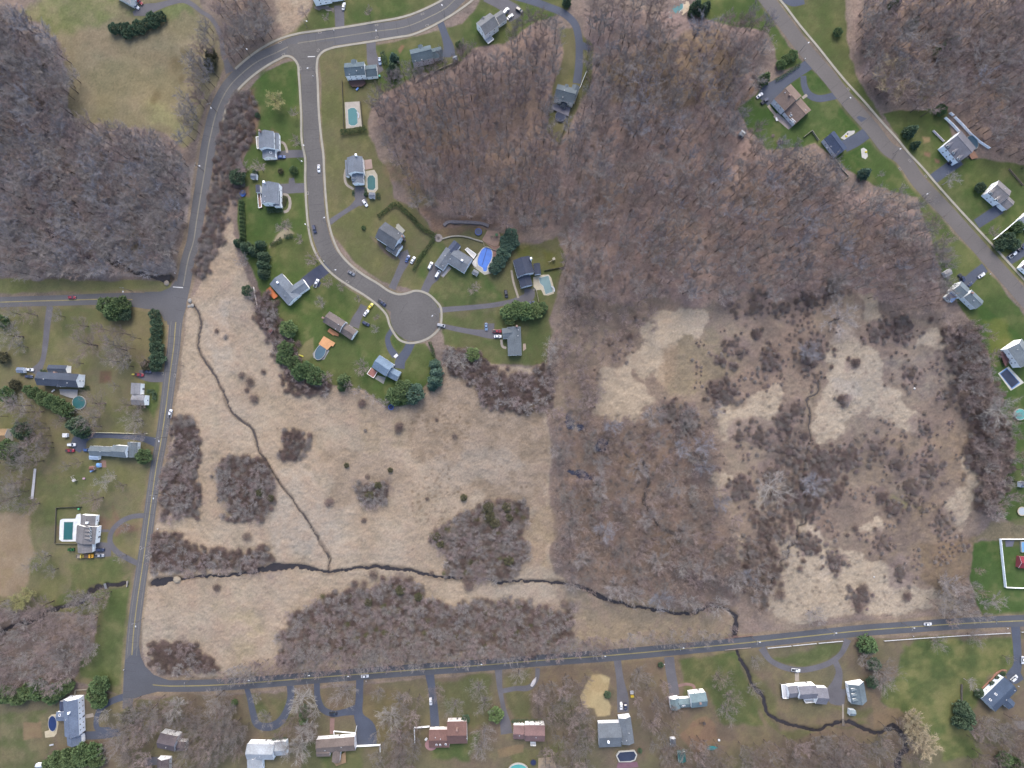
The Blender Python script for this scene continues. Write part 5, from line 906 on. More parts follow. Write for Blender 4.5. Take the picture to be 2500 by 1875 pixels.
for x, y, r_, k_ in CL:
    n_ = max(3, int((r_ * S) ** 2 * 3.14 / (3.2 if k_ == 0 else 7.0))); rr_ = random.Random(int(x * 7 + y))
    for _ in range(n_):
        a_, q_ = rr_.uniform(0, 6.283), r_ * min(1.2, abs(rr_.gauss(0, .58))); px_, py_ = x + q_ * math.cos(a_), y + q_ * math.sin(a_)
        SHRUBS.append([*W(px_, py_), rr_.uniform(.8, 2.0), rr_.uniform(.6, 1.1), pick(cols('dark:2 greyb:3 mauve:3' if k_ == 0 else 'brown:3 mauve:3 greyb:2'), rr_), rr_.randrange(3), rr_.uniform(0, 6.28), 'bare shrub in a brown scrub clump of the eastern marsh', 'shrub', 'shrubs of the eastern marsh clumps', False])
grove(F("1240,660 1560,640 1960,690 2050,720 2100,950 2100,1300 1660,1330 1560,980 1480,870 1290,880"), 9, (.6, 1.7), 'mauve:3 brown:4 greyb:4', 'small bare shrub scattered over the eastern marsh', 'shrubs scattered over the eastern marsh', 'shrub', (.5, .9), 60, store=SHRUBS, noise=(25, .8), tan=False)
grove(F("400,700 540,700 700,860 1180,860 1190,1240 700,1220 400,1200"), 22, (1.0, 2.2), 'dark:3 greyb:2', 'lone bare shrub in the pale marsh', 'lone shrubs in the pale marsh', 'shrub', (.6, .9), 61, store=SHRUBS, noise=(60, 1.3))
for nm, P, c, sd_ in (('wood', "-20,20 60,45 140,115 162,180 152,275 260,295 390,332 425,362 402,480 380,590 -20,585", 'mauve:2 greyb:2 brown:1', 70), ('mid', "830,240 1000,150 1190,100 1200,500 960,460 870,340", 'brown:3 mauve:1', 71), ('big', "1290,30 1640,80 1600,240 1790,395 1960,450 2040,640 1240,640 1220,335", 'brown:3 mauve:2 greyb:1', 72), ('ne', "1850,70 1900,-20 2230,-20 2230,370 2050,235 1860,165", 'brown:2 mauve:2', 73), ('swamp', "1205,890 1480,890 1540,1050 1590,1280 1480,1310 1210,1225", 'brown:2 greyb:2', 74)):
    grove(F(P), 22, (1.0, 2.2), c, 'low bare shrub under the trees', 'undergrowth', 'shrub', (.3, .6), sd_, store=SHRUBS, noise=(60, .1))
for t, s in (((1,2), "490,810,60 410,735,45 635,700,35 545,980,60 1710,1040,55 2110,1290,60 2100,1330,45"), ((1,3), "465,820,58 1820,1230,60 140,1350,50 1340,440,60 1510,1480,55"), ((2,2), "1065,655,32"), ((2,3), "650,1320,80"), ((3,2), "1150,570,50 1300,640,38 1530,290,55 170,330,45 2060,1380,55"), ((3,3), "2000,1150,38 1700,1200,55 1800,1440,70 1800,1330,45 1780,815,40 2000,885,35"), ((4,2), "1205,130,38 370,600,60 230,990,50"), ((4,3), "385,715,42 300,800,28 200,290,65 1720,480,55 470,1370,60 430,1590,60 930,1460,65 750,520,48 660,390,48")):
    for x, y, rr in Z(*t, s): SHRUBS.append([*W(x, y), rr / 4.424 * S, 1.0, 'dark', RND.randrange(3), RND.uniform(0, 6.28), 'dark round shrub standing apart in the marsh', 'shrub', 'round shrubs apart in the marsh', True])
def plant_tree(t):
    wx, wy, R, sz, c, v, rz, lb, cat, g, forced = t; root = thing('bare_tree' if c not in ('tan', 'yellow') else 'willow_tree', lb, cat, (wx, wy, 0), rz, g); root.scale = (R / 5.6, R / 5.6, sz)
    link('trunk', (TRKP if c in ('dead', 'pale') else TRK)[v], root); link('crown', CRW[c, v], root)
def plant_shrub(t):
    wx, wy, R, sz, c, v, rz, lb, cat, g, forced = t; o = link('bare_shrub', SHR[c, v]); o.location = (wx, wy, 0); o.rotation_euler = (0, 0, rz); o.scale = (R / 2.3, R / 2.3, sz * (.45 + .55 * R / 2.3)); tag(o, lb, cat, g)
def scatter(name, label, cat, items, meshes):
    """one object: the many that cannot be counted"""
    holder = []
    vs = [(t[0], t[1], 0.0) for t in items]; me = bpy.data.meshes.new(name); me.from_pydata(vs, [], []); o = link(name, me); tag(o, label, cat, None, 'stuff')
    for nm, ty, dat in (('kind', 'INT', [t[-1] for t in items]), ('turn', 'FLOAT', [t[6] for t in items]), ('sxy', 'FLOAT', [t[2] for t in items]), ('sz', 'FLOAT', [t[3] for t in items])):
        a = me.attributes.new(nm, ty, 'POINT'); a.data.foreach_set('value', dat)
    ng = bpy.data.node_groups.new(name, 'GeometryNodeTree'); ng.interface.new_socket('Geometry', in_out='INPUT', socket_type='NodeSocketGeometry'); ng.interface.new_socket('Geometry', in_out='OUTPUT', socket_type='NodeSocketGeometry')
    N, L = ng.nodes, ng.links; gi, go, jn = N.new('NodeGroupInput'), N.new('NodeGroupOutput'), N.new('GeometryNodeJoinGeometry')
    def attr(n, ty): q = N.new('GeometryNodeInputNamedAttribute'); q.data_type = ty; q.inputs[0].default_value = n; return [s for s in q.outputs if s.enabled][0]
    ak, at, ax, az = attr('kind', 'INT'), attr('turn', 'FLOAT'), attr('sxy', 'FLOAT'), attr('sz', 'FLOAT')
    cr, cs = N.new('ShaderNodeCombineXYZ'), N.new('ShaderNodeCombineXYZ'); L.new(at, cr.inputs[2]); L.new(ax, cs.inputs[0]); L.new(ax, cs.inputs[1]); L.new(az, cs.inputs[2])
    for i, obs in enumerate(meshes):
        cmp_ = N.new('FunctionNodeCompare'); cmp_.data_type = 'INT'; cmp_.operation = 'EQUAL'; ins = [s for s in cmp_.inputs if s.enabled]; L.new(ak, ins[0]); ins[1].default_value = i
        for ob in obs:
            oi = N.new('GeometryNodeObjectInfo'); oi.inputs['Object'].default_value = ob; iop = N.new('GeometryNodeInstanceOnPoints'); L.new(gi.outputs[0], iop.inputs['Points']); L.new(cmp_.outputs[0], iop.inputs['Selection'])
            L.new(oi.outputs['Geometry'], iop.inputs['Instance']); L.new(cr.outputs[0], iop.inputs['Rotation']); L.new(cs.outputs[0], iop.inputs['Scale']); L.new(iop.outputs[0], jn.inputs[0])
    L.new(jn.outputs[0], go.inputs[0]); md = o.modifiers.new('scatter', 'NODES'); md.node_group = ng
    return o
forced = [t for t in TREES if t[10]]; rest = sorted([t for t in TREES if not t[10]], key=lambda t: -t[2]); keep = max(0, 300 - len(forced))
ntan = [t for t in forced if t[4] in ('tan', 'yellow')]; keep = 300 - (len(forced) - len(ntan))
for t in forced + rest[:keep]: plant_tree(t)
print('bare trees', len(forced), len(rest), 'shrubs', len(SHRUBS))
src = {}
for o in list(COL.objects):
    if o.type == 'MESH' and o.name.split('.')[0] in ('trunk', 'crown'): src.setdefault(o.data.name, o)
kinds, ml = {}, []
items = []
for t in rest[keep:]:
    c, v = t[4], t[5]; k = (c, v)
    if k not in kinds:
        obs = [src.get(TRK[v].name), src.get(CRW[c, v].name)]
        if None in obs: continue
        kinds[k] = len(ml); ml.append(obs)
    items.append([t[0], t[1], t[2] / 5.6, t[3], c, v, t[6], kinds[k]])
if items: scatter('woodland', 'leafless grey brown woodland that fills in between the larger trees', 'woodland', items, ml)
fs_ = [t for t in SHRUBS if t[10]]; rs_ = sorted([t for t in SHRUBS if not t[10] and t[9] != 'undergrowth'], key=lambda t: -t[2]); und = [t for t in SHRUBS if t[9] == 'undergrowth']
ks = 300 - len(fs_)
for t in fs_ + rs_[:ks]: plant_shrub(t)
src = {}
for o in list(COL.objects):
    if o.type == 'MESH' and o.name.startswith('bare_shrub'): src.setdefault(o.data.name, o)
kinds, ml, items = {}, [], []
for t in rs_[ks:] + und:
    k = (t[4], t[5])
    if k not in kinds:
        ob = src.get(SHR[k].name)
        if ob is None: continue
        kinds[k] = len(ml); ml.append([ob])
    items.append([t[0], t[1], t[2] / 2.3, t[3] * (.45 + .55 * t[2] / 2.3), t[4], t[5], t[6], kinds[k]])
scatter('undergrowth', 'low bare undergrowth filling thickets and the floor of the woods', 'undergrowth', items, ml)
# ------------------------------------------------------------------ evergreens and hedges
EVC = {'spruce': (90, 110, 86), 'blue': (96, 120, 104), 'green': (103, 124, 84), 'olive': (108, 106, 82), 'light': (116, 136, 90), 'hedge': (84, 100, 66)}
EVM = {k: mat('needles_' + k, v, .9, (.9, .16), (4, .18), rnd=.10, hue=.012, spec=.12) for k, v in EVC.items()}
def tri_cloud(mb, pts, size, r, mi=0, drop=.2):
    vs, fs = [], []
    for p, out in pts:
        for _ in range(2):
            d = (out * .8 + Vector((r.uniform(-1, 1), r.uniform(-1, 1), r.uniform(-.7, .8) - drop))).normalized() * size * r.uniform(.6, 1.3)
            s = d.cross(Vector((r.uniform(-1, 1), r.uniform(-1, 1), r.uniform(-1, 1)))).normalized() * size * r.uniform(.3, .5); o = len(vs)
            vs += [p - s, p + s, p + d + s * .4, p + d - s * .4]; fs.append((o, o + 1, o + 2, o + 3))
    mb.add(vs, fs, mi)
def ever_parts(seed, form, H, R, n=900, size=.55):
    r = random.Random(seed); tr, cr = MB(), MB(); tr.tube((0, 0, -.2), (0, 0, H * .92), .22, .04, 6); pts = []
    arms = [(r.uniform(0, 6.28), r.uniform(.75, 1.1)) for _ in range(40)]
    for k in range(n):
        if form == 'cone':
            f = 1 - math.sqrt(r.random()) * .97; z = H * (.10 + .9 * (1 - math.sqrt(r.random()))); rad = R * (1 - (z / H) ** 1.2) * .98 + .12; a0, m = arms[int(z / H * 39)]; a = r.uniform(0, 6.28)
            q = rad * (.55 + .45 * math.sqrt(r.random())) * (1 + .14 * math.sin(7 * a + z * 1.7))
        else:
            u = r.uniform(-.6, 1); a = r.uniform(0, 6.28); z = H * (.5 + .46 * u); rad = R * math.sqrt(max(0, 1 - u * u)); q = rad * (.7 + .3 * math.sqrt(r.random())) * (1 + .16 * math.sin(5 * a + 3 * u + seed))
        pts.append((Vector((q * math.cos(a), q * math.sin(a), z)), Vector((math.cos(a), math.sin(a), .35 if form == 'cone' else u))))
    tri_cloud(cr, pts, size, r); return tr, cr
EVG = {}
for k in range(3):
    for form in ('cone', 'round'):
        tr, cr = ever_parts(500 + k, form, 9.0 if form == 'cone' else 5.0, 3.0); base = cr.mesh('crown', EVM['spruce']); tm_ = tr.mesh('trunk', M_TRUNK)
        for c in EVM:
            me = base.copy(); me.materials[0] = EVM[c]; EVG[form, c, k] = (tm_, me)
def evergreens(t, s, label, group, colour='spruce', form='cone', cat='evergreen tree', name='evergreen_tree', hk=1.0):
    one = len(s.split()) == 1
    for x, y, rr in Z(*t, s):
        R = rr / 4.424 * S * 0.96; H = max(2.0, min(13.0, R * (2.9 if form == 'cone' else 1.7) * hk)); wx, wy = W(x, y, H * .45); tm_, cm = EVG[form, colour, RND.randrange(3)]
        root = thing(name, label, cat, (wx, wy, 0), RND.uniform(0, 6.28), None if one else group); root.scale = (R / 3, R / 3, H / (9.0 if form == 'cone' else 5.0)); link('trunk', tm_, root); link('crown', cm, root)
def hedge(t, s, w, h, label, colour='hedge', dens=14, cl=False):
    P = [W(*p[:2], h * .6) for p in smooth_line(Z(*t, s), 6)]; r = random.Random(len(label) * 31 + int(P[0][0])); mb = MB(); pts = []
    for a, b in zip(P, P[1:]):
        a, b = Vector(a), Vector(b); d = b - a; L = d.length
        if L < .01: continue
        nrm = Vector((-d.y, d.x)) / L
        for k in range(max(2, int(L * dens * w * 1.15))):
            p = a.lerp(b, r.random()); o = r.uniform(-1, 1); z = h * (1 - .25 * o * o) * math.sqrt(r.uniform(.15, 1)) * (1 + .12 * math.sin(p.x * 2.1 + p.y * 1.3)); q = p + nrm * o * w / 2
            pts.append((Vector((q.x, q.y, z)), Vector((nrm.x * o, nrm.y * o, .5))))
    tri_cloud(mb, pts, .38, r); o = mb.build('hedge', EVM[colour]); tag(o, label, 'hedge'); return o
E = evergreens
E((0,0), "1235,310,55 1310,310,52 1375,365,52 1375,300,50 1440,330,55 1490,270,50 1530,320,48 1590,260,52 1640,185,52 1665,245,55 1740,185,52", 'dark evergreen in the curved row below the top left drive', 'curved evergreen row', 'spruce', 'round')
E((0,0), "430,700,48", 'narrow olive evergreen inside the left woods', None, 'olive'); E((0,0), "435,1130,60", 'round olive evergreen lower in the left woods', None, 'olive', 'round')
E((1,0), "2040,620,56", 'blue green spruce behind the slate roofed house', None, 'blue'); E((1,0), "2030,745,74", 'larger dark green spruce behind the slate roofed house', None, 'spruce')
E((1,0), "70,590,55 60,690,62", 'olive evergreen beside the meadow track', 'evergreens beside the meadow track', 'olive', 'round'); E((1,0), "570,1245,26", 'small dark bush on the corner lawn', None, 'spruce', 'round', 'bush', 'evergreen_bush')
E((2,0), "540,490,42", 'evergreen bush at the end of the fenced drive', None, 'green', 'round', 'bush', 'evergreen_bush'); E((2,0), "1700,10,48", 'evergreen at the top edge right of the curved drive', None, 'spruce')
E((3,0), "890,60,68 960,95,62 1000,60,52", 'dark evergreen beside the tan decked pool', 'evergreens by the tan pool deck'); E((3,0), "830,150,36", 'small evergreen below the tan pool deck', None, 'spruce', 'round')
E((3,0), "1630,840,66", 'evergreen at the head of the blue drive', None, 'green'); E((3,0), "1925,600,52 1850,640,45 1800,700,50", 'light green evergreen beside the diagonal road', 'light evergreens by the diagonal road', 'light', 'round')
E((4,0), "830,40,65", 'evergreen at the top edge of the right wood', None, 'green'); E((4,0), "1030,240,58", 'small evergreen in the upper right wood', None, 'olive'); E((4,0), "1330,530,66 1440,450,62", 'evergreen in the middle of the right wood', 'evergreens in the right wood', 'green')
E((4,0), "200,350,46", 'evergreen bush on the verge of the right wood', None, 'green', 'round'); E((4,0), "1000,1410,68", 'dark evergreen on the lawn above the dormer house', None); E((4,0), "1050,1560,46", 'smaller evergreen on the lawn above the dormer house', None, 'spruce'); E((4,0), "1310,1190,58", 'low evergreen at the wood edge by the fence panels', None, 'green', 'round')
E((0,1), "1150,1640,85 1310,1640,92", 'bushy evergreen at the edge of the side road', 'evergreens at the side road', 'green', 'round'); E((0,2), "1240,40,100", 'largest bushy evergreen below the side road', None, 'green', 'round'); E((0,2), "1340,70,70", 'right lower bushy evergreen below the side road', None, 'spruce', 'round')
E((1,1), "355,255,78", 'round dark evergreen left of the grey shed', None, 'spruce', 'round'); E((1,1), "960,180,42", 'small evergreen on the lawn near the street lamp', None, 'green', 'round'); E((1,1), "820,190,28", 'tiny pale bush beside the lawn evergreen', None, 'olive', 'round', 'bush', 'evergreen_bush'); E((1,1), "1715,800,22", 'tiny green bush alone on the dry lawn', None, 'green', 'round', 'bush', 'evergreen_bush')
E((1,1), "390,520,30 388,562,30 388,604,32 392,646,32 396,690,32 396,734,32 398,778,32 400,822,32 402,866,32 402,908,32", 'pointed arborvitae in the long row on the west lawn edge', 'arborvitae row', 'green', 'cone', 'arborvitae', 'arborvitae')
E((1,1), "350,960,52 440,1010,70 520,1050,62 590,985,60 620,1110,68 615,1200,68 620,1290,64", 'tall evergreen in the cluster below the arborvitae row', 'evergreen cluster below the arborvitae', 'spruce'); E((1,1), "460,1480,55", 'dim evergreen in the scrub left of the orange deck', None, 'spruce', 'round')
E((1,1), "545,205,30", 'small dark bush behind the grey shed', None, 'spruce', 'round', 'bush', 'evergreen_bush'); E((1,1), "1580,180,24 1740,440,20", 'small dark bush against the pink patio house', 'bushes against the pink patio house', 'spruce', 'round', 'bush', 'evergreen_bush')
E((2,1), "1095,880,68 1055,950,72 1115,960,66 1050,1015,70 1010,1090,72 970,1165,70 920,1240,62", 'blue green pine in the row right of the blue pool', 'pines right of the blue pool', 'blue', 'round'); E((2,1), "1385,640,24", 'tiny evergreen in the brown wood', None, 'green', 'round', 'bush', 'evergreen_bush')
E((4,1), "500,210,64", 'blue spruce at the lower end of the bright lawn', None, 'blue'); E((4,1), "1740,370,52", 'dark evergreen left of the taupe roofed house', None, 'spruce', 'round'); E((4,1), "2030,930,72 1960,990,62 2100,985,62", 'evergreen beside the drive with three vehicles', 'evergreens at the right edge drive', 'spruce', 'round'); E((4,1), "2140,800,58", 'evergreen inside the long white fence', None, 'green', 'round')
E((0,2), "1670,80,56 1690,170,56 1690,258,60 1680,350,55 1695,440,70 1705,550,76 1680,630,60", 'evergreen in the column beside the left hand road', 'evergreen column by the left road', 'spruce', 'round'); E((0,2), "1580,625,52", 'olive evergreen over the two parked cars', None, 'olive', 'round')
E((0,2), "160,830,52", 'small evergreen left of the slate roofed house', None, 'olive', 'round'); E((0,2), "70,940,75", 'broad evergreen at the left edge below the slate roofed house', None, 'green', 'round'); E((0,2), "300,890,46 380,930,64 470,990,70 560,1020,76 640,1065,76 720,1110,74", 'bright green conifer in the diagonal row behind the slate roofed house', 'diagonal conifer row', 'green', 'round')
E((0,2), "240,1330,88", 'evergreen left of the white trailer', None, 'spruce', 'round'); E((0,2), "800,1270,98 860,1345,82", 'tall evergreen over the blue drive', 'evergreens over the blue drive'); E((0,2), "80,1540,105", 'large evergreen below the tan roofed house', None, 'green', 'round'); E((0,2), "1555,1610,76", 'round evergreen beside the long grey house', None, 'green', 'round'); E((0,2), "30,150,60", 'evergreen at the left edge beside the track', None, 'green', 'round'); E((0,2), "25,540,62", 'olive evergreen at the left edge', None, 'olive', 'round')
E((1,2), "905,235,84", 'round bright evergreen left of the brown roofed house', None, 'light', 'round'); E((1,2), "875,450,78 850,545,72 950,600,74 1040,700,88 1100,660,72 1200,745,92", 'green pine in the curve behind the oval pool', 'pines behind the oval pool', 'green', 'round'); E((1,2), "1490,790,76", 'green pine left of the light blue house', None, 'green'); E((1,2), "1470,865,48", 'small pine below the green pine', None, 'green')
E((1,2), "2050,960,88 2150,890,98 2165,970,70", 'green pine right of the light blue house', 'pines right of the light blue house', 'green', 'round')
E((2,2), "1070,60,82 1160,30,90 1260,45,92 1355,40,82 1085,130,58", 'bright green tree in the row above the grey garage house', 'bright trees above the grey garage house', 'light', 'round'); E((2,2), "1430,10,60", 'darker tree at the end of the bright row', None, 'green', 'round'); E((2,2), "680,510,70", 'round green tree on the lawn left of the grey garage house', None, 'light', 'round'); E((2,2), "270,620,64 285,700,74 268,790,84 240,850,58", 'tall blue green spruce at the end of the lower lawn', 'spruces at the lower lawn end', 'blue'); E((2,2), "50,930,100 20,990,62", 'pine at the bottom tip of the lower lawn', 'pines at the lawn tip', 'blue', 'round')
E((0,4), "60,860,90 200,890,80 300,830,84 420,825,88 430,760,62 560,880,78 640,810,84 725,770,72", 'green pine in the row behind the long blue grey house', 'pines behind the long blue grey house', 'green', 'round'); E((0,4), "1080,760,90 1030,860,84 1075,930,78", 'green pine between house and left road junction', 'pines by the junction', 'green', 'round')
E((0,4), "780,1550,110 650,1570,98 560,1620,88 900,1510,108 1010,1480,88 1040,1570,80", 'green pine below the long blue grey house', 'pines below the long blue grey house', 'green', 'round'); E((1,4), "1060,1060,62 1055,1150,52", 'evergreen between the two looped drives', 'evergreens between the looped drives', 'green'); E((1,4), "310,960,36", 'slim evergreen left of the first looped drive', None, 'green')
E((0,4), "1390,1090,80", 'olive evergreen below the junction among bare trees', None, 'olive', 'round'); E((2,4), "930,1080,76", 'bright evergreen left of the forked driveway', None, 'light', 'round'); E((2,4), "605,1125,42", 'small evergreen at the red brown house', None, 'spruce', 'round'); E((2,4), "2135,865,36", 'dark bush on the sandy patch', None, 'spruce', 'round', 'bush', 'evergreen_bush'); E((3,4), "500,545,28", 'small bush beside the straight drive', None, 'spruce', 'round', 'bush', 'evergreen_bush'); E((3,4), "280,1480,26", 'slim bush behind the octagonal pool', None, 'spruce')
E((4,4), "545,345,104", 'large bright evergreen left of the broad lawn', None, 'green'); E((4,4), "1585,1050,90 1560,1180,84 1600,1120,84", 'dark spruce on the lower right lawn', 'spruces on the lower right lawn', 'spruce'); E((4,4), "590,540,66 570,730,58", 'dim evergreen under the bare trees by the garage', 'dim evergreens by the garage', 'spruce', 'round'); E((4,4), "1725,850,44", 'dark bush at the corner of the navy roofed house', None, 'spruce', 'round', 'bush', 'evergreen_bush'); E((4,4), "2000,1560,72 2110,1620,72", 'evergreen in the lower right corner', 'evergreens in the lower right corner', 'green', 'round'); E((4,4), "1985,640,24 1930,690,24 1870,750,28", 'small bush along the brick edged path', 'bushes along the brick edged path', 'spruce', 'round', 'bush', 'evergreen_bush')
E((1,3), "1530,48,26 2003,100,26", 'small olive bush standing alone in the marsh', 'lone olive bushes', 'olive', 'round', 'bush', 'evergreen_bush'); E((2,3), "585,397,34", 'olive bush above the big marsh thicket', None, 'olive', 'round', 'bush', 'evergreen_bush'); E((1,3), "595,345,38 710,405,36 1780,375,44 1870,265,36 1765,1530,42 2110,1395,50", 'olive evergreen bush inside a marsh thicket', 'olive bushes in the thickets', 'olive', 'round', 'bush', 'evergreen_bush'); E((2,3), "850,500,52 1050,500,48 870,600,50 920,670,52 290,820,44 330,900,40 1080,610,40 1070,1080,50 100,1470,44", 'olive evergreen bush in the big thicket above the stream', 'olive bushes of the big thicket', 'olive', 'round', 'bush', 'evergreen_bush')
hedge((1,0), "1462,1425 1600,1412 1740,1380", 3.2, 2.6, 'straight clipped hedge below the fenced pool'); hedge((1,1), "1870,682 1985,592", 2.4, 1.8, 'short straight hedge at the start of the curved hedge'); hedge((1,1), "1992,585 2020,555 2080,548 2150,610 2212,660 2330,790 2440,860 2490,890", 2.6, 2.2, 'long curved hedge around the dark grey house')
hedge((2,1), "265,905 200,1010 120,1110 40,1265", 2.0, 1.8, 'thin hedge between the dark grey and the rambling house'); hedge((1,1), "675,615 760,612 845,605", 3.0, 1.6, 'low hedge under the gable of the west lawn house', 'spruce'); hedge((1,1), "862,900 910,895 950,880", 2.6, 1.6, 'rounded hedge on the gravel bed', 'spruce'); hedge((1,1), "705,985 760,965 830,915", 2.0, 1.6, 'staggered shrubs along the gravel bed'); hedge((1,1), "840,560 860,500 872,455", 2.6, 1.2, 'foundation shrubs east of the west lawn house', 'olive')
hedge((3,0), "1740,868 1830,820 1920,755 2010,690", 2.0, 1.3, 'row of small bushes along the blue drive', 'spruce', 9); hedge((1,0), "1915,560 1935,620 1950,700", 2.8, 3.2, 'tall dark hedge beside the worn drive', 'spruce'); hedge((2,2), "215,370 240,440 262,530", 1.8, 1.5, 'thin hedge running down from the cul-de-sac'); hedge((0,2), "1580,910 1660,915 1665,1000", 2.4, 1.8, 'clipped hedge in front of the small white house', 'spruce'); hedge((2,4), "1100,1150 1200,1155 1320,1145 1420,1140", 2.2, 1.2, 'foundation shrubs before the reddish brown house', 'spruce', 10)
hedge((1,4), "730,1360 800,1345 885,1340", 2.0, 1.4, 'foundation hedge above the pale roofed house', 'spruce'); hedge((1,1), "1605,395 1605,450", 1.4, 1.2, 'small hedge left of the pool house drive', 'spruce'); hedge((1,1), "1735,370 1742,460", 1.4, 1.2, 'small hedge right of the pool house drive', 'spruce'); hedge((1,1), "1850,455 1895,455", 3.4, 1.6, 'hedge beside the little pool shed', 'spruce'); hedge((0,2), "430,685 505,685", 1.4, 1.2, 'small clipped hedge at the slate roofed house', 'spruce'); hedge((0,2), "870,868 965,870", 2.2, 1.2, 'clipped hedge at the corner of the slate roofed house'); hedge((0,3), "1055,665 1055,700 1052,800 1048,850", 1.6, 1.2, 'round foundation shrubs east of the taupe house', 'spruce')
hedge((3,0), "0,0 0,1", .1, .1, 'x') if False else None
# ------------------------------------------------------------------ vehicles
M_TYRE = mat('tyre', (52, 52, 54), .9, (2, .05), (6, .05)); M_CGL = mat('car_glass', (40, 46, 56), .08, (1, .02), (2, 0), spec=.7); M_LAMP = mat('car_lamp', (226, 226, 220), .2, (2, .02), (5, 0)); M_TAIL = mat('tail_lamp', (150, 40, 40), .3, (2, .02), (5, 0)); M_HUB = mat('wheel_rim', (170, 172, 176), .4, (3, .03), (6, 0), metal=.5)
CARC = {'white': (232, 234, 238), 'silver': (168, 170, 176), 'grey': (124, 128, 136), 'navy': (52, 60, 88), 'blue': (62, 92, 148), 'lightblue': (122, 146, 176), 'red': (148, 40, 52), 'black': (46, 48, 56), 'yellow': (222, 204, 66), 'orange': (222, 164, 52)}
CARM = {k: mat('car_paint_' + k, v, .25, (.8, .02), (3, .02), spec=.5) for k, v in CARC.items()}
KINDS = {   # length, width, stations (x, half width, top z) of the lower hull; glasshouse base x0 x1, roof x0 x1, top z
 'sedan': (4.7, 1.82, [(-2.35, .70, .72), (-2.2, .84, .92), (-1.3, .90, .98), (.9, .91, .96), (1.7, .88, .88), (2.2, .80, .76), (2.35, .64, .62)], (-1.75, 1.0), (-1.05, .25), 1.44),
 'suv': (4.8, 1.92, [(-2.4, .80, .85), (-2.3, .92, 1.05), (-1.3, .96, 1.08), (1.0, .96, 1.08), (1.8, .93, 1.0), (2.3, .84, .88), (2.4, .70, .7)], (-2.3, 1.15), (-2.0, .35), 1.76),
 'pickup': (5.4, 1.95, [(-2.7, .92, .95), (-2.6, .96, 1.06), (-.6, .97, 1.08), (1.2, .97, 1.08), (2.1, .94, 1.02), (2.6, .86, .9), (2.7, .72, .72)], (-.75, 1.35), (-.55, .7), 1.78),
 'van': (5.0, 1.98, [(-2.5, .90, .95), (-2.42, .96, 1.1), (-1.3, .98, 1.12), (1.4, .98, 1.1), (2.1, .94, 1.0), (2.45, .84, .85), (2.5, .74, .7)], (-2.4, 1.7), (-2.2, .9), 1.95)}
CARP = {}
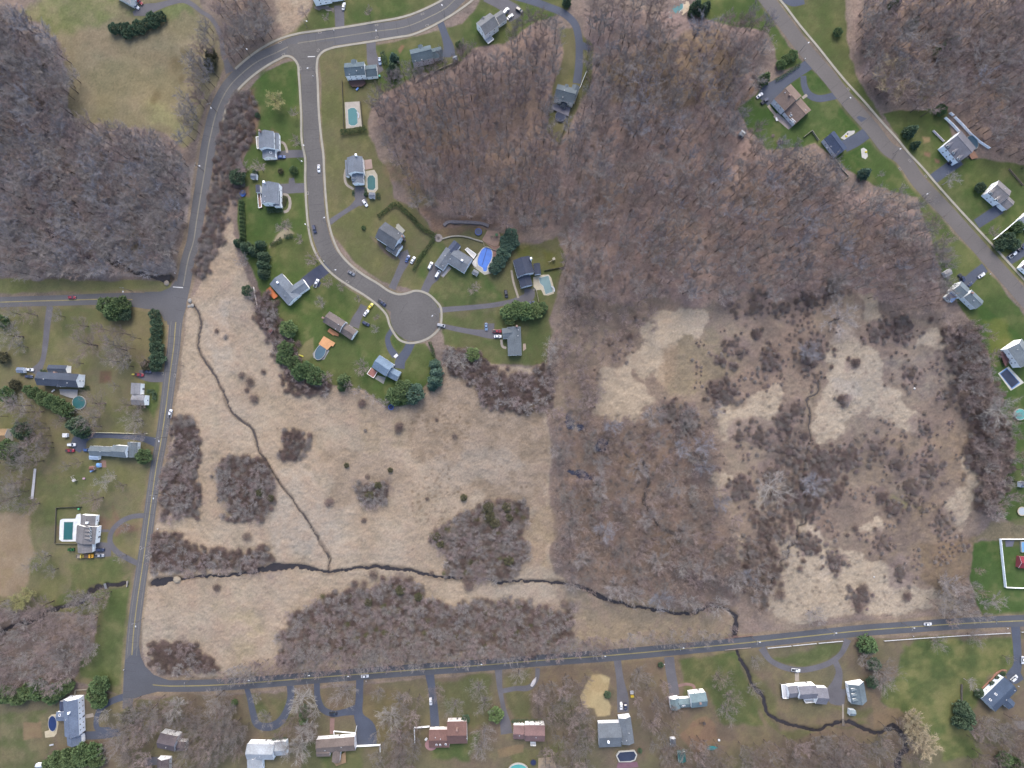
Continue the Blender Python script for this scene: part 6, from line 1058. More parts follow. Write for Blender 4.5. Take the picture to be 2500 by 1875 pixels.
def car_meshes(kind):
    if kind in CARP: return CARP[kind]
    L, Wd, st, gb, gt, zt = KINDS[kind]; mb = MB(); vs = []; n = len(st)
    for x, hw, z in st: vs += [(x, -hw * .93, .22), (x, -hw, .5), (x, -hw * .97, z - .07), (x, -hw * .80, z), (x, hw * .80, z), (x, hw * .97, z - .07), (x, hw, .5), (x, hw * .93, .22)]
    fs = []
    for i in range(n - 1):
        for k in range(8): fs.append((i * 8 + k, i * 8 + (k + 1) % 8, (i + 1) * 8 + (k + 1) % 8, (i + 1) * 8 + k))
    fs = [f[::-1] for f in fs]; fs.append(tuple(range(8))[::-1]); fs.append(tuple((n - 1) * 8 + k for k in range(8))); mb.add(vs, [f[::-1] for f in fs])
    zb = st[3][2] - .03; hb, ht = st[3][1] * .88, st[3][1] * .68
    g = [Vector(v) for v in ((gb[0], -hb, zb), (gb[1], -hb, zb), (gb[1], hb, zb), (gb[0], hb, zb), (gt[0], -ht, zt), (gt[1], -ht, zt), (gt[1], ht, zt), (gt[0], ht, zt))]
    mb.prism([(gt[0] - .08, -ht - .03), (gt[1] + .08, -ht - .03), (gt[1] + .08, ht + .03), (gt[0] - .08, ht + .03)], zt - .03, zt + .04)
    for a, b in ((0, 4), (1, 5), (2, 6), (3, 7)): mb.tube(g[a], g[b], .06, .05, 4)
    for s in (-1, 1):
        m = g[1].lerp(g[0], .5) if s < 0 else g[2].lerp(g[3], .5); m2 = g[5].lerp(g[4], .5) if s < 0 else g[6].lerp(g[7], .5); mb.tube(m, m2, .05, .05, 4)
        mb.box((gb[1] - .25, s * (hb + .22), zb + .06), (.16, .2, .14))                       # door mirrors
    if kind == 'pickup':
        b2 = MB(); b2.box((-1.7, 0, 1.06), (1.75, 1.5, .06)); CARP['bed'] = b2.mesh('cargo_bed', mat('bed_liner', (58, 60, 66), .9, (2, .05), (5, .05)))
    body = mb
    def quad(a, b, c, d, nm):
        q = MB(); nrm = (b - a).cross(c - a).normalized() * .02; q.add([a, b, c, d, a - nrm, b - nrm, c - nrm, d - nrm], [(0, 1, 2, 3), (7, 6, 5, 4), (0, 4, 5, 1), (1, 5, 6, 2), (2, 6, 7, 3), (3, 7, 4, 0)]); return q.mesh(nm, M_CGL)
    parts = [('windscreen', quad(g[1], g[2], g[6], g[5], 'windscreen'), (0, 0, 0)), ('rear_window', quad(g[3], g[0], g[4], g[7], 'rear_window'), (0, 0, 0)), ('side_window', quad(g[0], g[1], g[5], g[4], 'side_window'), (0, 0, 0)), ('side_window', quad(g[2], g[3], g[7], g[6], 'side_window'), (0, 0, 0))]
    w = MB(); w.tube((0, -.11, 0), (0, .11, 0), .33, .33, 12, 0); w.tube((0, -.12, 0), (0, .12, 0), .2, .2, 8, 1); wm = w.mesh('wheel', [M_TYRE, M_HUB])
    for sx in (-.3, .3):
        for sy in (-1, 1): parts.append(('wheel', wm, (sx * L, sy * (st[3][1] - .08), .33)))
    lm = MB(); lm.box((0, 0, 0), (.16, .34, .14)); hm = lm.mesh('headlight', M_LAMP); lm = MB(); lm.box((0, 0, 0), (.12, .3, .16)); tm = lm.mesh('tail_light', M_TAIL)
    for sy in (-.56, .56): parts += [('headlight', hm, (L / 2 - .12, sy, .68)), ('tail_light', tm, (-L / 2 + .06, sy, .78))]
    if kind == 'pickup': parts.append(('cargo_bed', CARP['bed'], (0, 0, .03)))
    CARP[kind] = (body, parts); return CARP[kind]
BODY = {}
def car(t, x, y, ang, col, kind, label, cat='car', group=None):
    p = Z(*t, f"{x},{y}")[0]; wx, wy = W(*p, .8); body, parts = car_meshes(kind)
    if (kind, col) not in BODY: BODY[kind, col] = body.mesh('body', CARM[col])
    root = thing('parked_car' if cat == 'car' else cat.replace(' ', '_'), label, cat, (wx, wy, .07), -math.radians(ang), group); link('body', BODY[kind, col], root)
    for nm, me, loc in parts: o = link(nm, me, root); o.location = loc
CARS = [((0,0),1505,20,35,'red','sedan','red car beside the house cut by the top edge'), ((0,0),1467,65,38,'white','sedan','white car beside the house cut by the top edge'), ((1,0),1500,65,-80,'white','sedan','white car in the drive of the top middle house'), ((1,0),1890,660,85,'lightblue','sedan','blue car at the end of the worn drive by the tall hedge'),
 ((2,0),1040,120,-50,'white','van','upper of two white cars at the diagonal white house'), ((2,0),1085,180,-40,'white','sedan','lower of two white cars at the diagonal white house'), ((2,0),1187,110,30,'black','suv','dark car at the far end of the wide top drive'), ((3,0),1570,1030,-38,'white','sedan','white car at the end of the looping blue drive'), ((3,0),1625,1090,-38,'navy','pickup','dark pickup at the end of the looping blue drive'),
 ((0,1),775,1553,0,'red','sedan','dark red car driving along the side road'), ((1,1),830,35,0,'blue','sedan','blue car in the drive of the upper west lawn house'), ((1,1),1232,160,88,'white','sedan','white car driving down the cul-de-sac street'), ((1,1),1185,815,78,'navy','suv','navy car on the bend of the cul-de-sac street'), ((1,1),1730,535,55,'white','sedan','white car in the drive of the pink patio house'),
 ((1,1),2190,1135,-65,'blue','sedan','blue car beside the dark grey house'), ((1,1),1205,1400,-65,'white','pickup','white pickup beside the fresh black drive'), ((1,1),1582,1290,30,'grey','sedan','grey car parked at the kerb of the cul-de-sac street'), ((1,1),1915,1610,38,'navy','pickup','navy pickup near the mouth of the cul-de-sac'), ((1,1),1788,1650,-52,'yellow','sedan','bright yellow car in the brown house drive'),
 ((2,1),35,1150,-60,'white','sedan','white car next to the blue car at the dark grey house'), ((2,1),225,1210,-65,'white','suv','white car left of the rambling grey house drive'), ((2,1),305,1300,-60,'white','van','white car with dark roof on the rambling house drive'), ((2,1),1043,1515,82,'black','suv','black car standing on the lawn by the dark roofed house'), ((2,1),1240,1632,-10,'black','sedan','left black car below the dark roofed house'), ((2,1),1312,1612,-15,'navy','sedan','right dark car below the dark roofed house'),
 ((4,1),1430,85,-40,'navy','suv','navy car in the drive of the dormer house'), ((4,1),1755,1315,-35,'white','sedan','white car in the drive of the sunroom house'), ((4,1),1540,1340,50,'navy','pickup','navy pickup near the shed of the sunroom house'), ((4,1),1620,1420,-40,'navy','sedan','navy car against the sunroom house'), ((4,1),2095,1090,-40,'white','pickup','white pickup at the right edge drive'), ((4,1),2190,1020,-40,'navy','pickup','dark pickup at the right edge drive'),
 ((0,2),320,675,3,'white','sedan','white car beside the slate roofed house'), ((0,2),310,748,3,'navy','sedan','dark car beside the slate roofed house'), ((0,2),1505,730,5,'red','pickup','red pickup in the drive by the left hand road'), ((0,2),1590,695,5,'navy','pickup','navy pickup under the olive evergreen'), ((0,2),1840,1150,-80,'white','pickup','white pickup driving on the left hand road'), ((0,2),775,1485,0,'white','suv','white car at the end of the blue drive'), ((0,2),755,1548,0,'red','pickup','red pickup at the end of the blue drive'), ((0,2),940,1542,0,'blue','sedan','blue car tucked against the long grey house'),
 ((1,2),1742,62,-52,'white','sedan','white car behind the yellow car'), ((1,2),1740,177,28,'navy','suv','dark car on the lawn by the brown house drive'), ((2,2),342,197,12,'silver','van','silver car crossing the cul-de-sac pavement'), ((2,2),828,210,88,'lightblue','sedan','blue car in the side bay of the grey garage house'), ((2,2),945,260,0,'red','pickup','red pickup at the grey garage house'), ((2,2),953,315,0,'white','sedan','white car at the grey garage house'),
 ((0,3),1085,960,0,'navy','suv','navy car before the taupe roofed house'), ((0,3),1077,1022,0,'silver','pickup','pale pickup before the taupe roofed house'), ((1,4),1728,668,-3,'white','sedan','white car on the left half of the lower road'), ((1,4),1387,1072,0,'black','suv','black car on the second looped drive'), ((2,4),228,940,88,'white','sedan','white car in the drive of the red brown house'), ((3,4),73,990,88,'white','sedan','white car at the cross gabled house'), ((3,4),120,1000,88,'navy','sedan','navy car at the cross gabled house'), ((3,4),1960,603,5,'white','pickup','white pickup on the semicircular drive'),
 ((4,4),1175,105,-3,'white','sedan','white car on the right half of the lower road'), ((4,4),2107,690,-40,'white','suv','white car beside the navy roofed house'), ((4,4),2200,495,90,'white','sedan','white car on the drive at the lower right edge')]
for c in CARS: car(*c)
# ------------------------------------------------------------------ pools
M_POOLC = {'teal': mat('pool_cover_teal', (56, 118, 122), .6, (.3, .06), (2, .05)), 'green': mat('pool_cover_green', (34, 96, 98), .6, (.3, .06), (2, .05)), 'grey': mat('pool_cover_grey', (112, 140, 142), .6, (.3, .08), (2, .05)), 'blue': mat('pool_cover_blue', (62, 118, 208), .5, (.4, .10), (3, .06)), 'navy': mat('pool_cover_navy', (44, 62, 104), .6, (.3, .08), (2, .05), spec=.1), 'dark': mat('pool_water_dark', (60, 68, 88), .6, (.3, .1), (2, .05), spec=.08), 'slate': mat('pool_cover_slate', (74, 102, 118), .4, (.3, .08), (2, .05)), 'aqua': mat('pool_water_aqua', (92, 168, 160), .1, (.3, .08), (2, .05), spec=.5), 'sky': mat('pool_water_sky', (110, 160, 200), .1, (.3, .08), (2, .05), spec=.5)}
M_COPE = mat('pool_coping', (196, 194, 186), .8, (.4, .05), (3, .05))
def patio(t, s, c, label=None, z=.06, n=1): 
    P = Z(*t, s); P = smooth_line(P, n, True) if n > 1 else P; mb = MB(); mb.prism([W(p[0], p[1]) for p in P], -.05, z); return struct(mb.build('patio', mat('patio_%d_%d_%d' % c, c, .88, (.4, .08), (2.5, .08))), label)
def pool(t, s, cover, label, n=1, rim=.35, h=.16, cat='swimming pool', wall=None, seam=None):
    P = Z(*t, s); P = smooth_line(P, n, True) if n > 1 else P; P = [Vector(W(p[0], p[1], h)) for p in P]; c = sum(P, Vector((0, 0))) / len(P); root = thing('swimming_pool', label, cat, (c.x, c.y, 0)); Q = [p - c for p in P]
    if sum(Q[i].x * Q[(i + 1) % len(Q)].y - Q[(i + 1) % len(Q)].x * Q[i].y for i in range(len(Q))) < 0: Q = Q[::-1]
    O = [q * (1 + rim / max(.5, q.length)) for q in Q]; m = len(Q); mb = MB(); vs = [(*q, h) for q in Q] + [(*q, h) for q in O] + [(*q, -.05) for q in O] + [(*q, h - .3 if h > .3 else -.02) for q in Q]; fs = []
    for i in range(m):
        j = (i + 1) % m; fs += [(i, m + i, m + j, j), (m + i, 2 * m + i, 2 * m + j, m + j), (j, 3 * m + j, 3 * m + i, i)]
    mb.add(vs, fs); mb.build('coping' if h < .5 else 'pool_wall', wall or M_COPE, root); mb = MB(); mb.prism([(q.x, q.y) for q in Q], -.04, h - (.05 if h < .5 else .12)); mb.build('pool_cover', M_POOLC[cover], root)
    if seam:
        a, b = [Vector(W(p[0], p[1], h)) - c for p in Z(*t, seam)]; mb = MB(); d = b - a; mb.box(((a.x + b.x) / 2, (a.y + b.y) / 2, h + .02), (d.length, .35, .12), math.atan2(d.y, d.x)); mb.build('cover_seam', mat('cover_seam_blue', (38, 66, 130), .6, (1, .05), (3, .05)), root)
    return root
def ring(cx, cy, rx, ry, a=0.0, n=20):
    ca, sa = math.cos(a), math.sin(a); return ' '.join(f"{cx + rx * math.cos(k * 2 * math.pi / n) * ca - ry * math.sin(k * 2 * math.pi / n) * sa},{cy + rx * math.cos(k * 2 * math.pi / n) * sa + ry * math.sin(k * 2 * math.pi / n) * ca}" for k in range(n))
patio((1,0), "1510,1105 1672,1095 1698,1370 1525,1390", (178, 170, 158)); pool((1,0), "1545,1185 1575,1165 1615,1165 1642,1190 1650,1330 1620,1355 1580,1355 1552,1335", 'teal', 'long eight sided teal pool inside a dark fence')
patio((1,1), "1725,70 1800,60 1812,160 1730,175", (168, 146, 136)); patio((1,1), "1735,190 1830,175 1865,230 1872,380 1840,420 1760,420 1735,370", (180, 172, 154)); pool((1,1), "1778,235 1815,235 1840,265 1843,370 1820,393 1775,390 1758,370 1756,265", 'green', 'dark green eight sided pool beside the pink patio')
patio((2,1), "735,1085 800,1010 880,1020 898,1100 890,1290 810,1310 690,1225 730,1180", (176, 172, 160)); pool((2,1), "790,1030 840,1015 880,1040 890,1110 870,1170 840,1220 830,1268 800,1270 790,1235 745,1205 735,1150 755,1090", 'blue', 'irregular pool under a bright blue cover', 3, rim=.5, seam="838,1020 785,1200")
patio((2,1), "785,925 840,830 960,835 985,900 960,990 920,1005 800,950", (150, 126, 112)); patio((2,1), "810,960 920,1010 975,990 975,1080 900,1180 890,1020", (142, 112, 102))
patio((2,1), "1335,1335 1430,1310 1500,1305 1530,1340 1565,1470 1560,1510 1500,1532 1450,1530 1420,1470 1340,1480", (186, 176, 154)); pool((2,1), "1398,1345 1500,1318 1548,1490 1470,1518 1445,1430 1410,1400", 'grey', 'teal grey pool with a notched corner beside the dark roofed house')
patio((3,0), "620,15 720,-5 800,15 815,60 800,110 660,228 545,170 542,120", (196, 178, 152)); pool((3,0), "640,20 690,5 738,30 742,75 735,95 710,110 665,208 575,178", 'teal', 'slanted teal pool on a tan deck at the top edge')
pool((4,0), ring(1660, 1535, 50, 78, -.5), 'slate', 'oval slate blue pool behind the dormer house', h=1.2, rim=.2)
pool((2,0), ring(1630, 1255, 54, 54), 'dark', 'round dark pool joined to the grey deck', h=1.2, rim=.15, wall=mat('pool_wall_grey', (120, 124, 136), .7, (1, .05), (3, .05)))
pool((1,1), ring(405, 428, 30, 30), 'blue', 'small round bright blue pool on a brown square', h=.8, rim=.2, wall=mat('pool_wall_blue', (60, 110, 200), .6, (1, .05), (3, .05)))
patio((1,2), "1165,500 1240,400 1330,450 1345,470 1290,565 1215,575 1175,545", (150, 150, 150)); pool((1,2), ring(1247, 484, 88, 52, -1.12), 'slate', 'oval teal pool beside the orange wooden deck', h=1.1, rim=.2)
mb = MB(); mb.prism([W(*p, 1.1) for p in Z(1,2,"1228,398 1285,312 1408,385 1385,425 1365,415 1325,462")], .95, 1.12); o = mb.build('pool_deck', decm((214, 160, 112))); tag(o, 'orange wooden deck at the head of the oval pool', 'deck')
patio((0,3), "650,640 680,627 815,625 830,580 870,570 880,690 830,700 820,870 670,872 640,850 645,700", (222, 224, 226)); pool((0,3), "692,662 790,662 780,852 684,852", 'green', 'rectangular dark green pool on a white terrace')
patio((0,4), "525,1110 560,1080 610,1075 632,1180 610,1290 585,1320 490,1332 482,1265 530,1250", (190, 178, 150)); pool((0,4), ring(565, 1180, 44, 82), 'navy', 'oval navy pool beside the long blue grey house', h=.5, rim=.2)
patio((4,2), "1930,715 2045,640 2212,815 2068,902", (198, 196, 186)); pool((4,2), "1958,720 2030,665 2160,810 2080,872", 'dark', 'rectangular dark pool with blue border and white rails', rim=.7, wall=mat('pool_border_blue', (96, 136, 188), .5, (1, .05), (3, .05)))
pool((4,2), ring(2172, 1158, 58, 58), 'aqua', 'round aqua pool at the right edge', h=1.2, rim=.25); pool((0,2), ring(850, 1030, 70, 70), 'green', 'round dark green pool under the bare tree at the slate roofed house', h=.9, rim=.2); pool((2,4), ring(1175, 1700, 105, 80), 'aqua', 'white rimmed pool cut off by the bottom edge', h=1.2, rim=.5)
pool((4,3), "2185,880 2260,875 2262,985 2190,985", 'sky', 'light blue pool inside the white fence', h=1.1, rim=.3); patio((4,3), "2010,855 2110,855 2090,925 2015,930", (104, 104, 116)); pool((3,4), "30,1530 60,1490 210,1480 235,1520 215,1570 170,1585 60,1590", 'dark', 'octagonal above ground pool with pale deck behind the cross gabled house', h=1.2, rim=.7)
patio((3,4), "40,1600 245,1590 260,1650 20,1665", (124, 92, 104)); patio((3,0), "1715,1260 1760,1220 1880,1320 1925,1365 1880,1400", (164, 152, 148)); patio((2,2), "1225,395 1252,392 1260,450 1225,475", (168, 150, 136)); patio((1,2), "1865,735 1955,760 1930,830 1835,770", (150, 148, 142)); patio((1,1), "2065,770 2090,755 2165,830 2135,865", (160, 158, 146)); patio((2,4), ring(232, 1408, 66, 62), (168, 128, 128)); patio((1,0), "1185,90 1235,115 1270,95 1360,110 1390,140 1395,90 1270,60 1180,70", (120, 110, 104))
patio((2,4), "1390,1550 1540,1540 1600,1680 1390,1680", (170, 150, 124)); patio((0,3), "1085,-5 1145,-5 1150,70 1090,72", (140, 112, 100)); patio((4,4), "2100,1150 2212,1150 2212,1250 2150,1235", (120, 112, 108)); patio((4,0), "230,1490 310,1415 385,1410 380,1440 270,1510", (188, 184, 176)); patio((4,0), "450,1610 480,1595 515,1620 525,1690 500,1720 460,1700", (194, 190, 182)); patio((2,1), "340,1325 410,1235 440,1220 375,1325", (170, 168, 170)); patio((3,4), "2065,1110 2212,1110 2212,1235 2150,1230", (116, 108, 104)) if False else None
# ------------------------------------------------------------------ poles, fences and small things
M_WOODP = mat('pole_wood', (120, 112, 104), .9, (1, .1), (5, .1)); M_LAMPH = mat('lamp_head', (220, 222, 224), .5, (1, .02), (4, 0)); M_STEEL = mat('lamp_steel', (126, 128, 132), .5, (1, .03), (4, 0))
def pole(t, x, y, label, ang=0, lamp=True, H=10.5):
    p = Z(*t, f"{x},{y}")[0]; wx, wy = W(*p, H); root = thing('utility_pole', label, 'utility pole', (wx, wy, 0), math.radians(ang)); mb = MB(); mb.tube((0, 0, -.2), (0, 0, H + .4), .18, .12, 8); mb.build('pole', M_WOODP, root)
    mb = MB(); mb.box((0, .1, H - .3), (.14, .12, 2.4) if False else (2.6, .14, .16)); c = mb.build('crossarm', M_STEEL, root); mb = MB(); [mb.lathe((q, .1, H - .22), [(.06, 0), (.09, .1), (.05, .22)], 6) for q in (-1.1, -.5, .5, 1.1)]; mb.build('insulator', M_LAMPH, c)
    if lamp:
        mb = MB(); mb.tube((0, 0, H - 2), (0, -1.7, H - 1.5), .06, .05, 6); a = mb.build('lamp_arm', M_STEEL, root); mb = MB(); mb.lathe((0, -1.95, H - 1.6), [(.05, -.14), (.30, -.06), (.34, .06), (.12, .16)], 8, sy=1.7); mb.build('lamp', M_LAMPH, a)
def lamp(t, x, y, bx, by, label):
    a = Z(*t, f"{x},{y}")[0]; b = Z(*t, f"{bx},{by}")[0]; H = 8.0; hx, hy = W(*a, H); wx, wy = W(*b); root = thing('street_lamp', label, 'street lamp', (wx, wy, 0)); dx, dy = hx - wx, hy - wy; l = math.hypot(dx, dy) or 1; dx, dy = dx / l * min(l, 3.5), dy / l * min(l, 3.5)
    mb = MB(); mb.tube((0, 0, 0), (0, 0, H - .4), .12, .08, 8); mb.build('pole', M_STEEL, root); mb = MB(); mb.tube((0, 0, H - .5), (dx * .85, dy * .85, H), .06, .05, 6); q = mb.build('lamp_arm', M_STEEL, root)
    mb = MB(); mb.lathe((dx, dy, H), [(.08, -.1), (.3, -.06), (.32, .06), (.1, .14)], 10, sx=1.8, ang=math.atan2(dy, dx)); mb.build('lamp', M_LAMPH, q)
for t, x, y, lb, an, lp in [((0,1),2105,115,'upper utility pole in the wood edge left of the long road',80,True), ((0,1),1930,705,'utility pole in the wood edge above the side road',80,False), ((0,1),1310,1450,'utility pole on the grass above the side road',0,True), ((0,2),1880,617,'utility pole by the olive evergreen on the left hand road',0,False), ((0,2),1690,1415,'utility pole at the mouth of the blue drive',15,True), ((0,3),1640,375,'utility pole above the semicircular drive',0,True), ((0,3),1545,945,'utility pole at the lower end of the semicircular drive',10,False), ((0,4),1440,105,'utility pole with twin lamps above the road junction',10,True),
 ((0,4),1990,760,'leftmost utility pole over the lower road',85,False), ((1,4),428,725,'utility pole over the first looped drive mouth',85,True), ((1,4),1082,670,'utility pole between the two looped drives',85,True), ((1,4),1505,680,'utility pole left of the white car on the lower road',85,True), ((2,4),108,590,'utility pole right of the car park house on the lower road',85,False), ((2,4),740,550,'utility pole left of the forked driveway',85,True), ((2,4),1378,497,'utility pole right of the forked driveway',85,False), ((2,4),2083,462,'utility pole above the sandy patch',85,True), ((3,4),720,372,'utility pole by the straight drive of the teal house',85,True), ((3,4),1548,308,'utility pole beside the culvert',85,True), ((4,4),165,210,'utility pole above the fork of the semicircular drive',85,True), ((4,4),1012,155,'utility pole left of the moving white car at right',85,True), ((4,4),1922,82,'rightmost utility pole over the lower road',85,False), ((1,0),410,495,'utility pole in the thicket of the top bend',60,True), ((1,0),40,1118,'utility pole beside the bend of the long road',20,True)]: pole(t, x, y, lb, an, lp)
for t, x, y, bx, by, lb in [((1,0),1110,735,1195,800,'street lamp at the mouth of the cul-de-sac street'), ((1,0),1850,330,1880,400,'street lamp by the kerb below the top middle house'), ((1,0),1100,228,1105,300,'street lamp on the lawn left of the top middle house'), ((2,0),350,55,382,185,'street lamp on the top street near the fenced drive'), ((3,0),2098,460,2000,560,'upper street lamp on the diagonal road'), ((4,0),338,1055,250,1120,'second street lamp on the diagonal road'), ((4,0),878,1608,800,1659,'third street lamp on the diagonal road'), ((4,1),1168,435,1110,460,'fourth street lamp on the diagonal road'), ((1,1),1085,108,1045,102,'street lamp beside the upper west lawn house'), ((1,1),1290,690,1308,745,'street lamp at the drive of the pink patio house'), ((1,1),1085,762,1140,815,'street lamp opposite the navy car'), ((1,1),1415,1255,1390,1290,'street lamp beside the grey kerbside car'), ((2,2),245,93,290,88,'street lamp on the cul-de-sac rim'), ((1,0),1080,1575,1060,1600,'street lamp above the first west drive'), ((4,1),2205,1405,2180,1430,'lowest street lamp on the diagonal road')]: lamp(t, x, y, bx, by, lb)
def fence(t, s, h, c, label, name='fence', post=2.6, rails=False, thick=.08):
    P = [Vector(W(*p[:2], h)) for p in Z(*t, s)]; root = thing(name, label, 'fence', (P[0].x, P[0].y, 0)); m = mat('fence_%d_%d_%d' % c, c, .75, (.5, .06), (3, .06), full=c[0] > 200 and not rails) if not rails else mat('rail_%d_%d_%d' % c, c, .8, (.5, .06), (3, .06)); off = P[0]; mb = MB(); pb = []
    for a, b in zip(P, P[1:]):
        d = b - a; L = d.length; an = math.atan2(d.y, d.x); mid = (a + b) / 2 - off
        if rails: [mb.box((mid.x, mid.y, z), (L, .09, .14), an) for z in (h * .35, h * .65, h * .95)]
        else: mb.box((mid.x, mid.y, h * .52), (L, thick, h * .9), an); mb.box((mid.x, mid.y, h * .99), (L, thick + .06, .06), an)
        k = max(1, int(L / post)); pb += [(a.lerp(b, i / k) - off, an) for i in range(k)]
    mb.build('panel', m, root); pb.append((P[-1] - off, 0)); pm = MB(); pm.box((0, 0, h * .5), (.14, .14, h * 1.06)); pm.box((0, 0, h * 1.05), (.18, .18, .06)); me = pm.mesh('post', m)
    for q, an in pb[:100]: o = link('post', me, root); o.location = (q.x, q.y, 0); o.rotation_euler = (0, 0, an)
WF, WD, BK, TN = (224, 226, 228), (150, 132, 112), (72, 68, 66), (186, 178, 160)
for a in [((1,0),"1480,870 1490,1080 1500,1395 1530,1400",1.3,BK,'dark wire fence down the left side of the long teal pool'), ((1,0),"1680,1095 1705,1370",1.3,BK,'dark wire fence down the right side of the long teal pool'), ((2,0),"65,890 110,850 300,750 460,682 530,655 505,565",1.2,TN,'tan fence around the back lawn of the pinkish house'), ((2,0),"1910,770 1840,945",1.2,WF,'thin pale fence beside the end of the curved drive'), ((2,0),"1705,1295 1655,1430 1610,1580",1.6,BK,'dark fence running down from the round pool'), ((4,0),"1425,1210 1462,1240",2.0,WF,'short white fence panel at the wood edge'), ((4,0),"1475,1255 1560,1340 1640,1430 1740,1520 1860,1598",2.0,WF,'long white fence behind the dark oval pool'), ((4,0),"1372,1262 1450,1335 1520,1412",2.0,WF,'white fence between garden and oval pool'), ((4,0),"1240,1405 1275,1440 1355,1520",1.6,(206,192,192),'pinkish fence beside the dormer house garden'),
 ((3,0),"2050,1475 2140,1405 2212,1510",1.6,TN,'pale fence at the top of the navy roofed garden'), ((4,1),"180,60 250,165 325,245 222,328",1.2,TN,'pale stone edged fence below the navy roofed house'), ((4,1),"1900,922 2060,790 2212,660 2290,595",1.8,WF,'long white fence at the right edge'), ((4,3),"2350,850 1970,850 1990,1050 2025,1372 2350,1385",2.0,WF,'tall white fence around the red playhouse lawn'), ((0,2),"965,1352 1300,1360 1585,1366",1.1,(206,200,170),'pale rail fence above the blue drive'), ((0,3),"600,510 870,498",1.3,BK,'dark fence above the white pool terrace'), ((0,3),"600,515 585,895 815,900",1.2,(120,112,96),'wire fence left of the white pool terrace'), ((1,4),"1635,1430 1890,1418 1893,1490",1.8,WF,'L shaped white fence below the square car park'), ((1,4),"1640,1210 1625,1285 1390,1265 1395,1305",1.0,WF,'white railing before the long brown house'), ((2,4),"55,1395 48,1232 210,1218",1.8,WF,'white fence left of the red brown house'), ((3,4),"85,1400 80,1401",.2,TN,''), ((0,4),"800,880 808,822 945,815",1.2,TN,'low tan fence above the long blue grey house'), ((2,1),"1455,1262 1690,1218",1.4,BK,'dark fence across the lawn of the dark roofed house'), ((2,1),"1700,1220 1675,1400",1.2,WD,'brown fence at the lawn edge beside the wood'), ((2,1),"1340,1440 1370,1475 1395,1600",1.2,TN,'pale fence below the notched pool'), ((2,1),"800,960 805,1000 935,1045 975,1000 975,1060",.8,TN,'low stone edge above the blue covered pool'), ((4,3),"2140,220 2050,215 1995,250 1980,350 1890,480",1.0,BK,'dark curved fence at the right marsh edge'), ((4,1),"2060,160 2212,340",1.4,WD,'brown fence behind the taupe roofed house')]:
    if a[4]: fence(*a)
for a in [((3,4),"1660,368 1912,345",1.1,WF,'left white rail fence above the semicircular drive'), ((3,4),"1935,342 2185,318",1.1,WF,'middle white rail fence above the semicircular drive'), ((4,4),"0,315 258,292",1.1,WF,'right white rail fence above the semicircular drive'), ((4,4),"710,290 1100,262 1560,232 2070,205",1.1,WF,'long white rail fence along the broad right lawn'), ((4,4),"2195,195 2300,190",1.1,WF,'white rail fence at the lower right edge'), ((3,4),"1200,388 1300,378 1365,372 1475,362",.9,(176,160,150),'guard rail on the south side of the culvert'), ((3,4),"1190,262 1280,252 1400,240 1500,228",.9,(150,120,110),'guard rail on the north side of the culvert')]: fence(*a, rails=True)
fence((0,3), "378,85 362,235 345,410", 1.6, (208, 206, 206), 'long white plank fence standing among the left gardens', thick=2.6, post=8) if False else None
mb = MB(); P = [W(*p, .5) for p in Z(0,3,"365,85 392,85 360,412 330,412")]; mb.prism(P, .42, .52); ro = thing('boardwalk', 'long narrow white boardwalk among the left gardens', 'boardwalk', (*P[0], 0)); o = mb.build('deck_board', mat('boardwalk_white', (198, 196, 198), .8, (.3, .08), (2, .08)), ro); o.data.transform(Matrix.Translation((-P[0][0], -P[0][1], 0)))
for k in range(6): mb = MB(); q = Vector(P[0]).lerp(Vector(P[3]), k / 5) - Vector(P[0]); mb.box((q.x + .7, q.y, .2), (1.2, .15, .45)); mb.build('trestle', M_WOODP, ro)
fence((1,1), "522,1440 545,1560 565,1650", 1.8, (206, 196, 188), 'leaning pale fence in the scrub left of the orange deck house'); 
def shed(t, x, y, L, Wd, ang, rc, wc, label, h=2.2, name='shed', pitch=.5):
    p = Z(*t, f"{x},{y}")[0]; wx, wy = W(*p, h); root = thing(name, label, 'shed', (wx, wy, 0), -math.radians(ang)); b = Block.__new__(Block); b.u, b.v, b.c = Vector((1, 0)), Vector((0, 1)), Vector((0, 0)); b.L, b.w, b.h, b.pitch = L, Wd, h, pitch; b.rise = Wd / 2 * pitch
    m = MB(); wall_mesh(b, m, .15); m.build('wall', wallm(wc), root); m = MB(); roof_mesh(b, m); m.build('roof', [roofm(rc), M_TRIM], root); m = MB(); m.box((L * .1, -Wd / 2 + .12, .95), (1.2, .08, 1.8)); m.build('door', M_DOOR, root)
shed((3,0),1385,1440,3.4,3.0,38,(206,208,208),(190,190,190),'small white roofed shed at the wood edge by the deep green lawn'); shed((1,1),530,245,3.6,3.2,5,(126,134,144),(206,208,212),'grey shed beside the round dark evergreen'); shed((1,1),1805,450,3.6,3.4,5,(124,130,140),(190,190,194),'grey pool shed below the dark green pool'); shed((2,1),710,1285,3.6,3.0,30,(130,134,140),(196,198,200),'grey shed below the rambling house'); shed((4,1),1390,1290,4.2,3.8,-32,(150,150,152),(180,180,182),'pale shed at the wood edge above the sunroom house'); shed((0,2),222,680,4.4,3.4,2,(132,144,164),(190,192,198),'blue grey shed left of the slate roofed house'); shed((2,0),492,628,2.6,2.4,-20,(140,146,156),(170,170,176),'tiny shed at the end of the fenced drive'); shed((3,4),635,1380,4.6,3.2,88,(96,100,108),(206,208,210),'narrow dark roofed shed behind the teal roofed house'); shed((0,2),700,1383,2.8,2.4,0,(232,234,236),(228,230,232),'white box trailer at the end of the blue drive',1.9,'box_trailer',.1)
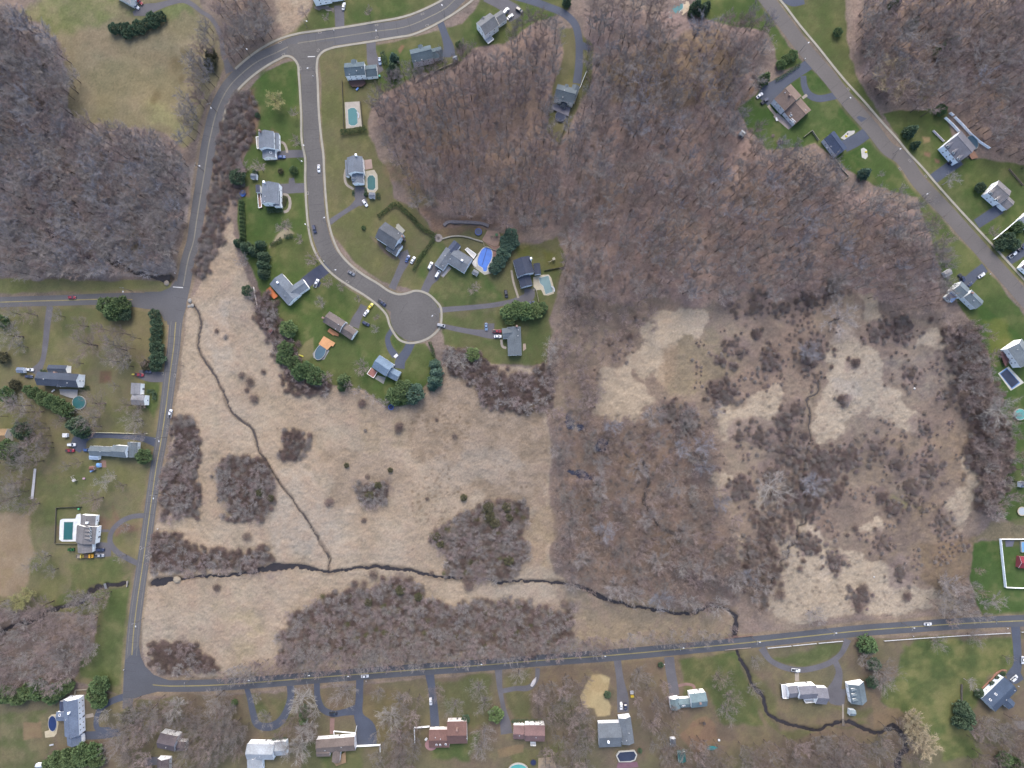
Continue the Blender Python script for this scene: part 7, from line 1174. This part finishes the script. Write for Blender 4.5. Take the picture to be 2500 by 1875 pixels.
shed((3,4),728,1535,6.4,4.6,86,(44,110,110),(60,100,100),'teal tarpaulin shelter behind the teal roofed house',1.8,'tarp_shelter',.5); shed((4,4),358,1062,3.6,3.6,5,(132,146,152),(170,176,180),'small garden gazebo by the three dormer garage',2.4,'gazebo',.6); shed((4,3),2220,1100,7.0,7.0,5,(140,52,64),(120,56,62),'red roofed playhouse inside the white fence',2.4,'playhouse',.5); shed((0,3),995,80,3.0,2.6,0,(128,92,82),(140,120,110),'brown play hut on the garden lawn',1.8,'play_hut',.6); shed((0,3),1064,48,2.0,2.6,0,(120,168,220),(150,180,220),'light blue play hut beside the brown one',1.6,'play_hut',.6)
shed((0,4),425,1632,4.0,2.4,0,(206,214,226),(210,214,220),'rounded white tank shed at the bottom left edge',1.4,'storage_tank',.8); shed((4,3),2200,255,3.4,3.6,0,(120,132,150),(214,216,220),'small white shed at the right edge above the round enclosure'); shed((1,2),715,255,2.0,3.0,35,(120,84,80),(150,120,116),'small red brown hut in the scrub left of the bright evergreen',1.5,'play_hut')
def tramp(t, x, y, R, c1, c2, label):
    p = Z(*t, f"{x},{y}")[0]; wx, wy = W(*p, .9); R = R / 4.424 * S; root = thing('trampoline', label, 'trampoline', (wx, wy, 0)); mb = MB(); mb.lathe((0, 0, .85), [(R * .82, 0), (R * .82, .03)], 20); mb.build('mat', mat('tramp_mat_%d' % c1[0], c1, .7, (1, .05), (3, .05)), root); mb = MB(); mb.lathe((0, 0, .85), [(R * .8, .03), (R * .8, .1), (R, .1), (R, -.05), (R * .8, -.05)], 20, closed=False); mb.build('pad', mat('tramp_pad_%d_%d' % c2[:2], c2, .6, (1, .05), (3, .05)), root)
    for k in range(4): mb = MB(); a = k * math.pi / 2 + .4; mb.tube((R * .92 * math.cos(a), R * .92 * math.sin(a), 0), (R * .92 * math.cos(a), R * .92 * math.sin(a), .85), .05, .05, 6); mb.build('leg', M_STEEL, root)
tramp((2,1),743,845,38,(74,84,104),(62,84,150),'trampoline with blue rim on the terrace lawn'); tramp((1,2),2010,1080,30,(36,48,84),(70,104,180),'blue trampoline at the bottom tip of the lawn'); tramp((2,4),1337,1600,32,(36,40,58),(50,54,74),'black trampoline near the bottom edge'); tramp((4,3),2192,545,50,(176,184,190),(190,176,150),'pale round trampoline at the right edge'); tramp((2,0),1588,1150,24,(228,230,232),(214,216,220),'round white cover on the grey deck')
def slide(t, x, y, ang, c, label, L=2.6, curve=True):
    p = Z(*t, f"{x},{y}")[0]; wx, wy = W(*p, .8); root = thing('slide', label, 'slide', (wx, wy, 0), -math.radians(ang)); m = mat('plastic_%d_%d_%d' % c, c, .4, (1, .02), (3, .02)); mb = MB(); pts = [(L * (k / 8 - .5), (math.sin(k / 8 * 3.14) * .7 if curve else 0), 1.5 - 1.3 * (k / 8) ** .8) for k in range(9)]
    for a, b in zip(pts, pts[1:]): d = Vector(b) - Vector(a); c0 = (Vector(a) + Vector(b)) / 2; n = Vector((-d.y, d.x, 0)).normalized(); [slab(mb, c0 + n * o_, d.normalized(), n, d.normalized().cross(n), (d.length, w_, h_)) for o_, w_, h_ in ((0, .6, .06), (.32, .06, .3), (-.32, .06, .3))]
    mb.build('chute', m, root); mb = MB(); [mb.tube((-L / 2 - .1, s, 0), (-L / 2 - .1, s, 1.9), .04, .04, 5) for s in (-.3, .3)]; [mb.tube((-L / 2 - .1, -.3, z), (-L / 2 - .1, .3, z), .03, .03, 5) for z in (.3, .7, 1.1)]; mb.build('ladder', M_STEEL, root)
slide((1,0),1650,1240,80,(236,238,240),'white curved slide beside the long teal pool', 3.0); slide((2,1),1548,1462,60,(238,240,242),'white curved slide beside the notched pool', 3.4); slide((1,2),1040,522,22,(232,222,90),'yellow garden slide beside the pine curve', 2.6, False)
def swing(t, x, y, ang, c, label, L=4.0):
    p = Z(*t, f"{x},{y}")[0]; wx, wy = W(*p, 1.5); root = thing('swing_set', label, 'swing set', (wx, wy, 0), -math.radians(ang)); m = mat('swing_%d_%d_%d' % c, c, .7, (1, .05), (3, .05)); mb = MB(); mb.tube((-L / 2, 0, 2.2), (L / 2, 0, 2.2), .08, .08, 6); [mb.tube((sx * L / 2, 0, 2.2), (sx * L / 2 * 1.05, sy, 0), .07, .07, 6) for sx in (-1, 1) for sy in (-1.1, 1.1)]; mb.build('frame', m, root)
    for q in (-.9, 0, .9): mb = MB(); mb.box((q, 0, .55), (.5, .25, .06)); [mb.tube((q + s, 0, .55), (q + s, 0, 2.2), .02, .02, 4) for s in (-.22, .22)]; mb.build('swing_seat', m, root)
    mb = MB(); mb.box((L / 2 - .5, .2, 1.3), (1.3, 1.3, .1)); mb.box((L / 2 - .5, .2, 2.5), (1.5, 1.5, .12)); mb.build('tower', m, root)
swing((2,1),915,890,-15,(66,112,76),'green play set on the tan terrace'); swing((2,1),1535,1155,-30,(178,170,150),'wooden swing set behind the dark roofed house'); swing((0,3),790,195,55,(196,192,188),'pale swing set on the garden lawn', 3.4); swing((3,4),950,1175,0,(84,74,70),'dark swing set on the bare earth behind the teal roofed house', 3.0)
# boats, machines and odds and ends
def boat(t, x, y, ang, c, label, L=5.2, Wd=1.5, trailer=True):
    p = Z(*t, f"{x},{y}")[0]; wx, wy = W(*p, .8); root = thing('small_boat', label, 'boat', (wx, wy, 0), -math.radians(ang)); m = mat('boat_%d_%d_%d' % c, c, .5, (.8, .15), (4, .1)); mb = MB(); n = 10; vs = []
    for k in range(n + 1):
        u = k / n; hw = Wd / 2 * (math.sin(math.pi * min(1, .12 + u * .94)) ** .6 if u < .97 else .06); X = (u - .5) * L; vs += [(X, -hw * .6, .35), (X, -hw, .85), (X, 0, 1.05), (X, hw, .85), (X, hw * .6, .35)]
    mb.add(vs, [(k * 5 + j, (k + 1) * 5 + j, (k + 1) * 5 + (j + 1) % 5, k * 5 + (j + 1) % 5) for k in range(n) for j in range(5)] + [(4, 3, 2, 1, 0), tuple(n * 5 + j for j in range(5))]); mb.build('hull', m, root)
    if trailer:
        mb = MB(); mb.box((0, 0, .3), (L * .9, .12, .12)); mb.box((-L * .15, 0, .3), (.12, Wd, .12)); mb.build('trailer', M_STEEL, root)
        for s in (-1, 1): mb = MB(); mb.tube((-L * .15, s * Wd / 2 - .1, .3), (-L * .15, s * Wd / 2 + .1, .3), .3, .3, 10); mb.build('wheel', M_TYRE, root)
    else:
        for s in (-.3, .3): mb = MB(); mb.box((s * L, 0, .18), (.15, Wd * .7, .36)); mb.build('support', M_WOODP, root)
boat((2,4),1342,728,-62,(196,192,192),'mottled white boat on a trailer in the forked driveway', 6.4, 2.2); boat((3,4),1060,1443,-3,(36,130,132),'teal boat lying in the garden behind the teal roofed house', 6.4, 2.6, False)
def machine(t, x, y, ang, c1, c2, label, name, cat, L=4.0, Wd=1.8, boxl=.5):
    p = Z(*t, f"{x},{y}")[0]; wx, wy = W(*p, 1.0); root = thing(name, label, cat, (wx, wy, .05), -math.radians(ang)); m1, m2 = mat('machine_%d_%d_%d' % c1, c1, .5, (1, .04), (4, .04)), mat('machine_%d_%d_%d' % c2, c2, .6, (1, .08), (4, .08)); mb = MB(); mb.box((0, 0, .62), (L, Wd * .5, .25)); mb.build('chassis', M_STEEL, root)
    mb = MB(); mb.prism([(L * .12, -Wd / 2), (L * .42, -Wd / 2), (L * .5, -Wd * .36), (L * .5, Wd * .36), (L * .42, Wd / 2), (L * .12, Wd / 2)], .75, 1.4); mb.prism([(L * .13, -Wd * .46), (L * .3, -Wd * .46), (L * .3, Wd * .46), (L * .13, Wd * .46)], 1.4, 2.15); cb = mb.build('cab', m1, root); mb = MB(); mb.box((L * .31, 0, 1.75), (.04, Wd * .8, .5)); mb.build('windscreen', M_CGL, cb)
    mb = MB(); a, b = -L / 2, -L / 2 + L * boxl; mb.box(((a + b) / 2, 0, .95), (b - a, Wd, .12)); [mb.box(((a + b) / 2, s * Wd / 2, 1.25), (b - a, .1, .6)) for s in (-1, 1)]; mb.box((a, 0, 1.25), (.1, Wd, .6)); mb.box((b, 0, 1.35), (.1, Wd, .8)); mb.build('load_bed', m2, root)
    for sx in (-.3, .3):
        for s in (-1, 1): mb = MB(); mb.tube((sx * L, s * Wd / 2 - .15, .42), (sx * L, s * Wd / 2 + .15, .42), .42, .42, 12); mb.build('wheel', M_TYRE, root)
machine((0,3),955,1026,0,CARC['orange'],(124,100,84),'orange yellow dump truck below the taupe roofed house','dump_truck','truck',6.4,2.4,.55); machine((0,3),868,1030,0,(196,178,80),(150,142,130),'yellow edged equipment trailer behind the dump truck','equipment_trailer','trailer',4.4,2.1,.62); machine((0,3),770,958,0,(46,110,62),(66,118,70),'green tractor with yellow rear on the lawn','garden_tractor','tractor',3.6,1.5,.3); machine((3,4),190,862,85,(216,184,60),(196,196,200),'yellow loader beside the cross gabled house drive','compact_loader','loader',4.2,2.0,.4)
def bin_(t, x, y, c, label, name='wheelie_bin', cat='bin', d=(1.0, .9, 1.1)):
    p = Z(*t, f"{x},{y}")[0]; wx, wy = W(*p, 1); root = thing(name, label, cat, (wx, wy, 0), RND.uniform(0, 1)); m = mat('bin_%d_%d_%d' % c, c, .6, (1, .04), (3, .04)); mb = MB(); mb.add([(sx * d[0] * .42, sy * d[1] * .42, 0) for sx, sy in ((-1, -1), (1, -1), (1, 1), (-1, 1))] + [(sx * d[0] * .5, sy * d[1] * .5, d[2]) for sx, sy in ((-1, -1), (1, -1), (1, 1), (-1, 1))], [(3, 2, 1, 0), (4, 5, 6, 7), (0, 1, 5, 4), (1, 2, 6, 5), (2, 3, 7, 6), (3, 0, 4, 7)]); mb.build('body', m, root); mb = MB(); mb.box((0, 0, d[2] + .04), (d[0] * 1.06, d[1] * 1.06, .08)); mb.build('lid', m, root)
bin_((1,0),1887,818,(92,190,178),'teal bin at the corner of the slate roofed house'); bin_((1,0),1645,957,(96,140,206),'blue storage box below the dark brown deck','storage_box','box',(1.8,.9,.7)); bin_((0,3),848,520,(78,170,120),'green bin above the white pool terrace'); bin_((3,4),1132,1362,(224,226,228),'white box on the bare earth behind the teal roofed house','storage_box','box',(1.2,1.0,.8)); bin_((2,4),178,1350,(222,224,226),'white garden box beside the red brown house','storage_box','box',(1.6,1.2,1.0)); bin_((3,0),1755,1285,(226,226,226),'white table on the patio of the brown roofed house','patio_table','table',(1.0,2.0,.75)); bin_((4,0),1605,1605,(226,216,210),'white lounger by the oval slate pool','lounger','lounger',(.9,2.0,.4)); bin_((0,2),1435,725,(196,182,80),'yellow box left of the red pickup','storage_box','box',(1.6,.9,.8)); bin_((0,3),985,110,(130,166,214),'light blue bench below the brown play hut','garden_bench','bench',(2.2,.9,.5)); bin_((0,3),900,192,(196,160,176),'pink play table on the garden lawn','play_table','table',(1.4,1.0,.6)); bin_((0,4),550,1415,(190,192,196),'small pale bench above the bottom left pines','garden_bench','bench',(2.4,.8,.5)); bin_((1,2),2062,525,(226,226,230),'white folded sheet on the drive of the light blue house','folded_tarp','tarp',(2.4,1.6,.3)); bin_((0,2),568,902,(216,214,210),'white bench below the slate roofed house','garden_bench','bench',(2.2,.8,.6))
def mailbox(t, x, y, label):
    p = Z(*t, f"{x},{y}")[0]; wx, wy = W(*p, 1.1); root = thing('mailbox', label, 'mailbox', (wx, wy, 0), RND.uniform(0, 3)); mb = MB(); mb.box((0, 0, .5), (.12, .12, 1.0)); mb.build('post', M_LAMPH, root); mb = MB(); mb.tube((-.28, 0, 1.12), (.28, 0, 1.12), .16, .16, 8); mb.box((0, 0, 1.04), (.56, .32, .14)); mb.build('box', M_LAMPH, root)
for t, x, y, lb in [((1,0),1393,325,'white mailbox on the kerb below the top middle house'), ((1,0),1168,818,'white mailbox by the cul-de-sac street mouth'), ((3,0),2062,632,'white mailbox at the looping blue drive'), ((4,1),1852,1300,'white mailbox at the sunroom house drive'), ((0,1),1887,1290,'white mailbox post near the side road corner'), ((1,4),1740,722,'mailbox at the square car park drive'), ((3,4),540,540,'white mailbox at the teal house drive'), ((4,4),2040,152,'white mailbox at the end of the long rail fence'), ((4,4),1022,238,'white mailbox at the start of the long rail fence'), ((0,3),1700,737,'white mailbox across from the semicircular drive'), ((0,4),1333,600,'white mailbox above the road junction'), ((1,1),1285,1160,'white mailbox at the fresh black drive'), ((4,1),1905,950,'white mailbox below the long white fence')]: mailbox(t, x, y, lb)
M_GRATE = mat('grate_iron', (70, 68, 70), .7, (3, .1), (8, .1)); M_FRAME = mat('grate_frame', (176, 170, 160), .85, (1, .05), (4, .05))
for i, (t, x, y, an) in enumerate([((1,0),812,462,-28), ((1,0),1855,272,-8), ((1,0),1860,406,-8), ((1,0),850,587,-25), ((1,0),1225,545,-55), ((2,0),140,152,-22), ((2,0),190,275,-22), ((1,1),1112,428,85), ((1,1),1615,1270,30), ((1,1),1540,1383,35), ((4,0),315,962,48), ((4,1),978,78,48), ((4,1),870,165,48), ((4,1),1150,245,48), ((1,0),1243,352,-8), ((1,0),1032,740,85), ((0,2),1758,716,90), ((0,2),1888,738,90), ((0,3),1520,942,90), ((0,3),1630,950,90)]):
    p = Z(*t, f"{x},{y}")[0]; wx, wy = W(*p); root = thing('storm_drain', 'small framed storm drain set in the road by the kerb', 'storm drain', (wx, wy, .075), -math.radians(an), 'storm drains at the kerbs'); mb = MB(); mb.box((0, 0, .01), (1.9, .95, .04)); mb.build('frame', M_FRAME, root); mb = MB(); [mb.box((-.6 + .3 * k, 0, .04), (.2, .62, .03)) for k in range(5)]; mb.box((0, 0, .034), (1.5, .6, .01)); mb.build('grate', M_GRATE, root)
def wallrun(t, s, w, h, c, label, name='retaining_wall', cat='wall'):
    P = [Vector(W(*p[:2], h)) for p in smooth_line(Z(*t, s), 4)]; mb = MB(); r = random.Random(5)
    for a, b in zip(P, P[1:]): d = b - a; mb.box(((a.x + b.x) / 2, (a.y + b.y) / 2, h * (.45 + r.uniform(0, .06))), (d.length * 1.04, w * r.uniform(.9, 1.1), h * (.95 + r.uniform(0, .1))), math.atan2(d.y, d.x))
    tag(mb.build(name, mat('stone_%d_%d_%d' % c, c, .9, (.8, .14), (3, .14))), label, cat)
wallrun((2,1), "370,775 400,745 520,738 680,742 790,755 855,780", 1.8, 1.0, (112, 108, 112), 'curved dark stone wall above the trampoline terrace'); wallrun((2,1), "350,920 440,895 540,888 640,905 720,930 790,950", .8, .8, (150, 146, 134), 'curved pale retaining wall below the trampoline'); wallrun((0,3), "1372,1300 1370,1330 1366,1362", .6, .9, (160, 154, 146), 'pale culvert headwall at the left hand road', 'headwall'); wallrun((3,4), "1282,240 1338,242", .7, .9, (120, 96, 90), 'brown culvert headwall at the lower road', 'headwall'); wallrun((4,4), "1762,800 1850,715 1940,620 1985,603 2025,608", .9, .3, (160, 116, 98), 'brick edging before the navy roofed house', 'brick_edging', 'edging'); wallrun((4,4), "1545,760 1542,850 1545,960", .8, .8, (96, 90, 84), 'dark stone wall by the pebble bed on the right lawn')
p0, p1 = [Vector(W(*p, .5)) for p in Z(4,4,"258,1135 262,1200")]; d = p1 - p0; root = thing('footbridge', 'small wooden footbridge over the lower right stream', 'footbridge', (*((p0 + p1) / 2), 0), math.atan2(d.y, d.x)); mb = MB(); mb.box((0, 0, .25), (d.length + .6, 1.4, .14)); mb.build('bridge_deck', M_WOODP, root)
for s in (-1, 1): mb = MB(); mb.box((0, s * .7, .9), (d.length + .6, .08, .1)); [mb.box((q * d.length / 2, s * .7, .55), (.1, .1, .7)) for q in (-1, 0, 1)]; mb.build('railing', M_WOODP, root)
p0, p1 = [Vector(W(*p, .5)) for p in Z(0,3,"1128,1335 1140,1378")]; d = p1 - p0; root = thing('footbridge', 'small grey plank bridge over the left ditch', 'footbridge', (*((p0 + p1) / 2), 0), math.atan2(d.y, d.x)); mb = MB(); mb.box((0, 0, .1), (d.length + .8, 1.6, .14)); mb.build('bridge_deck', M_STEEL, root); mb = MB(); mb.box((0, .75, .45), (d.length, .08, .1)); [mb.box((q, .75, .28), (.1, .1, .4)) for q in (-.8, .8)]; mb.build('railing', M_STEEL, root)
p = W(*Z(2,1,"312,912")[0]); root = thing('fire_pit', 'round stone fire pit terrace at the hedge end', 'fire pit', (*p, 0)); mb = MB(); mb.lathe((0, 0, 0), [(2.5, -.05), (2.5, .25), (2.2, .28)], 20); mb.build('paving', mat('stone_ring', (140, 132, 128), .9, (1, .12), (4, .12)), root); mb = MB(); mb.lathe((0, 0, .28), [(.8, 0), (.8, .4), (.55, .4), (.5, .1)], 12); mb.build('ring', mat('stone_dark', (108, 102, 100), .9, (1, .12), (4, .12)), root)
p = W(*Z(2,0,"1665,1130")[0], 2.6); root = thing('gazebo', 'eight sided dark roofed gazebo on the grey deck', 'gazebo', (*p, 0)); mb = MB(); mb.lathe((0, 0, 3.2), [(2.1, 0), (2.1, .12), (.2, 1.3), (.05, 1.5)], 8); mb.build('roof', roofm((72, 80, 90)), root)
for k in range(8): mb = MB(); a = k * math.pi / 4 + .2; mb.box((1.8 * math.cos(a), 1.8 * math.sin(a), 1.65), (.14, .14, 3.3)); mb.build('post', M_TRIM, root)
def boulders(t, s, c, label):
    for x, y, rr in Z(*t, s):
        wx, wy = W(x, y, .3); r = random.Random(int(x)); R = rr / 4.424 * S; mb = MB(); mb.lathe((0, 0, -.1), [(R * .9, 0), (R, R * .35), (R * .6, R * .75), (R * .1, R * .85)], 8, sx=r.uniform(.8, 1.2)); mb.v = [(a + r.uniform(-.12, .12) * R, b + r.uniform(-.12, .12) * R, z) for a, b, z in mb.v]; o = mb.build('boulder', mat('boulder_%d' % c[0], c, .9, (1, .12), (4, .12))); o.location = (wx, wy, 0); tag(o, label, 'boulder', label + ' group')
boulders((0,1), "1800,1400,30", (168, 154, 138), 'pale rock slab beside the stream mouth at the side road'); boulders((4,2), "1032,878,12", (216, 214, 208), 'white stone in the eastern marsh'); boulders((4,3), "595,1255,10", (216, 210, 206), 'white stone low in the eastern marsh'); boulders((0,3), "1915,1285,40", (158, 146, 128), 'pale sand bar rock in the stream by the left road'); boulders((0,1), "2050,1590,26 2075,1640,22 2040,1650,18", (160, 156, 150), 'grey rock at the head of the marsh ditch'); boulders((4,0), "310,1445,9 290,1465,9", (92, 88, 84), 'dark stone in the oval flower bed'); boulders((4,0), "295,1470,13 508,1640,12", (206, 190, 60), 'yellow flowering clump in a white stone bed')
